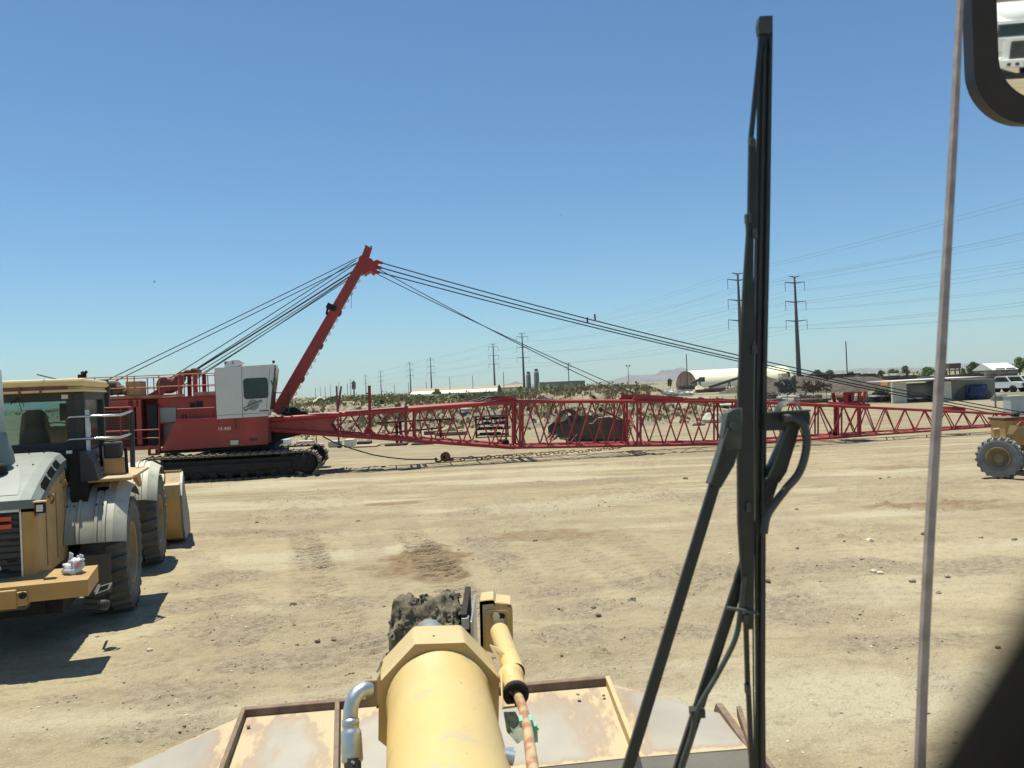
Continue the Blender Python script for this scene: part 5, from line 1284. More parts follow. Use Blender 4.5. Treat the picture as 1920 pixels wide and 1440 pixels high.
    for px, py in ((466, 1366), (460, 1378), (1084, 1306), (1132, 1308), (1043, 1329)): mb.blob(P(px, py, 3.93) + Vector((0, 0, .01)), .01, .01, .005, .3, px, 1)
    b(mb, "mud_spot", "clod", bk)
    # ---------- wiper, about a metre in front of the eye, outside the glass
    Yw = 1.02
    def pp(pts, Y, th): m = MB(); m.prism([P(x, y, Y) for x, y in pts], (0, th, 0)); return m
    wp = b(pp([(1423, 32), (1449, 30), (1449, 60), (1444, 420), (1438, 720), (1436, 1000), (1435, 1300), (1437, 1560), (1421, 1560), (1419, 1300), (1416, 1000), (1415, 720), (1419, 420), (1423, 80)], Yw, .006), "windscreen_wiper", "wiperm", bev=.0006)
    mb = MB()
    for off, rad in ((4, .0022), (-6, .0018)):
        mb.pipe([P(1441 + off, 70, Yw - .003), P(1434 + off, 420, Yw - .003), P(1427 + off, 760, Yw - .003), P(1424 + off, 1050, Yw - .003), P(1425 + off, 1560, Yw - .003)], rad, 6)
    b(mb, "blade_rubber", "blackrub", wp)
    mb = MB(); mb.prism([P(1424, 30, Yw - .004), P(1449, 29, Yw - .004), P(1449, 58, Yw - .004), P(1443, 62, Yw - .004), P(1424, 62, Yw - .004), P(1422, 46, Yw - .004)], (0, .012, 0)); b(mb, "blade_tip", "wiperlt", wp, bev=.0008)
    # flexor strip, paler
    mb = MB(); mb.pipe([P(1424, 70, Yw - .006), P(1417, 400, Yw - .006), P(1411, 760, Yw - .006), P(1411, 1000, Yw - .006), P(1413, 1300, Yw - .006), P(1418, 1560, Yw - .006)], .0011, 6); b(mb, "flexor_strip", "wiperlt", wp)
    # primary bow
    bow = [(1413, 262), (1406, 268), (1404, 400), (1396, 520), (1389, 640), (1385, 740), (1384, 850), (1385, 980), (1390, 1060), (1398, 1150), (1404, 1180), (1414, 1180), (1414, 900), (1412, 600), (1414, 400)]
    b(pp(bow, Yw - .012, .008), "primary_bow", "wiperm", wp, bev=.0006)
    mb = MB(); mb.pipe([P(x, y, Yw - .013) for x, y in ((1405, 272), (1403, 402), (1395, 525), (1388, 645), (1384.5, 742))], .0016, 6); mb.pipe([P(x, y, Yw - .013) for x, y in ((1384, 860), (1385, 980), (1389.5, 1060), (1397, 1152))], .0009, 6); b(mb, "bow_edge", "wiperlt", wp)
    for a_, c_ in (((1427, 70), (1407, 268)), ((1412, 262), (1414, 440)), ((1402, 404), (1413, 640)), ((1398, 1150), (1402, 1290)), ((1403, 1290), (1414, 1540))):
        mb = MB(); mb.bar(P(*a_, Yw - .009), P(*c_, Yw - .005), .0055, .006, (0, 1, 0)); b(mb, "yoke", "wiperm", wp, bev=.0005)
    for x, y in ((1409, 268), (1402, 410), (1414, 438), (1413, 655), (1402, 950), (1397, 1160), (1402, 1292)): mb = MB(); mb.box(P(x, y, Yw - .011), (.006, .01, .011)); b(mb, "clip", "wiperlt", wp, bev=.0008)
    # heads
    hl = b(pp([(1361, 790), (1364, 775), (1375, 768), (1388, 766), (1392, 800), (1390, 840), (1360, 845), (1356, 820)], Yw - .03, .02), "arm_knuckle", "wiperlt", wp, bev=.002)
    mb = MB(); q = P(1378, 800, Yw - .034); mb.tube(q, q + Vector((0, .012, 0)), .0062, 6); mb.bx(0, 0, 0, 0, 0, 0) if False else None; b(mb, "nut", "wiperlt", hl, bev=.0005)
    b(pp([(1369, 769), (1392, 765), (1392, 800), (1388, 843), (1372, 838), (1370, 800)], Yw - .022, .005), "mounting_bracket", "wbrk", hl, bev=.0005)
    b(pp([(1363, 800), (1382, 815), (1386, 835), (1378, 870), (1352, 915), (1328, 908)], Yw - .024, .014), "arm_channel", "wiperm", wp, bev=.002)
    mb = MB(); mb.bar(P(1363, 802, Yw - .026), P(1330, 906, Yw - .026), .0022, .018, (0, 1, 0)); b(mb, "channel_flange", "wiperlt", wp)
    mb = MB(); mb.bar(P(1341, 905, Yw - .015), P(1150, 1530, Yw - .05), .0128, .008, (0, 1, 0)); b(mb, "wiper_arm", "wiperm", wp, bev=.001)
    b(pp([(1434, 775), (1500, 771), (1517, 770), (1520, 780), (1518, 797), (1508, 797), (1490, 806), (1434, 808)], Yw - .012, .01), "cross_bar", "wiperm", wp, bev=.0015)
    mb = MB(); mb.bar(P(1436, 774.5, Yw - .014), P(1517, 769.5, Yw - .014), .002, .012, (0, 1, 0)); b(mb, "bar_edge", "wiperlt", wp)
    mb = MB(); q = P(1481, 775, Yw + .012); mb.lathe([(-.006, .013), (.0, .016), (.012, .016)], q, (0, 1, 0), 24); q = P(1500, 790, Yw - .018); mb.tube(q, q + Vector((0, .01, 0)), .006, 12); b(mb, "pivot_cap", "wiperlt", wp)
    b(pp([(1476, 798), (1501, 796), (1492, 830), (1475, 885), (1462, 905), (1438, 895), (1440, 880)], Yw - .006, .012), "arm_channel", "wiperm", wp, bev=.002)
    mb = MB(); mb.bar(P(1474, 800, Yw - .008), P(1439, 896, Yw - .008), .0028, .014, (0, 1, 0)); b(mb, "channel_flange", "wiperlt", wp)
    mb = MB(); mb.bar(P(1450, 896, Yw + .002), P(1386, 1090, Yw + .002), .0135, .008, (0, 1, 0)); mb.bar(P(1386, 1090, Yw + .002), P(1250, 1510, Yw + .002), .0125, .008, (0, 1, 0)); b(mb, "wiper_arm", "wiperm", wp, bev=.001)
    def curve(pts, Y, r_, n=6):
        out = []; q = [P(x, y, Y) for x, y in pts]
        for i in range(len(q) - 1):
            p0, p1, p2, p3 = q[max(i - 1, 0)], q[i], q[i + 1], q[min(i + 2, len(q) - 1)]
            for k in range(n):
                t = k / n; out.append(.5 * ((2 * p1) + (p2 - p0) * t + (2 * p0 - 5 * p1 + 4 * p2 - p3) * t * t + (-p0 + 3 * p1 - 3 * p2 + p3) * t ** 3))
        out.append(q[-1]); m = MB(); m.pipe(out, r_, 10); return m
    b(curve([(1468, 785), (1482, 783), (1496, 787), (1508, 800), (1513, 825), (1508, 860), (1496, 890), (1475, 915), (1452, 945), (1438, 968), (1432, 1000)], Yw - .022, .0048), "washer_hose", "hose", wp)
    b(curve([(1396, 1080), (1388, 1150), (1378, 1200), (1345, 1265), (1308, 1330), (1296, 1380), (1277, 1440), (1262, 1520)], Yw - .012, .0032), "washer_hose", "wiperlt", wp)
    mb = MB(); mb.box(P(1307, 1335, Yw - .006), (.017, .016, .010)); b(mb, "hose_clip", "blackrub", wp, bev=.001)
    mb = MB(); mb.pipe([P(1363, 1140, Yw - .016), P(1390, 1144, Yw - .018), P(1422, 1150, Yw - .012)], .0022, 6); b(mb, "cable_tie", "wiperlt", wp)
    # ---------- glass with seam strip
    Yg_ = .86
    seam = [(1804, -60), (1802, 0), (1790, 250), (1777, 480), (1767, 660), (1756, 820), (1745, 1000), (1735, 1200), (1726, 1440), (1723, 1520)]
    mb = MB(); q = [P(x, y, Yg_) for x, y in seam]; wd = [.0036, .0036, .0052, .006, .007, .0073, .0075, .0076, .008, .008]
    vs = []; 
    for p, w_ in zip(q, wd):
        for dx_, dy_ in ((-w_ / 2, -.002), (w_ / 2, -.002), (w_ / 2, .006), (-w_ / 2, .006)): vs.append(p + Vector((dx_, dy_, 0)))
    fs = [];
    for i in range(len(q) - 1):
        for k in range(4): fs.append((i * 4 + k, i * 4 + (k + 1) % 4, i * 4 + 4 + (k + 1) % 4, i * 4 + 4 + k))
    mb.add(vs, fs); b(mb, "glass_seam", "seam")
    mb = MB(); mb.add([P(-250, -250, Yg_), P(1796, -250, Yg_), P(1716, 1690, Yg_), P(-250, 1690, Yg_)], [(0, 1, 2, 3)]); wsn = b(mb, "windscreen", "clear")
    mb = MB(); mb.add([P(1800, -250, Yg_), P(2150, -250, Yg_ - .1), P(2150, 1690, Yg_ - .1), P(1722, 1690, Yg_)], [(0, 1, 2, 3)]); b(mb, "side_glass", "clear")
    mb = MB()
    for x, y, r_ in ((290, 528, .0011), (1051, 404, .0008), (304, 567, .0005)): mb.blob(P(x, y, Yg_ - .001), r_, .0003, r_, .2, x, 1)
    b(mb, "dirt_speck", "hooddk", wsn)
    # ---------- mirror
    Ym = 1.15; tr_c = Vector((16.6, -52, 2.35)); mc = P(1890, 60, Ym)
    nrm = ((tr_c - mc).normalized() + (CO - mc).normalized()).normalized()
    xa = Vector((0, 0, 1)).cross(nrm).normalized() * -1; 
    rolld = (rt - nrm * rt.dot(nrm)).normalized(); ua = nrm.cross(rolld).normalized()
    if ua.z < 0: ua = -ua
    def onm(px, py):
        d = ray(px, py); t = (mc - CO).dot(nrm) / d.dot(nrm); return CO + d * t
    def rring(x0, y1, rad, wx, hy, n=12):
        pts = []
        for cx, cy, a0 in ((x0 + rad, y1 - rad, 90), (x0 + rad, y1 - hy + rad, 180), (x0 + wx - rad, y1 - hy + rad, 270), (x0 + wx - rad, y1 - rad, 0)):
            for i in range(n + 1):
                t = R(a0 + 90 * i / n); pts.append((cx + rad * math.cos(t), cy + rad * math.sin(t)))
        return pts
    sh = lambda pts: [onm(x + (y - 233) * -.035 * -1 * 0 + (233 - y) * -.035, y) for x, y in pts]
    outr = sh(rring(1830, 233, 100, 330, 640)); innr = sh(rring(1877, 186, 78, 222, 546))
    mid = sh(rring(1842, 221, 92, 300, 614))
    mb = MB(); mb.ring(outr, mid, -nrm * .012); mh = b(mb, "mirror_housing", "frameblk")
    mb = MB(); mb.ring(mid, innr, -nrm * .012); mb.prism([p - nrm * .012 for p in outr], -nrm * .02); b(mb, "mirror_rim", "frameblk", mh)
    mb = MB(); mb.prism([p - nrm * .006 for p in mid], -nrm * .004); b(mb, "mirror_glass", mirror_mat, mh)
    # ---------- dark blurred shape right beside the lens, taken for a finger
    mb = MB(); mb.tube(P(2135, 1215, .034), P(1850, 1680, .034), .0041, 24); mb.blob(P(2135, 1215, .034), .0041, .0041, .0041, 0, 0, 3); b(mb, "blurred_shape", "blurshape", label="dark rounded shape, far out of focus in the lower right corner")
    return ow

def own_bucket_mat(name, useattr):
    m = M(name, (0.36, 0.325, 0.265), .5, var=.12, scale=3, bump=.002, bscale=30)
    t = m.node_tree; N = t.nodes; L = t.links; b = N["Principled BSDF"]; src = b.inputs["Base Color"].links[0].from_socket
    a = N.new("ShaderNodeTexCoord")
    n = N.new("ShaderNodeTexNoise"); n.inputs["Scale"].default_value = 7; n.inputs["Detail"].default_value = 10; n.inputs["Roughness"].default_value = .7
    mp = N.new("ShaderNodeMapping"); mp.inputs["Scale"].default_value = (1.6, .6, 1); L.new(a.outputs["Object"], mp.inputs[0]); L.new(mp.outputs[0], n.inputs["Vector"])
    at = N.new("ShaderNodeAttribute"); at.attribute_name = "edge"
    ma = N.new("ShaderNodeMath"); ma.operation = 'MULTIPLY_ADD'; L.new(n.outputs[0], ma.inputs[0]); ma.inputs[1].default_value = -.55; L.new(at.outputs["Fac"], ma.inputs[2])
    def mixr(lo, hi, col, prev):
        r_ = N.new("ShaderNodeMapRange"); r_.inputs[1].default_value = lo; r_.inputs[2].default_value = hi; r_.inputs[3].default_value = 1; r_.inputs[4].default_value = 0; L.new(ma.outputs[0], r_.inputs[0])
        x = N.new("ShaderNodeMix"); x.data_type = 'RGBA'; L.new(r_.outputs[0], x.inputs[0]); L.new(prev, x.inputs[6]); x.inputs[7].default_value = (*col, 1); return x.outputs[2]
    if useattr:
        o = mixr(-.21, -.07, (0.36, 0.25, 0.16), src); o = mixr(-.235, -.18, (0.50, 0.40, 0.24), o)
        layer_after = True
        L.new(o, b.inputs["Base Color"])
    return m
own_bucket = own_bucket_mat("worn_bucket_paint", True); own_bucket2 = own_bucket_mat("worn_bucket_shell", False)
mirror_mat = bpy.data.materials.new("mirror_glass"); mirror_mat.use_nodes = True
_b = mirror_mat.node_tree.nodes["Principled BSDF"]; _b.inputs["Metallic"].default_value = 1; _b.inputs["Roughness"].default_value = .015; _b.inputs["Base Color"].default_value = (.82, .82, .80, 1)
ownL = own()

# white truck standing behind, seen in the mirror
def truck():
    tk = thing("semi_truck", (17.2, -52, 0), "white long-nosed truck standing behind the camera, seen only in the rear-view mirror", "truck", rz=R(8))
    mb = MB(); mb.bx(-1.2, 1.2, -2.6, -.6, 1.0, 2.9); mb.prism([(-1.0, -.6, 1.0), (1.0, -.6, 1.0), (.95, 1.5, 1.0), (-.95, 1.5, 1.0)], (0, 0, 1.05)); mb.prism([(-1.1, -.6, 2.9), (1.1, -.6, 2.9), (1.0, -2.4, 3.9), (-1.0, -2.4, 3.9)], (0, -.2, 0)); mb.blob((0, -1.8, 3.1), 1.1, 1.2, .8, 0, 0, 3)
    cab = mb.build("cab", "carw", tk, bev=.08)
    mb = MB(); mb.bx(-1.0, 1.0, -.61, -.56, 2.1, 2.75); mb.build("windscreen", "glassdk", cab)
    mb = MB(); mb.bx(-.6, .6, 1.5, 1.56, 1.0, 1.9); mb.build("grille", "dkgrey", cab)
    mb = MB(); mb.bx(-1.2, 1.2, 1.3, 1.7, .55, 1.0); bp = mb.build("bumper", "carw", tk, bev=.05)
    mb = MB()
    for x in (-.3, .1, .5, -.7): mb.bx(x, x + .18, 1.70, 1.72, .68, .82)
    mb.build("bumper_slot", "black", bp)
    for s in (-1, 1):
        mb = MB(); mb.bx(s * .98 - .18, s * .98 + .18, 1.2, 1.45, 1.15, 1.45); mb.build("headlight", "lamp", tk)
        mb = MB(); tyre(mb, (s * 1.02, .7, .52), .52, .3); mb.build("wheel", "black", tk)
        mb = MB(); tyre(mb, (s * 1.02, -3.2, .52), .52, .5); mb.build("wheel", "black", tk)
        mb = MB(); mb.lathe([(s * -.2, .56), (s * -.2, .62), (s * .16, .62), (s * .16, .56)], (s * 1.02, .7, .55), (1, 0, 0), 20, xdir=(0, 0, 1), a0=R(-80), a1=R(80)); mb.build("mudguard", "carw", tk)
    mb = MB(); mb.bx(-.5, .5, -9, 1.2, .7, .95); mb.build("chassis", "black", tk)
    q = thing("storage_building", (22, -95, 0), "tan storage building behind the camera, seen only in the mirror", "building")
    mb = MB(); mb.bx(-22, 22, -6, 6, 0, 5.5); w_ = mb.build("wall", "wall", q); mb = MB(); mb.prism([(-22.5, -6.5, 5.5), (-22.5, 6.5, 5.5), (-22.5, 0, 8)], (45, 0, 0)); mb.build("roof", "wallbr", q)
    mb = MB()
    for i in range(6): mb.bx(-18 + i * 6.5, -15 + i * 6.5, 6, 6.05, 0, 3.6)
    mb.build("door", "walldk", q)
truck()

# ================================================================== MOTOR GRADER FRONT AT THE RIGHT EDGE
def grader():
    wc = G(1876, 897)
    gr = thing("motor_grader", (wc.x + 2.3, wc.y + .8, 0), "yellow grader cropped by the right edge, its big lugged front tyre on the dirt", "grader", rz=R(50))
    A = On(gr); w0 = A.i @ Vector((wc.x, wc.y, 0))
    for k, off in enumerate((0, 2.1)):
        mb = MB(); c = Vector((w0.x + off + .0, w0.y, .56)); tyre(mb, c, .56, .42, 20, .52); t = mb.build("wheel", "tyrelt", gr)
        mb = MB(); rimm(mb, c, .29, .42, -1); mb.lathe([(-.19, .30), (-.21, .30), (-.2, .265), (-.17, .26)], c, (1, 0, 0), 32); mb.build("rim", "rim", t)
    cx = w0.x + 1.05
    mb = MB(); mb.bar((w0.x + .2, w0.y, .62), (w0.x + 1.9, w0.y, .62), .22, .2); mb.bx(cx - .35, cx + .35, w0.y - .2, w0.y + .4, .6, 1.0); mb.build("front_axle", "yel", gr, bev=.02)
    W = lambda px, py, Y: A.i @ P(px, py, Y)
    Yf = wc.y + .55
    mb = MB(); q = [P(1884, 787, Yf), P(1886, 829, Yf), P(1905, 835, Yf), P(1960, 832, Yf), P(1960, 786, Yf)]; mb.prism(q, (0, .7, 0)); fr = mb.build("front_frame", "yelpost", gr, world=True, bev=.02)
    mb = MB(); mb.prism([P(1882, 784, Yf - .05), P(1905, 782, Yf - .05), P(1960, 780, Yf - .05), P(1960, 787, Yf - .05), P(1884, 789, Yf - .05)], (0, .8, 0)); mb.build("frame_flange", "rustst", fr, world=True, bev=.01)
    mb = MB(); mb.prism([P(1893, 797, Yf - .02), P(1912, 797, Yf - .02), P(1898, 815, Yf - .02), P(1888, 814, Yf - .02)], (0, .03, 0)); mb.build("gusset", "yelcream", fr, world=True)
    mb = MB(); mb.blob(P(1903, 778, Yf + .2), .11, .11, .07, .15, 1, 3); mb.tube(P(1895, 785, Yf + .2), P(1912, 785, Yf + .2), .05, 8); mb.pipe([P(1902, 777, Yf), P(1915, 772, Yf), P(1935, 775, Yf)], .025, 6); mb.build("blade_lift_joint", "black", gr, world=True)
    mb = MB(); mb.pipe([P(1906, 799, Yf - .1), P(1915, 790, Yf - .1), P(1930, 792, Yf - .1)], .025, 6); mb.build("hose", "redlat", gr, world=True)
    mb = MB(); mb.bar((w0.x + 1.1, w0.y + .3, 1.1), (w0.x + 1.1, w0.y - 4.5, 1.6), .3, .35); mb.build("main_frame", "yel", gr, bev=.03)
    for off in (0, 2.1):
        pass
    # the machine goes on to the right, outside the picture
    mb = MB(); mb.bx(w0.x + .4, w0.x + 1.8, w0.y - 6.2, w0.y - 4.6, 1.0, 3.0); mb.build("cab", "yel", gr, bev=.05)
grader()

# ================================================================== POWER LINES
def pylon(px, ytop, Hh, full=True, D=None, lab="", nm=3):
    # height known, distance from its height in the picture
    hb = hor(px)
    D = D or (Hh - H) * F / (hb - ytop)
    b = P(px, hb, D); x, y = b.x, b.y
    g = thing("power_pylon", (x, y, 0), lab, "pylon", group="steel power pylons along the horizon")
    an = math.atan2(-(185), -(-82)) ; g.rotation_euler = (0, 0, R(12))
    mb = MB(); mb.lathe([(0, .75), (Hh * .5, .52), (Hh - .2, .24), (Hh, .001)], (0, 0, 0), (0, 0, 1), 12); mb.build("pole", "galv", g)
    arms = [(Hh - .25, 1.7, 0)] + [(Hh - Hh * .062 - i * Hh * .175, 3.1 + .12 * i, 2.3) for i in range(3)]
    mb = MB(); mi = MB()
    for z, l_, ins in arms:
        for s in (-1, 1):
            mb.bar((0, 0, z), (s * l_, 0, z + .35), .34, .34, (0, 0, 1), .16, .16)
            if ins: mi.tube((s * l_, 0, z + .3), (s * l_, 0, z - ins), .07 if D < 500 else .10, 6)
    mb.build("cross_arm", "galv", g); mi.build("insulator", "galv", g)
    return g, arms
PYA = []; PYB = []
PA = [(1498, 518, "tallest steel pylon, standing right of the windscreen wiper above the gravel mound"), (983, 625, "steel pylon rising beside the two silos"), (809.5, 671, "steel pylon above the long white building, right of a twin armed one"), (715, 695, "small far steel pylon right of the red upright post"), (658, 711, "tiny far steel pylon above the red twin rods' right side"), (620, 721, "tiny far steel pylon left of the red twin rods")]
PB = [(1392, 512, "steel pylon mostly hidden behind the windscreen wiper, its left arms showing"), (928, 645, "steel pylon with drooping arms between the bush and the silos"), (770.5, 679, "steel pylon with drooping arms left of the white building"), (686.5, 703, "small far steel pylon behind the red upright post"), (636, 716, "tiny far steel pylon behind the red twin rods"), (601, 724, "tiniest far steel pylon, leftmost over the scrub")]
for (lst, out, hh) in ((PA, PYA, 31.5), (PB, PYB, 31.5)):
    for px, yt, lb in lst: out.append(pylon(px, yt, hh, lab=lb))
def wires():
    n = 0
    for li, out in enumerate((PYA, PYB)):
        ps = [Vector(g.location) for g, _ in out]
        first = ps[0] + (ps[0] - ps[1]).normalized() * 215
        seq = [first] + ps
        for ai in range(4):
            for s in (-1, 1):
                mb = MB()
                for a, b, k in zip(seq[:-1], seq[1:], range(len(seq))):
                    if k > 3: break
                    g, arms = out[0]; z, l_, ins = arms[ai]; c = math.cos(R(12)) * l_ * s; sn = math.sin(R(12)) * l_ * s
                    zz = z + .35 if not ins else z - ins
                    p = a + Vector((c, sn, zz)); q = b + Vector((c, sn, zz)); sag = 3.2 if ins else 1.8
                    pts = [p.lerp(q, i / 14) - Vector((0, 0, sag * 4 * (i / 14) * (1 - i / 14))) for i in range(15)]
                    mb.pipe(pts, .017, 4)
                o = mb.build("power_line", "galv", loc=ps[0] + Vector((0, 0, 20)))
                side = "left" if s < 0 else "right"; lev = ("topmost", "upper", "middle", "lowest")[ai]
                tag(o, f"{lev} overhead wire on the {side} arms of the {'tallest' if li == 0 else 'half hidden'} pylon's row", "power line", "overhead wires strung between the pylons")
wires()
def woodpole(px, ytop, Hh, lab, arms=0, lamp=0, dark="wood", name="utility_pole", cat="utility pole", wd=.15):
    hb = hor(px); D = (Hh - H) * F / (hb - ytop); b = P(px, hb, D)
    g = thing(name, (b.x, b.y, 0), lab, cat, rz=R(10), group="wooden utility poles beyond the yard" if not lamp else None)
    mb = MB(); mb.tube((0, 0, 0), (0, 0, Hh), wd * 1.2, 8, wd); mb.build("pole", dark, g)
    if arms:
        mb = MB()
        for i in range(arms): mb.bar((-1.0, 0, Hh - .5 - i * 1.1), (1.0, 0, Hh - .5 - i * 1.1), .14, .14)
        mb.build("cross_arm", dark, g)
        mb = MB()
        for i in range(arms):
            for x in (-.9, 0, .9): mb.tube((x, 0, Hh - .45 - i * 1.1), (x, 0, Hh - .2 - i * 1.1), .06, 5)
        mb.build("insulator", dark, g)
    if lamp:
        for s in (-1, 1):
            mb = MB(); mb.bar((0, 0, Hh - .1), (s * .9, 0, Hh), .1, .1); mb.box((s * 1.0, 0, Hh + .05), (.7, .5, .35 if lamp == 1 else .9)); mb.build("lamp_head", "dkgrey", g)
    return g
for a in ((1588.5, 640, 12, "dark utility pole right of the tallest pylon, over the grey mound", 0), (1289, 664, 11.5, "utility pole in front of the cream half round shed", 0), (1067, 680, 11.5, "utility pole with short arms above the low grey green building", 3),
          (945, 697, 11, "thin utility pole right of the drooping armed pylon", 0), (887, 704, 11, "thin utility pole behind the white roofed building, right one", 0), (844, 707, 11, "thin utility pole behind the white roofed building, middle one", 0), (766.5, 717, 10, "thin utility pole left of the white roofed building", 0), (800, 715, 10, "short utility pole at the white building's left part", 0),
          (740, 721, 9, "short utility pole over the pale dirt mound", 0), (652, 719, 10, "short utility pole right of the far pylons", 0), (592, 727, 9, "short utility pole at the far left of the scrub bank", 0), (610, 726, 9, "short utility pole left of the red twin rods, over scrub", 0), (1257, 706, 9, "short pole by the round tree left of the cream shed", 0), (1502, 699, 9, "short pole standing in front of the tree by the carport", 1)):
    woodpole(*a)
woodpole(1179, 686, 13, "floodlight mast with a cluster of lamps over the middle of the bank", lamp=2, dark="galv", name="floodlight_mast", cat="light mast")
woodpole(1347, 700, 9, "twin headed yard lamp in front of the cream half round shed", lamp=1, dark="dkgrey", name="street_lamp", cat="street lamp", wd=.09)
woodpole(1551, 692, 9, "twin headed yard lamp in front of the dark carport", lamp=1, dark="dkgrey", name="street_lamp", cat="street lamp", wd=.09)
woodpole(1726, 686, 9, "twin headed yard lamp in front of the green trees left of the seam", lamp=1, dark="dkgrey", name="street_lamp", cat="street lamp", wd=.09)
# antenna mast
def comm():
    hb = hor(664); D = 300; b = P(664, hb, D); g = thing("antenna_mast", (b.x, b.y, 0), "short dark antenna mast with upright panels near the red twin rods", "antenna mast")
    mb = MB(); mb.tube((0, 0, 0), (0, 0, 8.0), .25, 8); mb.build("pole", "dkgrey", g)
    for x in (-.5, .5):
        mb = MB(); mb.bx(x - .2, x + .2, -.1, .1, 5, 7.6); mb.bar((0, 0, 6), (x, 0, 6), .1, .1); mb.build("panel", "dkgrey", g)
comm()

# ================================================================== FAR BUILDINGS
def blk(name, px0, px1, ytop, D, depth, mat, lab, cat, roof=None, roofh=.5, ybot=None, rz=0, parts=None, slope=0):
    a = P(px0, hor(px0), D); b = P(px1, hor(px1), D)
    zt = H + (hor((px0 + px1) / 2) - ytop) / F * D
    zb = 0 if ybot is None else H + (hor((px0 + px1) / 2) - ybot) / F * D
    w_ = b.x - a.x
    g = thing(name, ((a.x + b.x) / 2, D, zb), lab, cat, rz=R(rz))
    h = zt - zb
    mb = MB(); mb.bx(-w_ / 2, w_ / 2, 0, depth, 0, h); wl = mb.build("wall", mat, g)
    if roof:
        mb = MB(); mb.prism([(-w_ / 2 - .3, -.3, h), (-w_ / 2 - .3, depth + .3, h), (-w_ / 2 - .3, depth / 2, h + roofh)], (w_ + .6, 0, 0)); mb.build("roof", roof, g)
    return g, w_, h, depth
g, w_, h, d = blk("long_building", 768, 931, 737, 420, 25, "wallgr", "long low building with a white roof behind the scrub bank", "building", "roofw", 1.6)
mb = MB()
for i in range(7): mb.bx(-w_ / 2 + 2 + i * w_ / 7.2, -w_ / 2 + 2.5 + i * w_ / 7.2, -.1, 0, 0, h)
mb.build("wall_post", "walldk", g)
g, w_, h, d = blk("long_building", 772, 990, 729.5, 520, 20, "wallbr", "long low brown roofed building just above the white roof", "building", "timber", 1.5)
g, w_, h, d = blk("low_building", 940, 1000, 727, 380, 15, "wall", "low tan wall with pale openings left of the silos", "building")
mb = MB()
for i in range(4): mb.bx(-w_ / 2 + 2 + i * 2.8, -w_ / 2 + 4 + i * 2.8, -.06, 0, 1.8, h - .3)
mb.build("window", "offwhite", g)
g, w_, h, d = blk("warehouse", 1012, 1097, 715, 240, 16, "wallgr", "low grey green warehouse with a flat top right of the silos", "building")
mb = MB(); mb.prism([(-w_ / 2 + 1.5, -.05, 2.2), (-w_ / 2 + 4.3, -.05, h * .62), (-w_ / 2 + 4.6, -.05, h * .62), (-w_ / 2 + 2.2, -.05, 2.2)], (0, .03, 0)); mb.prism([(-w_ / 2 + 5.4, -.05, h * .6), (-w_ / 2 + 5.7, -.05, h * .62), (-w_ / 2 + 7.4, -.05, 1.9), (-w_ / 2 + 6.9, -.05, 1.9)], (0, .03, 0)); mb.build("pale_brace", "conc", g)
def silo(px, yt, wpx, D, lab):
    b = P(px, hor(px), D); r_ = wpx / 2 / F * D; hh = H + (hor(px) - yt) / F * D
    g = thing("silo", (b.x, b.y, 0), lab, "silo")
    mb = MB(); mb.lathe([(0, r_), (hh * .93, r_), (hh, r_ * .75), (hh, .001)], (0, 0, 0), (0, 0, 1), 24); mb.build("tank", "wallgr", g)
    mb = MB(); mb.tube((0, 0, hh - .1), (0, 0, hh + .7), .5, 8); mb.box((.3, 0, hh + .3), (1.4, .2, .1)); mb.build("vent", "walldk", g)
silo(991.5, 701, 9, 260, "shorter grey silo with a vent, next to the steel pylon"); silo(1006.5, 696, 10, 258, "taller grey silo left of the grey green warehouse")
# half round shed
def shed():
    D = 330; a = P(1272, hor(1272), D); b = P(1300, hor(1300), D)
    g = thing("half_round_shed", (a.x, D, 0), "long half round shed with cream membrane roof and brown end wall", "shed", rz=R(-4))
    Rr = 5.0; s0 = P(1285, 696, D); hh = s0.z; cx = (b.x - a.x) / 2
    n = 20
    oo = [(cx - cx * math.cos(math.pi * i / n), 8 * math.cos(math.pi * i / n), hh * math.sin(math.pi * i / n) ** .85) for i in range(n + 1)]
    mb = MB(); mb.prism(oo, (.3, .1, 0)); mb.build("end_wall", "wallbr", g)
    L_ = Vector((40, 14, 0)); 
    vs = [Vector(p) + Vector((-.05, -.02, .06)) for p in oo] + [Vector(p) + L_ + Vector((0, 0, .5)) for p in oo]
    mb = MB(); mb.add(vs, [(i, i + 1, n + 2 + i, n + 1 + i) for i in range(n)], True); mb.add([vs[n + 1 + i] for i in range(n + 1)], [tuple(range(n + 1))]); mb.build("roof", "dome", g)
    mb = MB()
    for t in (.25, .5, .75): mb.box((cx * 2 * t - .06, 8 * (1 - 2 * t), hh * .42), (.12, .12, hh * .8))
    mb.build("wall_post", "walldk", g)
shed()
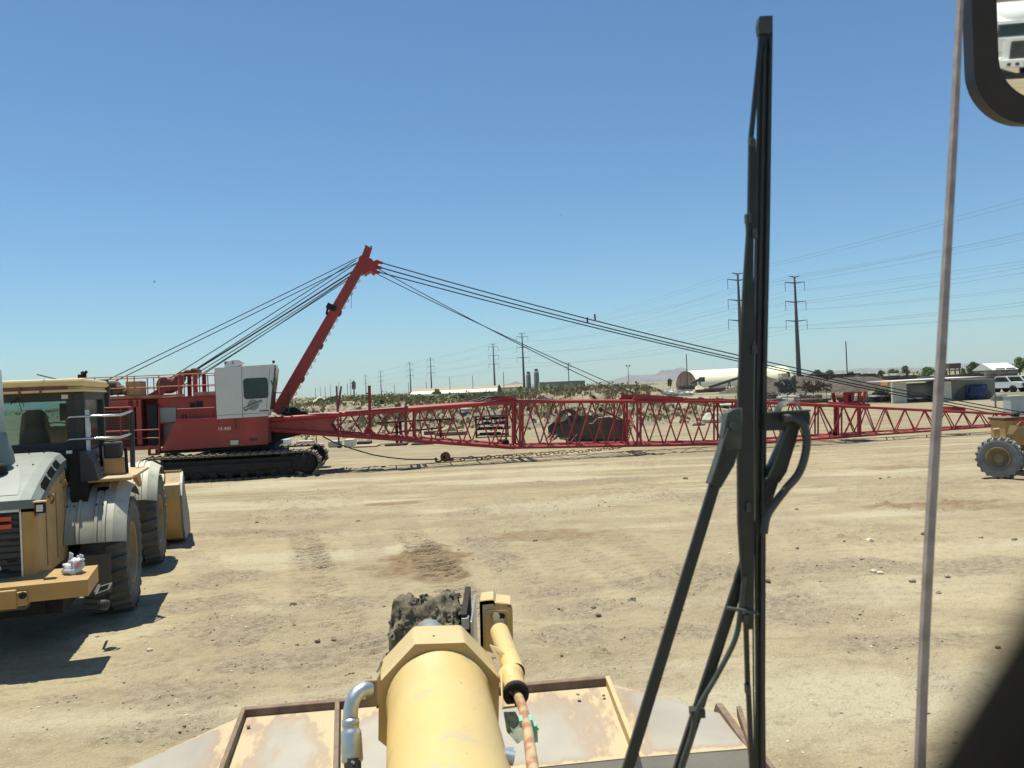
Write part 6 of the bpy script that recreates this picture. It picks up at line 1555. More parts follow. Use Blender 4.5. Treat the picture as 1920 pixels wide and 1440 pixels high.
def pile(px, w, ytop, D, mat, lab, name="gravel_pile", cat="gravel pile", flat=.0, ysc=.8, nseed=1, zb=0):
    b = P(px, hor(px), D); r_ = w / 2 / F * D; hh = H + (hor(px) - ytop) / F * D - zb
    n = 40; m_ = 12; vs = []; fs = []
    for j in range(m_ + 1):
        t = j / m_
        for i in range(n):
            a = 2 * math.pi * i / n; k = 1 + .22 * noise.noise(Vector((math.cos(a) * 1.4, math.sin(a) * 1.4, nseed + t)))
            rr = r_ * t * k; z = hh * (1 - max(0, (t - flat) / (1 - flat))) ** (1.05) * (1 + .10 * noise.noise(Vector((i * .5, j * .6, nseed))))
            vs.append((math.cos(a) * rr, math.sin(a) * rr * ysc, z if j < m_ else -.2))
    for j in range(m_):
        for i in range(n): fs.append((j * n + i, j * n + (i + 1) % n, (j + 1) * n + (i + 1) % n, (j + 1) * n + i))
    mb = MB(); mb.add(vs, fs, True); mb.v = [v + Vector((b.x, b.y, zb)) for v in mb.v]; o = mb.build(name, mat, loc=(b.x, b.y, zb)); tag(o, lab, cat)
    return o
pile(742, 62, 737.5, 150, "pilelt", "pale conical sand pile on the bank right of the red upright post", "sand_pile", "sand pile")
pile(1428, 175, 702, 170, "pile", "big grey gravel pile behind the wiper, left part", nseed=3)
pile(1500, 200, 707, 150, "pile", "rough brown scrap and gravel mound left of the tallest pylon's foot", flat=.35, nseed=5)
pile(1595, 230, 708, 140, "pile", "long brown grey gravel mound below the carport", flat=.3, nseed=8)
pile(1309, 34, 721, 220, "pilelt", "small tan gravel cone before the half round shed", nseed=9)
pile(1345, 60, 722, 240, "pile", "low grey gravel cone under the conveyor", nseed=12)
pile(600, 130, 744, 150, "pilelt", "low pale dirt rise behind the left end of the bank", "dirt_pile", "dirt pile", nseed=22)
pile(1168, 70, 724, 78, "pilelt", "rocky tan dirt heap on top of the bank", "dirt_pile", "dirt pile", nseed=24, zb=0)
# conveyors
def conveyor(p0, p1, D, lab, legs=2):
    a, b = P(*p0, D), P(*p1, D); g = thing("conveyor", (a.x, a.y, 0), lab, "conveyor")
    mb = MB(); mb.bar(a, b, 1.2, .7); mb.build("belt_frame", "walldk", g, world=True)
    mb = MB()
    for t in (.45, .85): q = a.lerp(b, t); mb.bar(q, (q.x - .5, q.y, 0), .2, .2); mb.bar(q, (q.x + .8, q.y + 1, 0), .2, .2)
    mb.build("leg", "walldk", g, world=True)
    mb = MB(); mb.box(b + Vector((.3, 0, -.1)), (1.3, 1.5, 1.3)); mb.build("head_drum", "walldk", g, world=True)
conveyor((1297, 718), (1314, 711), 230, "short dark conveyor in front of the half round shed")
conveyor((1330, 726), (1412, 700), 235, "long dark conveyor climbing to the wiper before the cream shed")
g = blk("debris_row", 1222, 1270, 724, 150, 6, "roofw", "white rubble row on the ground left of the half round shed", "rubble")[0]
for o in list(g.children): bpy.data.objects.remove(o)
bpy.data.objects.remove(g)
mb = MB(); random.seed(12); c0 = P(1245, hor(1245), 165)
for i in range(140):
    px = random.uniform(1216, 1296); z = random.uniform(0, 1.0); q = P(px, hor(px), 165 + random.uniform(-5, 5)); s_ = random.uniform(.3, .8)
    mb.box((q.x, q.y, .3 + z * (1 - abs(px - 1245) / 60)), (s_ * 1.5, s_, s_ * .6), random.uniform(0, 3), Matrix.Rotation(random.uniform(0, 3), 3, 'Z') @ Matrix.Rotation(random.uniform(-.5, .5), 3, 'X'))
o = mb.build("rubble_heap", "roofw", loc=(c0.x, c0.y, 0)); tag(o, "spread of broken white rubble left of the half round shed", "rubble")
# dark stacks of rail / beams in the far yard
def stack(px0, px1, y0, y1, D, mat, lab, name="steel_stack", cat="steel stack", dep=2.5, seed=1, n=None, jit=.3):
    random.seed(seed); a = P(px0, hor(px0), D); b = P(px1, hor(px1), D); k = F / D; zc = lambda px, y: H + (hor(px) - y) / k
    zt_, zb_ = zc((px0 + px1) / 2, y0), max(0, zc((px0 + px1) / 2, y1)); W_ = b.x - a.x; mb = MB(); n = n or 18
    for i in range(n):
        ww = W_ * random.uniform(.2, .5) * (1 if jit < 1 else .3); x = a.x + random.uniform(ww / 2, W_ - ww / 2); z = random.uniform(zb_ + .1, zt_ - .1); hh_ = (zt_ - zb_) * random.uniform(.15, .4)
        mb.box((x, D + random.uniform(0, dep), max(zb_ + hh_ / 2, z - hh_ / 3)), (ww, random.uniform(.4, 1.2), hh_), random.uniform(-jit, jit) * .4)
    if jit < 1: mb.bx(a.x + W_ * .03, b.x - W_ * .03, D + .3, D + dep, zb_, zb_ + (zt_ - zb_) * .7)
    else:
        for i in range(60): x = random.uniform(a.x, b.x); z = random.uniform(zb_, zt_); d_ = Vector((random.gauss(0, 1), random.gauss(0, .4), random.gauss(0, .6))).normalized() * random.uniform(.3, 1.0); mb.bar(Vector((x, D, z)) - d_, Vector((x, D, z)) + d_, random.uniform(.08, .3), random.uniform(.08, .3))
    o = mb.build(name, mat, loc=((a.x + b.x) / 2, D, zb_)); tag(o, lab, cat); return o
stack(1305, 1362, 727, 738, 190, "rustst", "dark flat stack of beams below the half round shed", seed=2)
stack(1272, 1304, 722, 731, 185, "walldk", "dark scrap stack with pale slabs at the shed's corner", "scrap_heap", "scrap heap", seed=3)
stack(1266, 1300, 730, 734, 150, "conc", "long pale slab stack below the brown shed end", "slab_stack", "slab stack", seed=4)
stack(1652, 1736, 703, 712, 170, "rustst", "brown row of scrap left of the seam beneath the trees", "scrap_row", "scrap row", seed=5)
stack(1726, 1762, 704, 712, 168, "wallgr", "grey container shaped stack left of the seam", "container_stack", "container stack", seed=6)
stack(1776, 1848, 698, 710, 165, "rustst", "dark brown scrap row right of the seam", "scrap_row", "scrap row", seed=7)
stack(1850, 1914, 700, 716, 160, "rustst", "dark rust red scrap row behind the white pickups", "scrap_row", "scrap row", seed=8)
stack(1848, 1912, 695, 703, 175, "wallgr", "grey fence of sheets under the white roofed house", "sheet_row", "sheet row", seed=9)
stack(1664, 1690, 714, 722, 120, "orangec", "small orange machine part at the mound's right end", "machine_part", "machine part", n=6, seed=10)
stack(1440, 1460, 735, 748, 90, "walldk", "dark junk pile just right of the wiper", "junk_pile", "junk pile", seed=11)
stack(1463, 1500, 741, 746, 88, "roofw", "long white plank pile just right of the wiper", "plank_pile", "plank pile", seed=12, n=6)
stack(1500, 1560, 740, 752, 90, "pile", "low brown heap of scrap inside the fence", "scrap_heap", "scrap heap", seed=13)
stack(1556, 1574, 735, 750, 86, "wall", "pale tan crate by the fence left of the red sheave frame", "crate", "crate", seed=14, n=4)
stack(1576, 1592, 735, 746, 88, "wallgr", "grey crate by the fence left of the red sheave frame", "crate", "crate", seed=15, n=4)
stack(1640, 1672, 734, 757, 84, "black", "black heap of parts left of the ribbed panel", "junk_pile", "junk pile", seed=16, n=26)
stack(1642, 1662, 741, 744, 82, "roofw", "narrow white sheet lying on the black heap", "white_sheet", "sheet", seed=17, n=4)
stack(1462, 1490, 712, 735, 128, "walldk", "dark tangle of scrap on the brown mound", "scrap_heap", "scrap heap", seed=18, n=30, jit=3)
stack(1505, 1556, 718, 732, 122, "rustst", "rusty tangle of scrap on the mound's right", "scrap_heap", "scrap heap", seed=19, n=30, jit=3)
stack(1345, 1385, 757, 761, 70, "offwhite", "pale slab stack on the yard just left of the wiper", "slab_stack", "slab stack", seed=20, n=4)
stack(1690, 1770, 709, 715, 150, "timber", "tan low clutter row behind the storage bay's roof", "clutter_row", "clutter row", seed=31)
stack(1800, 1860, 707, 713, 150, "walldk", "dark low clutter row behind the storage bay's right part", "clutter_row", "clutter row", seed=32)
stack(1610, 1650, 700, 708, 180, "walldk", "dark clutter row at the right end of the carport", "clutter_row", "clutter row", seed=33)
stack(1664, 1700, 699, 705, 190, "carw", "white low vehicles row behind the brown scrap", "vehicle_row", "vehicle row", seed=34, n=8)
stack(1860, 1915, 716, 724, 112, "pile", "dark stained ground heap behind the white pickups", "scrap_heap", "scrap heap", seed=35)
stack(1590, 1612, 738, 752, 84, "wall", "tan box right behind the red sheave frame", "crate", "crate", seed=36, n=5)
stack(1612, 1642, 741, 756, 84, "walldk", "dark mixed junk right of the red sheave frame", "junk_pile", "junk pile", seed=37, n=24)
stack(1500, 1555, 745, 756, 82, "rustst", "long rusty low pile along the fence foot", "scrap_heap", "scrap heap", seed=38, n=26)
stack(1440, 1475, 746, 757, 82, "walldk", "low dark pile by the fence foot right of the wiper", "scrap_heap", "scrap heap", seed=39, n=20)
# tan block tower / carport / house / dark box
blk("block_tower", 1466, 1478, 700, 200, 3, "wall", "small tan block tower left of the tallest pylon", "tower")
g, w_, h, d = blk("carport", 1525, 1608, 704, 190, 7, "walldk", "long dark open carport behind the brown mound", "carport")
mb = MB(); mb.bx(-w_ / 2 - .4, w_ / 2 + .4, -.8, d + .4, h + .02, h + .3); mb.build("roof", "black", g)
mb = MB()
for i in range(7): mb.bx(-w_ / 2 + i * w_ / 6.1, -w_ / 2 + i * w_ / 6.1 + .2, -.5, -.3, 0, h)
mb.build("post", "wallgr", g)
g, w_, h, d = blk("house", 1862, 1906, 693, 190, 8, "wallgr", "low house with a white roof near the right edge", "house", "roofw", 1.6)
mb = MB(); mb.bx(-w_ / 2 + .6, -w_ / 2 + 2.6, -.06, 0, 1, 2.6); mb.build("window", "walldk", g); mb = MB(); mb.bx(.3, w_ / 2 - .3, -.06, 0, .6, 2.6); mb.build("garage_door", "walldk", g)
g, w_, h, d = blk("dark_container", 1779.5, 1802, 681, 185, 2.5, "rustst", "dark boxy container raised on supports right of the seam", "container", ybot=691)
g.location.z = g.location.z
mb = MB(); zb = g.location.z
for x in (-w_ / 2 + .1, w_ / 2 - .3): mb.bx(x, x + .2, .2, .4, -zb, 0); mb.bx(x, x + .2, 2, 2.2, -zb, 0)
mb.bx(-w_ / 2, w_ / 2, .3, 2.1, -.4, -.2); mb.build("leg", "walldk", g)
# storage bay row
def bays():
    D = 78; zc = lambda px, y, Dd=D: P(px, y, Dd)
    a = P(1675, 757, D); g = thing("storage_bay", (a.x, D, 0), "long open storage bay with ribbed tan side panels and thin white roof edge", "storage bay", rz=0)
    def panel(px0, px1, y0, y1, Dd, dep, nm, mat, ribs=0):
        p, q = P(px0, y1, Dd), P(px1, y1, Dd); zt_ = P(px0, y0, Dd).z; mb = MB(); mb.bx(p.x, q.x, Dd, Dd + dep, 0, zt_)
        if ribs:
            for i in range(ribs): x = p.x + (q.x - p.x) * (i + .5) / ribs; mb.bx(x - .03, x + .03, Dd - .05, Dd, 0, zt_)
        return mb.build(nm, mat, g, world=True)
    panel(1674, 1701, 718, 757, D, .3, "side_panel", "offwhite", 9)
    panel(1754, 1785, 716, 756, D, .3, "side_panel", "offwhite", 6)
    panel(1785, 1867, 713, 753, D + 1, 5, "block_wall", "wallgr")
    panel(1701, 1756, 719, 757, D + 5, .3, "back_wall", "walldk")
    p, q = P(1674, 716, D), P(1845, 712, D); mb = MB(); mb.prism([(p.x, D - .3, p.z), (q.x, D - .3, p.z + .08), (q.x, D - .3, p.z + .15), (p.x, D - .3, p.z + .07)], (0, 6, 0)); mb.build("roof", "roofw", g, world=True)
    # arch with blue door
    c = P(1826, 752, D + .9); mb = MB(); n = 16; r_ = 1.75; o = [(c.x - r_ * math.cos(math.pi * i / n), D + .95, max(0, 1.45 * math.sin(math.pi * i / n))) for i in range(n + 1)]
    mb.prism(o, (0, .1, 0)); mb.v = [Vector((v.x, v.y - .05, v.z)) for v in mb.v]; mb.build("arch_opening", "walldk", g, world=True)
    mb = MB(); mb.bx(c.x - .75, c.x + 1.2, D + .7, D + .88, .1, 1.42); mb.blob((c.x + .2, D + .6, .7), .9, .2, .7, .2, 2, 3); o = mb.build("blue_tarpaulin", "blue", loc=(c.x, D + .7, 0)); tag(o, "dark blue tarpaulin cover inside the arched opening", "tarpaulin")
    t = P(1728, 745, D + 1.5); g2 = thing("tank_trailer", (t.x, t.y, 0), "grey tank trailer parked inside the storage bay", "trailer")
    mb = MB(); mb.lathe([(-1.35, .001), (-1.35, .6), (-1.2, .72), (1.2, .72), (1.35, .6), (1.35, .001)], (0, 0, 1.05), (1, 0, 0), 24); mb.build("tank", "wallgr", g2)
    mb = MB(); mb.bx(-1.4, 1.4, -.4, .4, .3, .42); mb.build("chassis", "chromeold", g2)
    for x in (.6, 1.1): mb = MB(); mb.lathe([(-.1, .001), (-.1, .3), (.1, .3), (.1, .001)], (x, -.6, .3), (0, 1, 0), 16); mb.build("wheel", "black", g2)
    t = P(1876, 751, 74); mb = MB(); mb.blob((t.x, t.y, .30), .62, .5, .42, .06, 3, 3); mb.bx(t.x - .6, t.x + .6, t.y - .45, t.y + .45, 0, .3); o = mb.build("covered_pallet", "wallgr", loc=(t.x, t.y, 0)); tag(o, "low grey rounded covered pallet below the white pickup", "covered pallet")
    p = P(1896, 768, 50); mb = MB(); mb.bx(p.x, p.x + .85, p.y, p.y + .8, 0, P(1896, 744, 50).z); mb.bx(p.x - .04, p.x + .89, p.y - .04, p.y + .84, P(1896, 744, 50).z, P(1896, 742.5, 50).z); mb.bx(p.x + .38, p.x + .41, p.y - .01, p.y, .1, .7); o = mb.build("utility_cabinet", "cabinet", loc=(p.x, p.y, 0)); tag(o, "pale blue white utility cabinet beside the right edge", "cabinet")
bays()
def pickup(px, py, D, lab, rz):
    q = P(px, py, D); g = thing("pickup_truck", (q.x, q.y, 0), lab, "pickup truck", rz=R(rz), group="white pickups parked at the right edge")
    mb = MB(); mb.prism([(-2.6, -.95, .5), (-2.6, -.95, 1.15), (-.6, -.95, 1.18), (-.2, -.95, 1.85), (1.0, -.95, 1.85), (1.5, -.95, 1.2), (2.6, -.95, 1.1), (2.75, -.95, .5)], (0, 1.9, 0)); b = mb.build("body", "carw", g, bev=.07)
    mb = MB()
    for y in (-.96, .955): mb.prism([(-.45, y, 1.22), (-.12, y, 1.75), (.95, y, 1.75), (1.35, y, 1.22)], (0, .005, 0))
    mb.build("window", "glassdk", b)
    mb = MB(); mb.prism([(1.04, -.8, 1.82), (1.04, .8, 1.82), (1.5, .85, 1.25), (1.5, -.85, 1.25)], (.012, 0, .006)); mb.build("windscreen", "glassdk", b)
    mb = MB(); mb.bx(2.70, 2.77, -.7, .7, .72, 1.02); mb.build("grille", "black", b)
    for x in (-1.7, 1.75):
        for y in (-.9, .9): mb = MB(); mb.lathe([(-.13, .001), (-.13, .2), (-.14, .4), (.14, .4), (.13, .2), (.13, .001)], (x, y, .4), (0, 1, 0), 20); mb.build("wheel", "black", g)
pickup(1880, 738, 98, "left white pickup parked behind the storage bay at the right edge", -60)
pickup(1906, 737, 97, "right white pickup parked next to another at the right edge", -60)
for i, (px, D) in enumerate(((1516, 200), (1531, 202), (1552, 201), (1566, 203), (1632, 200))):
    q = P(px, 712, D); g = thing("parked_car", (q.x, q.y, 0), ("first", "second", "third", "fourth", "lone rightmost")[i] + " of the tiny white cars in the row under the carport, from the left", "car", rz=R(5), group="white cars along the carport")
    mb = MB(); mb.prism([(-2.2, -.9, .4), (-2.2, -.9, .95), (-1.3, -.9, 1.45), (.5, -.9, 1.45), (1.2, -.9, .95), (2.2, -.9, .85), (2.2, -.9, .4)], (0, 1.8, 0)); b = mb.build("body", "carw", g, bev=.06)
    mb = MB(); mb.prism([(-1.2, -.91, .98), (-1.0, -.91, 1.38), (.4, -.91, 1.38), (.95, -.91, .98)], (0, .008, 0)); mb.build("window", "glassdk", b)
    for x in (-1.4, 1.4): mb = MB(); mb.lathe([(-.1, .001), (-.1, .33), (.1, .33), (.1, .001)], (x, -.85, .33), (0, 1, 0), 14); mb.build("wheel", "black", g)
# chain link fence
def fence():
    a, b = P(1330, hor(1330), 84), P(1676, hor(1676), 80); g = thing("chain_link_fence", (a.x, a.y, 0), "thin grey chain link fence across the yard behind the boom", "fence")
    n = 14; mb = MB()
    for i in range(n + 1): p = a.lerp(b, i / n); mb.tube((p.x, p.y, 0), (p.x, p.y, 1.25), .03, 5)
    mb.build("post", "galv", g, world=True)
    mb = MB()
    for z in (1.22, .06): mb.tube((a.x, a.y, z), (b.x, b.y, z), .018, 5)
    mb.build("rail", "wallgr", g, world=True)
    mb = MB(); d = b - a; L_ = d.length
    k = int(L_ / .22)
    for i in range(k):
        for s in (0, 1):
            t0, t1 = i / k, min(1, (i + 5.4) / k); p, q = a.lerp(b, t0), a.lerp(b, t1)
            z0, z1 = (0.05, 1.2) if s else (1.2, .05); mb.tube((p.x, p.y, z0), (q.x, q.y, z1), .004, 3, caps=False)
    mb.build("mesh", "galv", g, world=True)
fence()
# thin survey stakes
mb = MB(); q = P(1867, 770, 62); mb.bx(q.x - .05, q.x + .05, q.y - .05, q.y + .05, 0, 1.0); mb.bx(q.x - .1, q.x + .1, q.y - .06, q.y + .06, .75, .8); o = mb.build("marker_post", "wallgr", loc=(q.x, q.y, 0)); tag(o, "short grey marker post on the dirt behind the boom tip", "post")

# ================================================================== THINGS LYING BEHIND THE BOOM
def rack(px0, px1, ytop, ybot, D, lab, shelves, rz=0):
    a, b = G(px0, ybot), G(px1, ybot); a = P(px0, ybot, D); b = P(px1, ybot, D); zt_ = P((px0 + px1) / 2, ytop, D).z; W_ = b.x - a.x
    g = thing("steel_rack", (a.x, D, 0), lab, "rack")
    for x in (0, W_):
        for y in (0, .9): mb = MB(); mb.bx(x - .04, x + .04, y - .04, y + .04, 0, zt_); mb.build("leg", "black", g)
    for s in shelves: mb = MB(); mb.bx(-.05, W_ + .05, -.03, .93, zt_ * s - .03, zt_ * s + .03); mb.build("shelf", "black", g)
    random.seed(int(px0)); mb = MB()
    for s in shelves[:-1]:
        for i in range(5): x = random.uniform(.2, W_ - .3); mb.box((x, .4, zt_ * s + .08), (random.uniform(.2, .7), .4, .1), random.uniform(-.2, .2))
    if len(shelves) > 2: mb.build("scrap_piece", "dkgrey", g)
    return g
rack(893, 953, 780, 819, 52, "black steel shelf rack behind the boom, loaded with scrap", (.12, .38, .62, .85, 1.0))
def table(px0, px1, y0, y1, ybot, D, lab):
    a = P(px0, y0, D); b = P(px1, y1, D + 2); g = thing("beam_stand", (a.x, D, 0), lab, "beam stand")
    mb = MB(); mb.bar(a, b, .5, .09); g2 = mb.build("beam", "black", g, world=True)
    for t in (.25, .30, .82): q = a.lerp(b, t); mb = MB(); mb.bx(q.x - .07, q.x + .07, q.y - .1, q.y + .1, 0, q.z); mb.build("leg", "black", g, world=True)
    mb = MB(); q0, q1 = a.lerp(b, .2), a.lerp(b, .85); mb.bar((q0.x, q0.y, .62), (q1.x, q1.y, .75), .4, .07); mb.build("lower_beam", "black", g, world=True)
table(706, 850, 793, 785, 820, 50, "long black steel beam frame on legs behind the boom")
def slab(px, py, wpx, hpx, mat, name, lab, cat, D=None, dep=.8, bev=.02):
    g_ = G(px, py); D = g_.y; w_ = wpx / F * D; h_ = hpx / F * D; mb = MB(); mb.bx(g_.x - w_ / 2, g_.x + w_ / 2, D, D + dep, 0, h_); o = mb.build(name, mat, loc=(g_.x, D, 0), bev=bev); tag(o, lab, cat); return o
slab(626, 839, 22, 12, "conc", "rubble_block", "rough grey concrete block right of the crane track", "concrete block", bev=.06)
slab(654, 839, 17, 15, "offwhite", "concrete_block", "smooth pale concrete block under the boom", "concrete block")
slab(636, 840, 8, 5, "blue", "dark_box", "small dark box leaning at the grey concrete block", "box", dep=.2)
slab(570, 834, 38, 5, "offwhite", "timber_beam", "long pale beam lying just over the crane tracks", "beam", dep=.6)
slab(596, 836, 18, 4, "offwhite", "short_beam", "short pale beam left of the grey block", "beam", dep=.3)
slab(570, 836, 30, 9, "wall", "pallet_crate", "tan crate under the pale beam behind the track", "crate")
slab(530, 833, 22, 9, "carw", "bluish_crate", "bluish white crate glimpsed under the boom foot", "crate")
slab(684, 839, 44, 3, "timber", "plank_stack", "flat stack of brown planks right of the pale block", "plank stack", dep=1.5)
slab(681, 833, 24, 5, "dkgrey", "dark_sheet_stack", "dark sheet stack behind the brown planks", "sheet stack", dep=1.0)
slab(741, 836, 40, 3, "black", "steel_plate_stack", "flat stack of black steel plates under the boom, left one", "plate stack", dep=1.2)
slab(792, 834, 42, 2.5, "black", "steel_plate_stack", "thin stack of black steel plates under the boom, right one", "plate stack", dep=1.2)
slab(845, 817, 60, 7, "buckrust", "plank_stack", "low rusty stack at the foot of the black beam frame", "stack", dep=1.0)
slab(815, 815, 40, 7, "rustst", "steel_box", "dull red steel box at the foot of the black frame", "box", dep=1.0)
slab(935, 817, 36, 3, "conc", "concrete_slab", "low pale slab in front of the shelf rack", "slab", dep=1.0)
mb = MB(); random.seed(4); c = G(680, 832, .0)
for i in range(9): x = c.x + random.uniform(-.7, .5); mb.tube((x, c.y + random.uniform(0, 1), 0), (x + random.uniform(-.05, .05), c.y + .5, random.uniform(.5, .9)), .015, 5)
o = mb.build("stake_bundle", "dkgrey", loc=c); tag(o, "loose upright steel stakes behind the pale concrete block", "stakes")
mb = MB(); c = G(594, 845); mb.tube(c, c + Vector((0, 0, 1.05)), .03, 6); mb.box(c + Vector((0, 0, 1.05)), (.1, .1, .12)); o = mb.build("stake", "reddull", loc=c); tag(o, "single thin red topped stake right of the crane track", "stake")
# rocks at the embankment
random.seed(9)
for i, (px, py, s_, Yr) in enumerate(((1395, 775, .5, 64), (1340, 800, .9, 58), (1365, 795, .7, 60), (1310, 806, .4, 55), (870, 772, .5, 70), (916, 768, .4, 70), (1068, 762, .35, 62), (1092, 757, .3, 63))):
    q = P(px, py, Yr); z = bz(q.x, q.y) if q.y > 60 else 0; mb = MB(); mb.blob((q.x, q.y, z + s_ * .25), s_, s_ * .7, s_ * .5, .3, i, 2); o = mb.build("boulder", "conc" if i != 3 else "stone", loc=(q.x, q.y, z)); tag(o, "pale boulder resting on the dirt bank or at its foot", "boulder", "pale boulders along the bank")

# ================================================================== PLANTS
def crown(cx, cy, cz, rx, ry, rz_, n, leaf, seed, mb=None, clumps=9):
    random.seed(seed); mb = mb or MB(); cl = []
    for i in range(clumps):
        a = random.uniform(0, 6.28); u = random.uniform(-.7, 1); r_ = math.sqrt(max(0, 1 - u * u)) * random.uniform(.3, .8)
        cl.append((math.cos(a) * r_, math.sin(a) * r_, u * .75, random.uniform(.28, .5)))
    for i in range(n):
        c = random.choice(cl); d = Vector((random.gauss(0, 1), random.gauss(0, 1), random.gauss(0, 1))).normalized() * c[3] * random.uniform(.5, 1.1)
        p = Vector((cx + (c[0] + d.x) * rx, cy + (c[1] + d.y) * ry, cz + (c[2] + d.z) * rz_)); s_ = leaf * random.uniform(.6, 1.4)
        x = Vector((random.gauss(0, 1), random.gauss(0, 1), random.gauss(0, .6))).normalized(); y = x.cross(Vector((random.gauss(0, 1), random.gauss(0, 1), random.gauss(0, 1)))).normalized()
        mb.add([p - x * s_, p - y * s_ * .5, p + x * s_, p + y * s_ * .5], [(0, 1, 2, 3)])
    return mb
def plant_proto(kind, seed, mat):
    g = bpy.data.objects.new(kind, None); SC.collection.objects.link(g)
    if kind == "tree":
        mb = crown(0, 0, 2.9, 2.3, 2.0, 1.9, 2200, .24, seed, clumps=16); mb.build("crown", mat, g)
        mb = MB(); mb.pipe([(0, 0, -.2), (.1, 0, .8), (0, .1, 1.6), (.15, .1, 2.4)], [.22, .17, .13, .06], 7)
        random.seed(seed)
        for i in range(6): a = random.uniform(0, 6.28); mb.pipe([(.05, .05, 1.0 + i * .15), (math.cos(a) * .7, math.sin(a) * .7, 2.0 + i * .12), (math.cos(a) * 1.3, math.sin(a) * 1.3, 2.9)], [.09, .06, .02], 5)
        mb.build("trunk", "bark", g)
    else:
        mb = crown(0, 0, .38, .62, .6, .5, 900, .11, seed, clumps=16); mb.build("foliage", mat, g)
        mb = MB(); random.seed(seed)
        for i in range(8): a = random.uniform(0, 6.28); mb.tube((0, 0, -.05), (math.cos(a) * .4, math.sin(a) * .4, .6), .018, 4, .006)
        mb.build("stem", "bark", g)
    return g
protos = {("tree", 0): plant_proto("tree", 1, "leaf"), ("tree", 1): plant_proto("tree", 2, "leaf2"), ("tree", 2): plant_proto("tree", 3, "leaf"),
          ("bush", 0): plant_proto("bush", 4, "leaf"), ("bush", 1): plant_proto("bush", 5, "leaf2"), ("bush", 2): plant_proto("bush", 6, "leaf3")}
used = set()
def plant(kind, v, x, y, z, sx, sz, lab, cat, grp):
    p = protos[(kind, v)]
    o = p if (kind, v) not in used else copytree(p); used.add((kind, v))
    o.location = (x, y, z); o.scale = (sx, sx, sz); o.rotation_euler = (0, 0, (x * 7.3) % 6.28); tag(o, lab, cat, grp); return o
# trees: px centre, y top, width px, distance
for px, yt, wd, D, v, lb in ((1653, 693, 16, 230, 0, "dark round tree, leftmost of the three small ones left of the seam"), (1674, 692, 30, 240, 1, "spreading tree between two darker ones left of the seam"), (1698, 686, 18, 230, 2, "tallest dark round tree left of the seam"), (1738, 688, 42, 210, 1, "wide bright green tree by the yard lamp left of the seam"),
                             (1828, 677, 30, 215, 0, "pointed olive tree standing right of the dark container"), (1912, 670, 34, 200, 1, "bright green tree cropped by the right edge"), (1883, 681, 18, 230, 0, "small dark tree above the white roofed house"), (1850, 685, 14, 240, 2, "small tree between the pointed tree and the house"),
                             (1535, 692, 28, 235, 0, "dark tree behind the carport's left end"), (1556, 694, 22, 235, 2, "dark tree right of the carport lamp"), (1597, 696, 26, 225, 0, "dark tree right behind the utility pole"), (1624, 700, 30, 200, 1, "bright green shrub tree right of the utility pole"), (1256, 709, 11, 300, 0, "tiny round tree left of the half round shed"),
                             (1478, 697, 10, 240, 2, "tiny tree beside the small block tower"), (1805, 690, 14, 235, 1, "small tree right behind the dark container"), (1770, 690, 14, 235, 2, "small tree left of the dark container"), (818, 728, 20, 190, 0, "dark round tree before the white roofed building"), (1645, 702, 14, 200, 1, "low green tree at the end of the brown mound"),
                             (937, 722, 10, 180, 2, "small tree at the foot of the drooping armed pylon"), (975, 723, 14, 170, 0, "small tree left of the silo pylon's foot")):
    b = P(px, hor(px), D); hh = H + (hor(px) - yt) / F * D; w_ = wd / F * D
    plant("tree", v, b.x, b.y, 0, w_ / 4.9, hh / 4.9, lb, "tree", "trees beyond the yard")
BUSH = [(866, 736, 17, 76, 1, "green bush standing tall on the crest, left of the boom's lug"), (903, 741, 10, 74, 1, "small green bush on the crest above the boom joint"), (628, 741, 34, 82, 1, "dense green shrub at the bank's left end"), (600, 744, 20, 84, 1, "green shrub above the sandy slope at the far left"),
        (655, 741, 24, 80, 0, "olive shrub behind the red twin rods"), (712, 744, 20, 76, 0, "olive shrub right of the red upright post"), (690, 742, 20, 78, 1, "green shrub hidden by the red upright post"), (766, 748, 18, 75, 0, "dark shrub under the pale sand pile"), (745, 752, 16, 74, 0, "dark shrub on the slope below the sand pile"),
        (1041, 788, 14, 63, 1, "green bush left of the dragline bucket's arch"), (1110, 772, 16, 66, 1, "green bush behind the dragline bucket"), (1298, 776, 16, 66, 1, "green bush behind the boom left of the wiper"), (1245, 737, 24, 88, 1, "low green bush above the red pendant bars"), (1312, 739, 22, 92, 0, "low olive bush under the dark beams"),
        (1058, 741, 14, 74, 0, "dark shrub on the crest below the utility pole"), (1160, 738, 14, 74, 0, "dark shrub at the foot of the rocky heap"), (930, 757, 14, 72, 2, "dry yellow shrub on the slope above the boom"), (800, 755, 12, 74, 2, "dry shrub midway on the slope"), (828, 760, 10, 72, 0, "small olive shrub low on the slope"),
        (985, 745, 12, 74, 0, "olive shrub on the crest by the silo pylon"), (1010, 742, 12, 74, 2, "dry shrub on the crest right of the silos"), (1100, 742, 14, 74, 2, "dry shrub on the crest right of the warehouse"), (1280, 790, 10, 62, 2, "yellow dry bush at the bank's foot left of the wiper"), (1330, 785, 12, 62, 2, "yellow dry bush among pale boulders"), (785, 738, 16, 90, 0, "dark shrub before the white building's left end"),
        (1345, 742, 30, 95, 2, "yellow green shrub below the gravel pile"), (1500, 737, 30, 100, 1, "green shrub inside the fence right of the wiper"), (1535, 738, 30, 100, 1, "green shrub inside the fence left of the tan crate"), (1650, 727, 40, 105, 1, "long green shrub left of the storage bay"), (720, 777, 12, 68, 1, "green shrub low on the slope behind the black frame")]
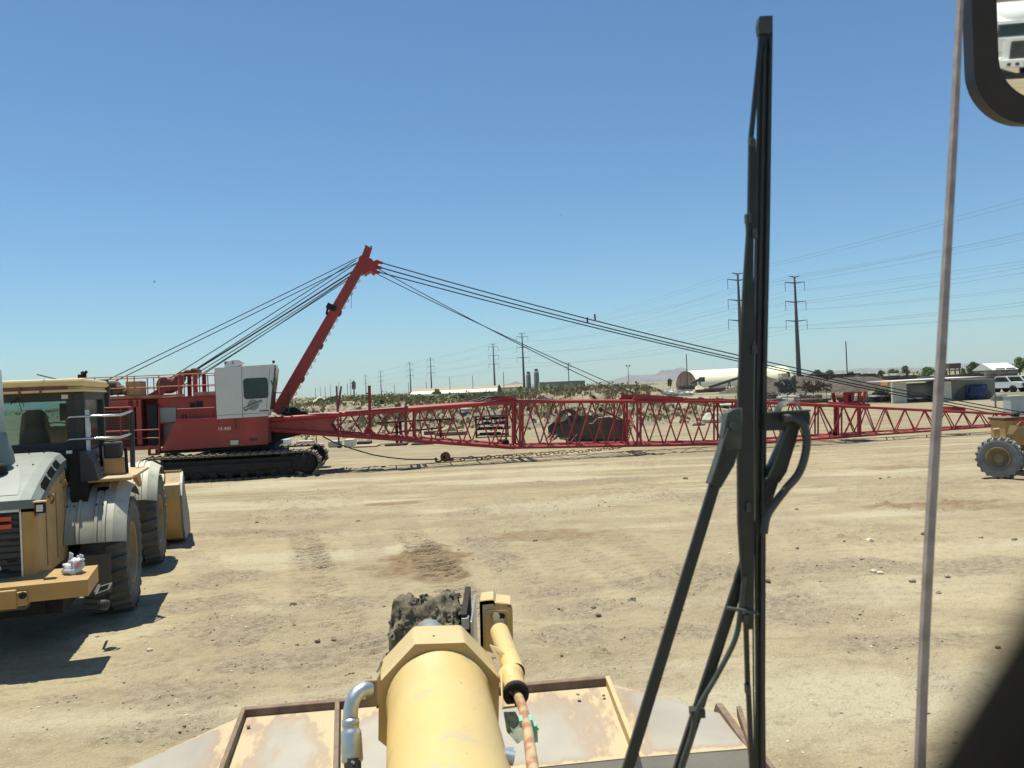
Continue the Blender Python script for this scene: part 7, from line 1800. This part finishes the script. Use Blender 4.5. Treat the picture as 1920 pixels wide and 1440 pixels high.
for px, yt, wd, D, v, lb in BUSH:
    b = P(px, hor(px), D); z = bz(b.x, b.y); ht = max(.3, P(px, yt, D).z - z); w_ = wd / F * D
    plant("bush", v, b.x, b.y, z - .05, w_ / 1.5, max(ht, w_ * .4) / 1.05, lb, "bush", "shrubs on the bank")
# dry brush as ground cover
random.seed(44); mb = MB()
for i in range(22000):
    px = random.uniform(540, 1440); D = random.choice((random.uniform(58, 80), random.uniform(70, 100)))
    b = P(px, hor(px), D); dens = vn(np.array([b.x * .35]), np.array([b.y * .35]), 77)[0]
    z = bz(b.x, b.y)
    if z < .25 and random.random() < .85: continue
    if random.random() > dens * 1.2 - .25 + (z > 2) * .25: continue
    s_ = random.uniform(.10, .28)
    for k in range(3):
        a = random.uniform(0, 3.14); x = Vector((math.cos(a), math.sin(a), 0)) * s_ * .6; l_ = Vector((random.uniform(-.1, .1), random.uniform(-.1, .1), s_ * random.uniform(.8, 1.5))); p = Vector((b.x + random.uniform(-.15, .15), b.y + random.uniform(-.15, .15), z - .03))
        mb.add([p - x * .4, p + x * .4, p + x + l_, p - x * .7 + l_ * .8], [(0, 1, 2, 3)])
o = mb.build("dry_brush", "leaf3", loc=(0, 75, 0)); tag(o, "scattered dry yellow and olive brush covering the dirt bank", "brush", kind="stuff")
random.seed(45); mb = MB()
for i in range(2200):
    px = random.uniform(600, 1240); D = random.uniform(74, 110); b = P(px, hor(px), D); z = bz(b.x, b.y)
    if z < 1.6: continue
    s_ = random.uniform(.12, .35)
    for k in range(4):
        d = Vector((random.gauss(0, .2), random.gauss(0, .2), abs(random.gauss(0, .2)))); p = Vector((b.x, b.y, z)) + d; x = Vector((random.gauss(0, 1), random.gauss(0, 1), random.gauss(0, 1))).normalized() * s_ * .6; y = Vector((random.gauss(0, 1), random.gauss(0, 1), random.gauss(0, 1))).normalized() * s_ * .4
        mb.add([p - x, p - y, p + x, p + y], [(0, 1, 2, 3)])
o = mb.build("green_brush", "leaf", loc=(0, 80, 0)); tag(o, "low green brush along the crest of the bank", "brush", kind="stuff")
# far scrub belt at the horizon
random.seed(46); mb = MB()
for i in range(1100):
    px = random.uniform(-300, 2300); D = random.uniform(240, 900); b = P(px, hor(px), D)
    if vn(np.array([b.x * .02]), np.array([b.y * .01]), 5)[0] < .45: continue
    s_ = random.uniform(.4, .9)
    for k in range(14):
        p = Vector((b.x + random.gauss(0, 1.6), b.y + random.gauss(0, 1), abs(random.gauss(0, 1.0)))); x = Vector((random.gauss(0, 1), random.gauss(0, 1), random.gauss(0, 1))).normalized() * s_ * .8; y = Vector((random.gauss(0, 1), random.gauss(0, 1), random.gauss(0, 1))).normalized() * s_ * .6
        mb.add([p - x, p - y, p + x, p + y], [(0, 1, 2, 3)])
o = mb.build("far_scrub", "leaf", loc=(0, 400, 0)); tag(o, "far belt of dark scrub along the horizon", "scrub", kind="stuff")

# ================================================================== STONES ON THE DIRT
def rock(px, py, wpx, mat, lab, grp=None, i=0, name="stone"):
    q = G(px, py); s_ = wpx / F * q.y / 2; z = gz(q.x, q.y); mb = MB(); mb.blob((q.x, q.y, z + s_ * .35), s_, s_ * .8, s_ * .62, .22, i + 3, 3, 1.3)
    o = mb.build(name, mat, loc=(q.x, q.y, z)); tag(o, lab, "stone", grp)
ST = [(549, 1128, 12, "stone", "grey oval stone on the dirt left of the mud caked linkage"), (1185, 1125, 15, "stone", "flat grey stone between the wiper arm and the yellow bracket"), (1440, 1090, 11, "clod", "dark round stone just right of the wiper blade"), (1467, 1121, 13, "stone", "dark flat stone right of the wiper, below another"),
      (1638, 1072, 13, "stonelt", "left pale stone of the touching trio right of the wiper"), (1650, 1074, 11, "stonelt", "right pale stone of the touching trio right of the wiper"), (1651, 1065, 7, "stone", "small dark stone on top of the touching pale pair"), (1711, 1089, 13, "stone", "grey stone just left of the glass seam, below the pale trio"),
      (1776, 1080, 11, "stone", "grey stone right of the glass seam, upper one"), (1760, 1108, 10, "stone", "grey stone close right of the glass seam, lower one"), (1630, 1013, 14, "stonelt", "flat pale stone above the touching trio"), (1733, 1002, 12, "clod", "dark stone touching the glass seam from the left"), (1617, 1049, 9, "stone", "small grey stone above left of the pale trio"),
      (671, 977, 8, "stone", "grey stone above the brown wet patch"), (482, 979, 6, "clod", "small dark stone in the left middle of the yard"), (626, 1203, 9, "clod", "dark stone left of the yellow cylinder head"), (557, 1204, 8, "clod", "dark stone below the grey oval stone"), (595, 1196, 11, "stone", "flat stone between two dark stones left of the cylinder"),
      (281, 1216, 11, "stonelt", "flat pale stone below the parked loader's shadow"), (1285, 897, 9, "clod", "dark clod in front of the boom middle"), (1494, 954, 6, "clod", "small dark clod right of the wiper blade, farthest"), (1495, 1028, 6, "clod", "small dark clod right of the wiper, middle distance"), (1368, 1038, 7, "stonelt", "small pale stone left of the wiper blade"), (935, 1068, 8, "stone", "grey stone up right of the brown wet patch"),
      (1871, 1212, 11, "clod", "thin dark clod near the dark blurred shape at the right"), (1901, 1011, 11, "stone", "grey stone touching the right edge"), (1651, 897, 6, "clod", "dark stone in front of the boom's thin end, left one"), (1666, 894, 5, "clod", "dark stone in front of the boom's thin end, right one"), (1113, 1140, 9, "clod", "dark clod right of the yellow bracket"), (1122, 1154, 10, "clod", "darker clod below right of another by the bracket"),
      (860, 1030, 6, "stone", "small stone beyond the tyre marks"), (1003, 1012, 8, "clod", "dark clod at the brown stain right of centre"), (1840, 1007, 8, "stone", "small grey stone left of the edge stone")]
for i, (px, py, wd, mt, lb) in enumerate(ST): rock(px, py, wd, mt, lb, None, i)
# gravel and clods nobody could count
import bmesh
bmx = bmesh.new(); bmesh.ops.create_icosphere(bmx, subdivisions=1, radius=1); IV = np.array([v.co[:] for v in bmx.verts]); IF = [[v.index for v in f.verts] for f in bmx.faces]; bmx.free()
def scatter(name, mat, n, seed, smin, smax, lab, dens_s, thr):
    rng = np.random.default_rng(seed); V_ = []; Fs = []; k = 0
    while k < n:
        yy = 6 * (9.0 ** rng.random()); xx = rng.uniform(-1.05, .75) * yy * .68
        i_ = min(int(np.searchsorted(xs, xx)), len(xs) - 1); j_ = min(int(np.searchsorted(ys, yy)), len(ys) - 1)
        if rng.random() > .035 + thr * rough[j_, i_]: continue
        s_ = smin + (smax - smin) * rng.random() ** 4; s_ *= (1 + yy / 60)
        v = IV * (1 + .35 * (rng.random((len(IV), 1)) - .5)) * np.array([s_ * rng.uniform(.8, 1.3), s_ * rng.uniform(.7, 1.1), s_ * rng.uniform(.4, .75)])
        a = rng.uniform(0, 6.28); c, s = math.cos(a), math.sin(a); v = np.stack([v[:, 0] * c - v[:, 1] * s, v[:, 0] * s + v[:, 1] * c, v[:, 2]], 1) + np.array([xx, yy, gz(xx, yy) + s_ * .15])
        V_.append(v); Fs += [[i + k * len(IV) for i in f] for f in IF]; k += 1
    me = bpy.data.meshes.new(name); me.from_pydata(np.concatenate(V_).tolist(), [], Fs); me.materials.append(MT[mat]); o = bpy.data.objects.new(name, me); SC.collection.objects.link(o); tag(o, lab, "gravel", kind="stuff")
scatter("gravel", "stone", 1200, 5, .004, .020, "fine grey gravel scattered over the dirt yard", .35, .5)
scatter("pale_gravel", "stonelt", 900, 6, .004, .018, "pale gravel scattered over the dirt yard", .4, .4)
scatter("dirt_clods", "clod", 2400, 7, .004, .020, "dark dirt clods scattered over the yard", .3, .95)

# ================================================================== HAZE
MTh = bpy.data.materials.new("haze"); MTh.use_nodes = True
t = MTh.node_tree
for n in list(t.nodes): t.nodes.remove(n)
v_ = t.nodes.new("ShaderNodeVolumePrincipled"); v_.inputs["Density"].default_value = HAZE if 'HAZE' in globals() else 8e-5; v_.inputs["Color"].default_value = (.80, .93, 1.0, 1); v_.inputs["Anisotropy"].default_value = .0
o_ = t.nodes.new("ShaderNodeOutputMaterial"); t.links.new(v_.outputs[0], o_.inputs["Volume"])
mb = MB(); mb.bx(-7000, 7500, -200, 7800, -6, 240); hz = mb.build("haze", MTh); tag(hz, None, kind="stuff")
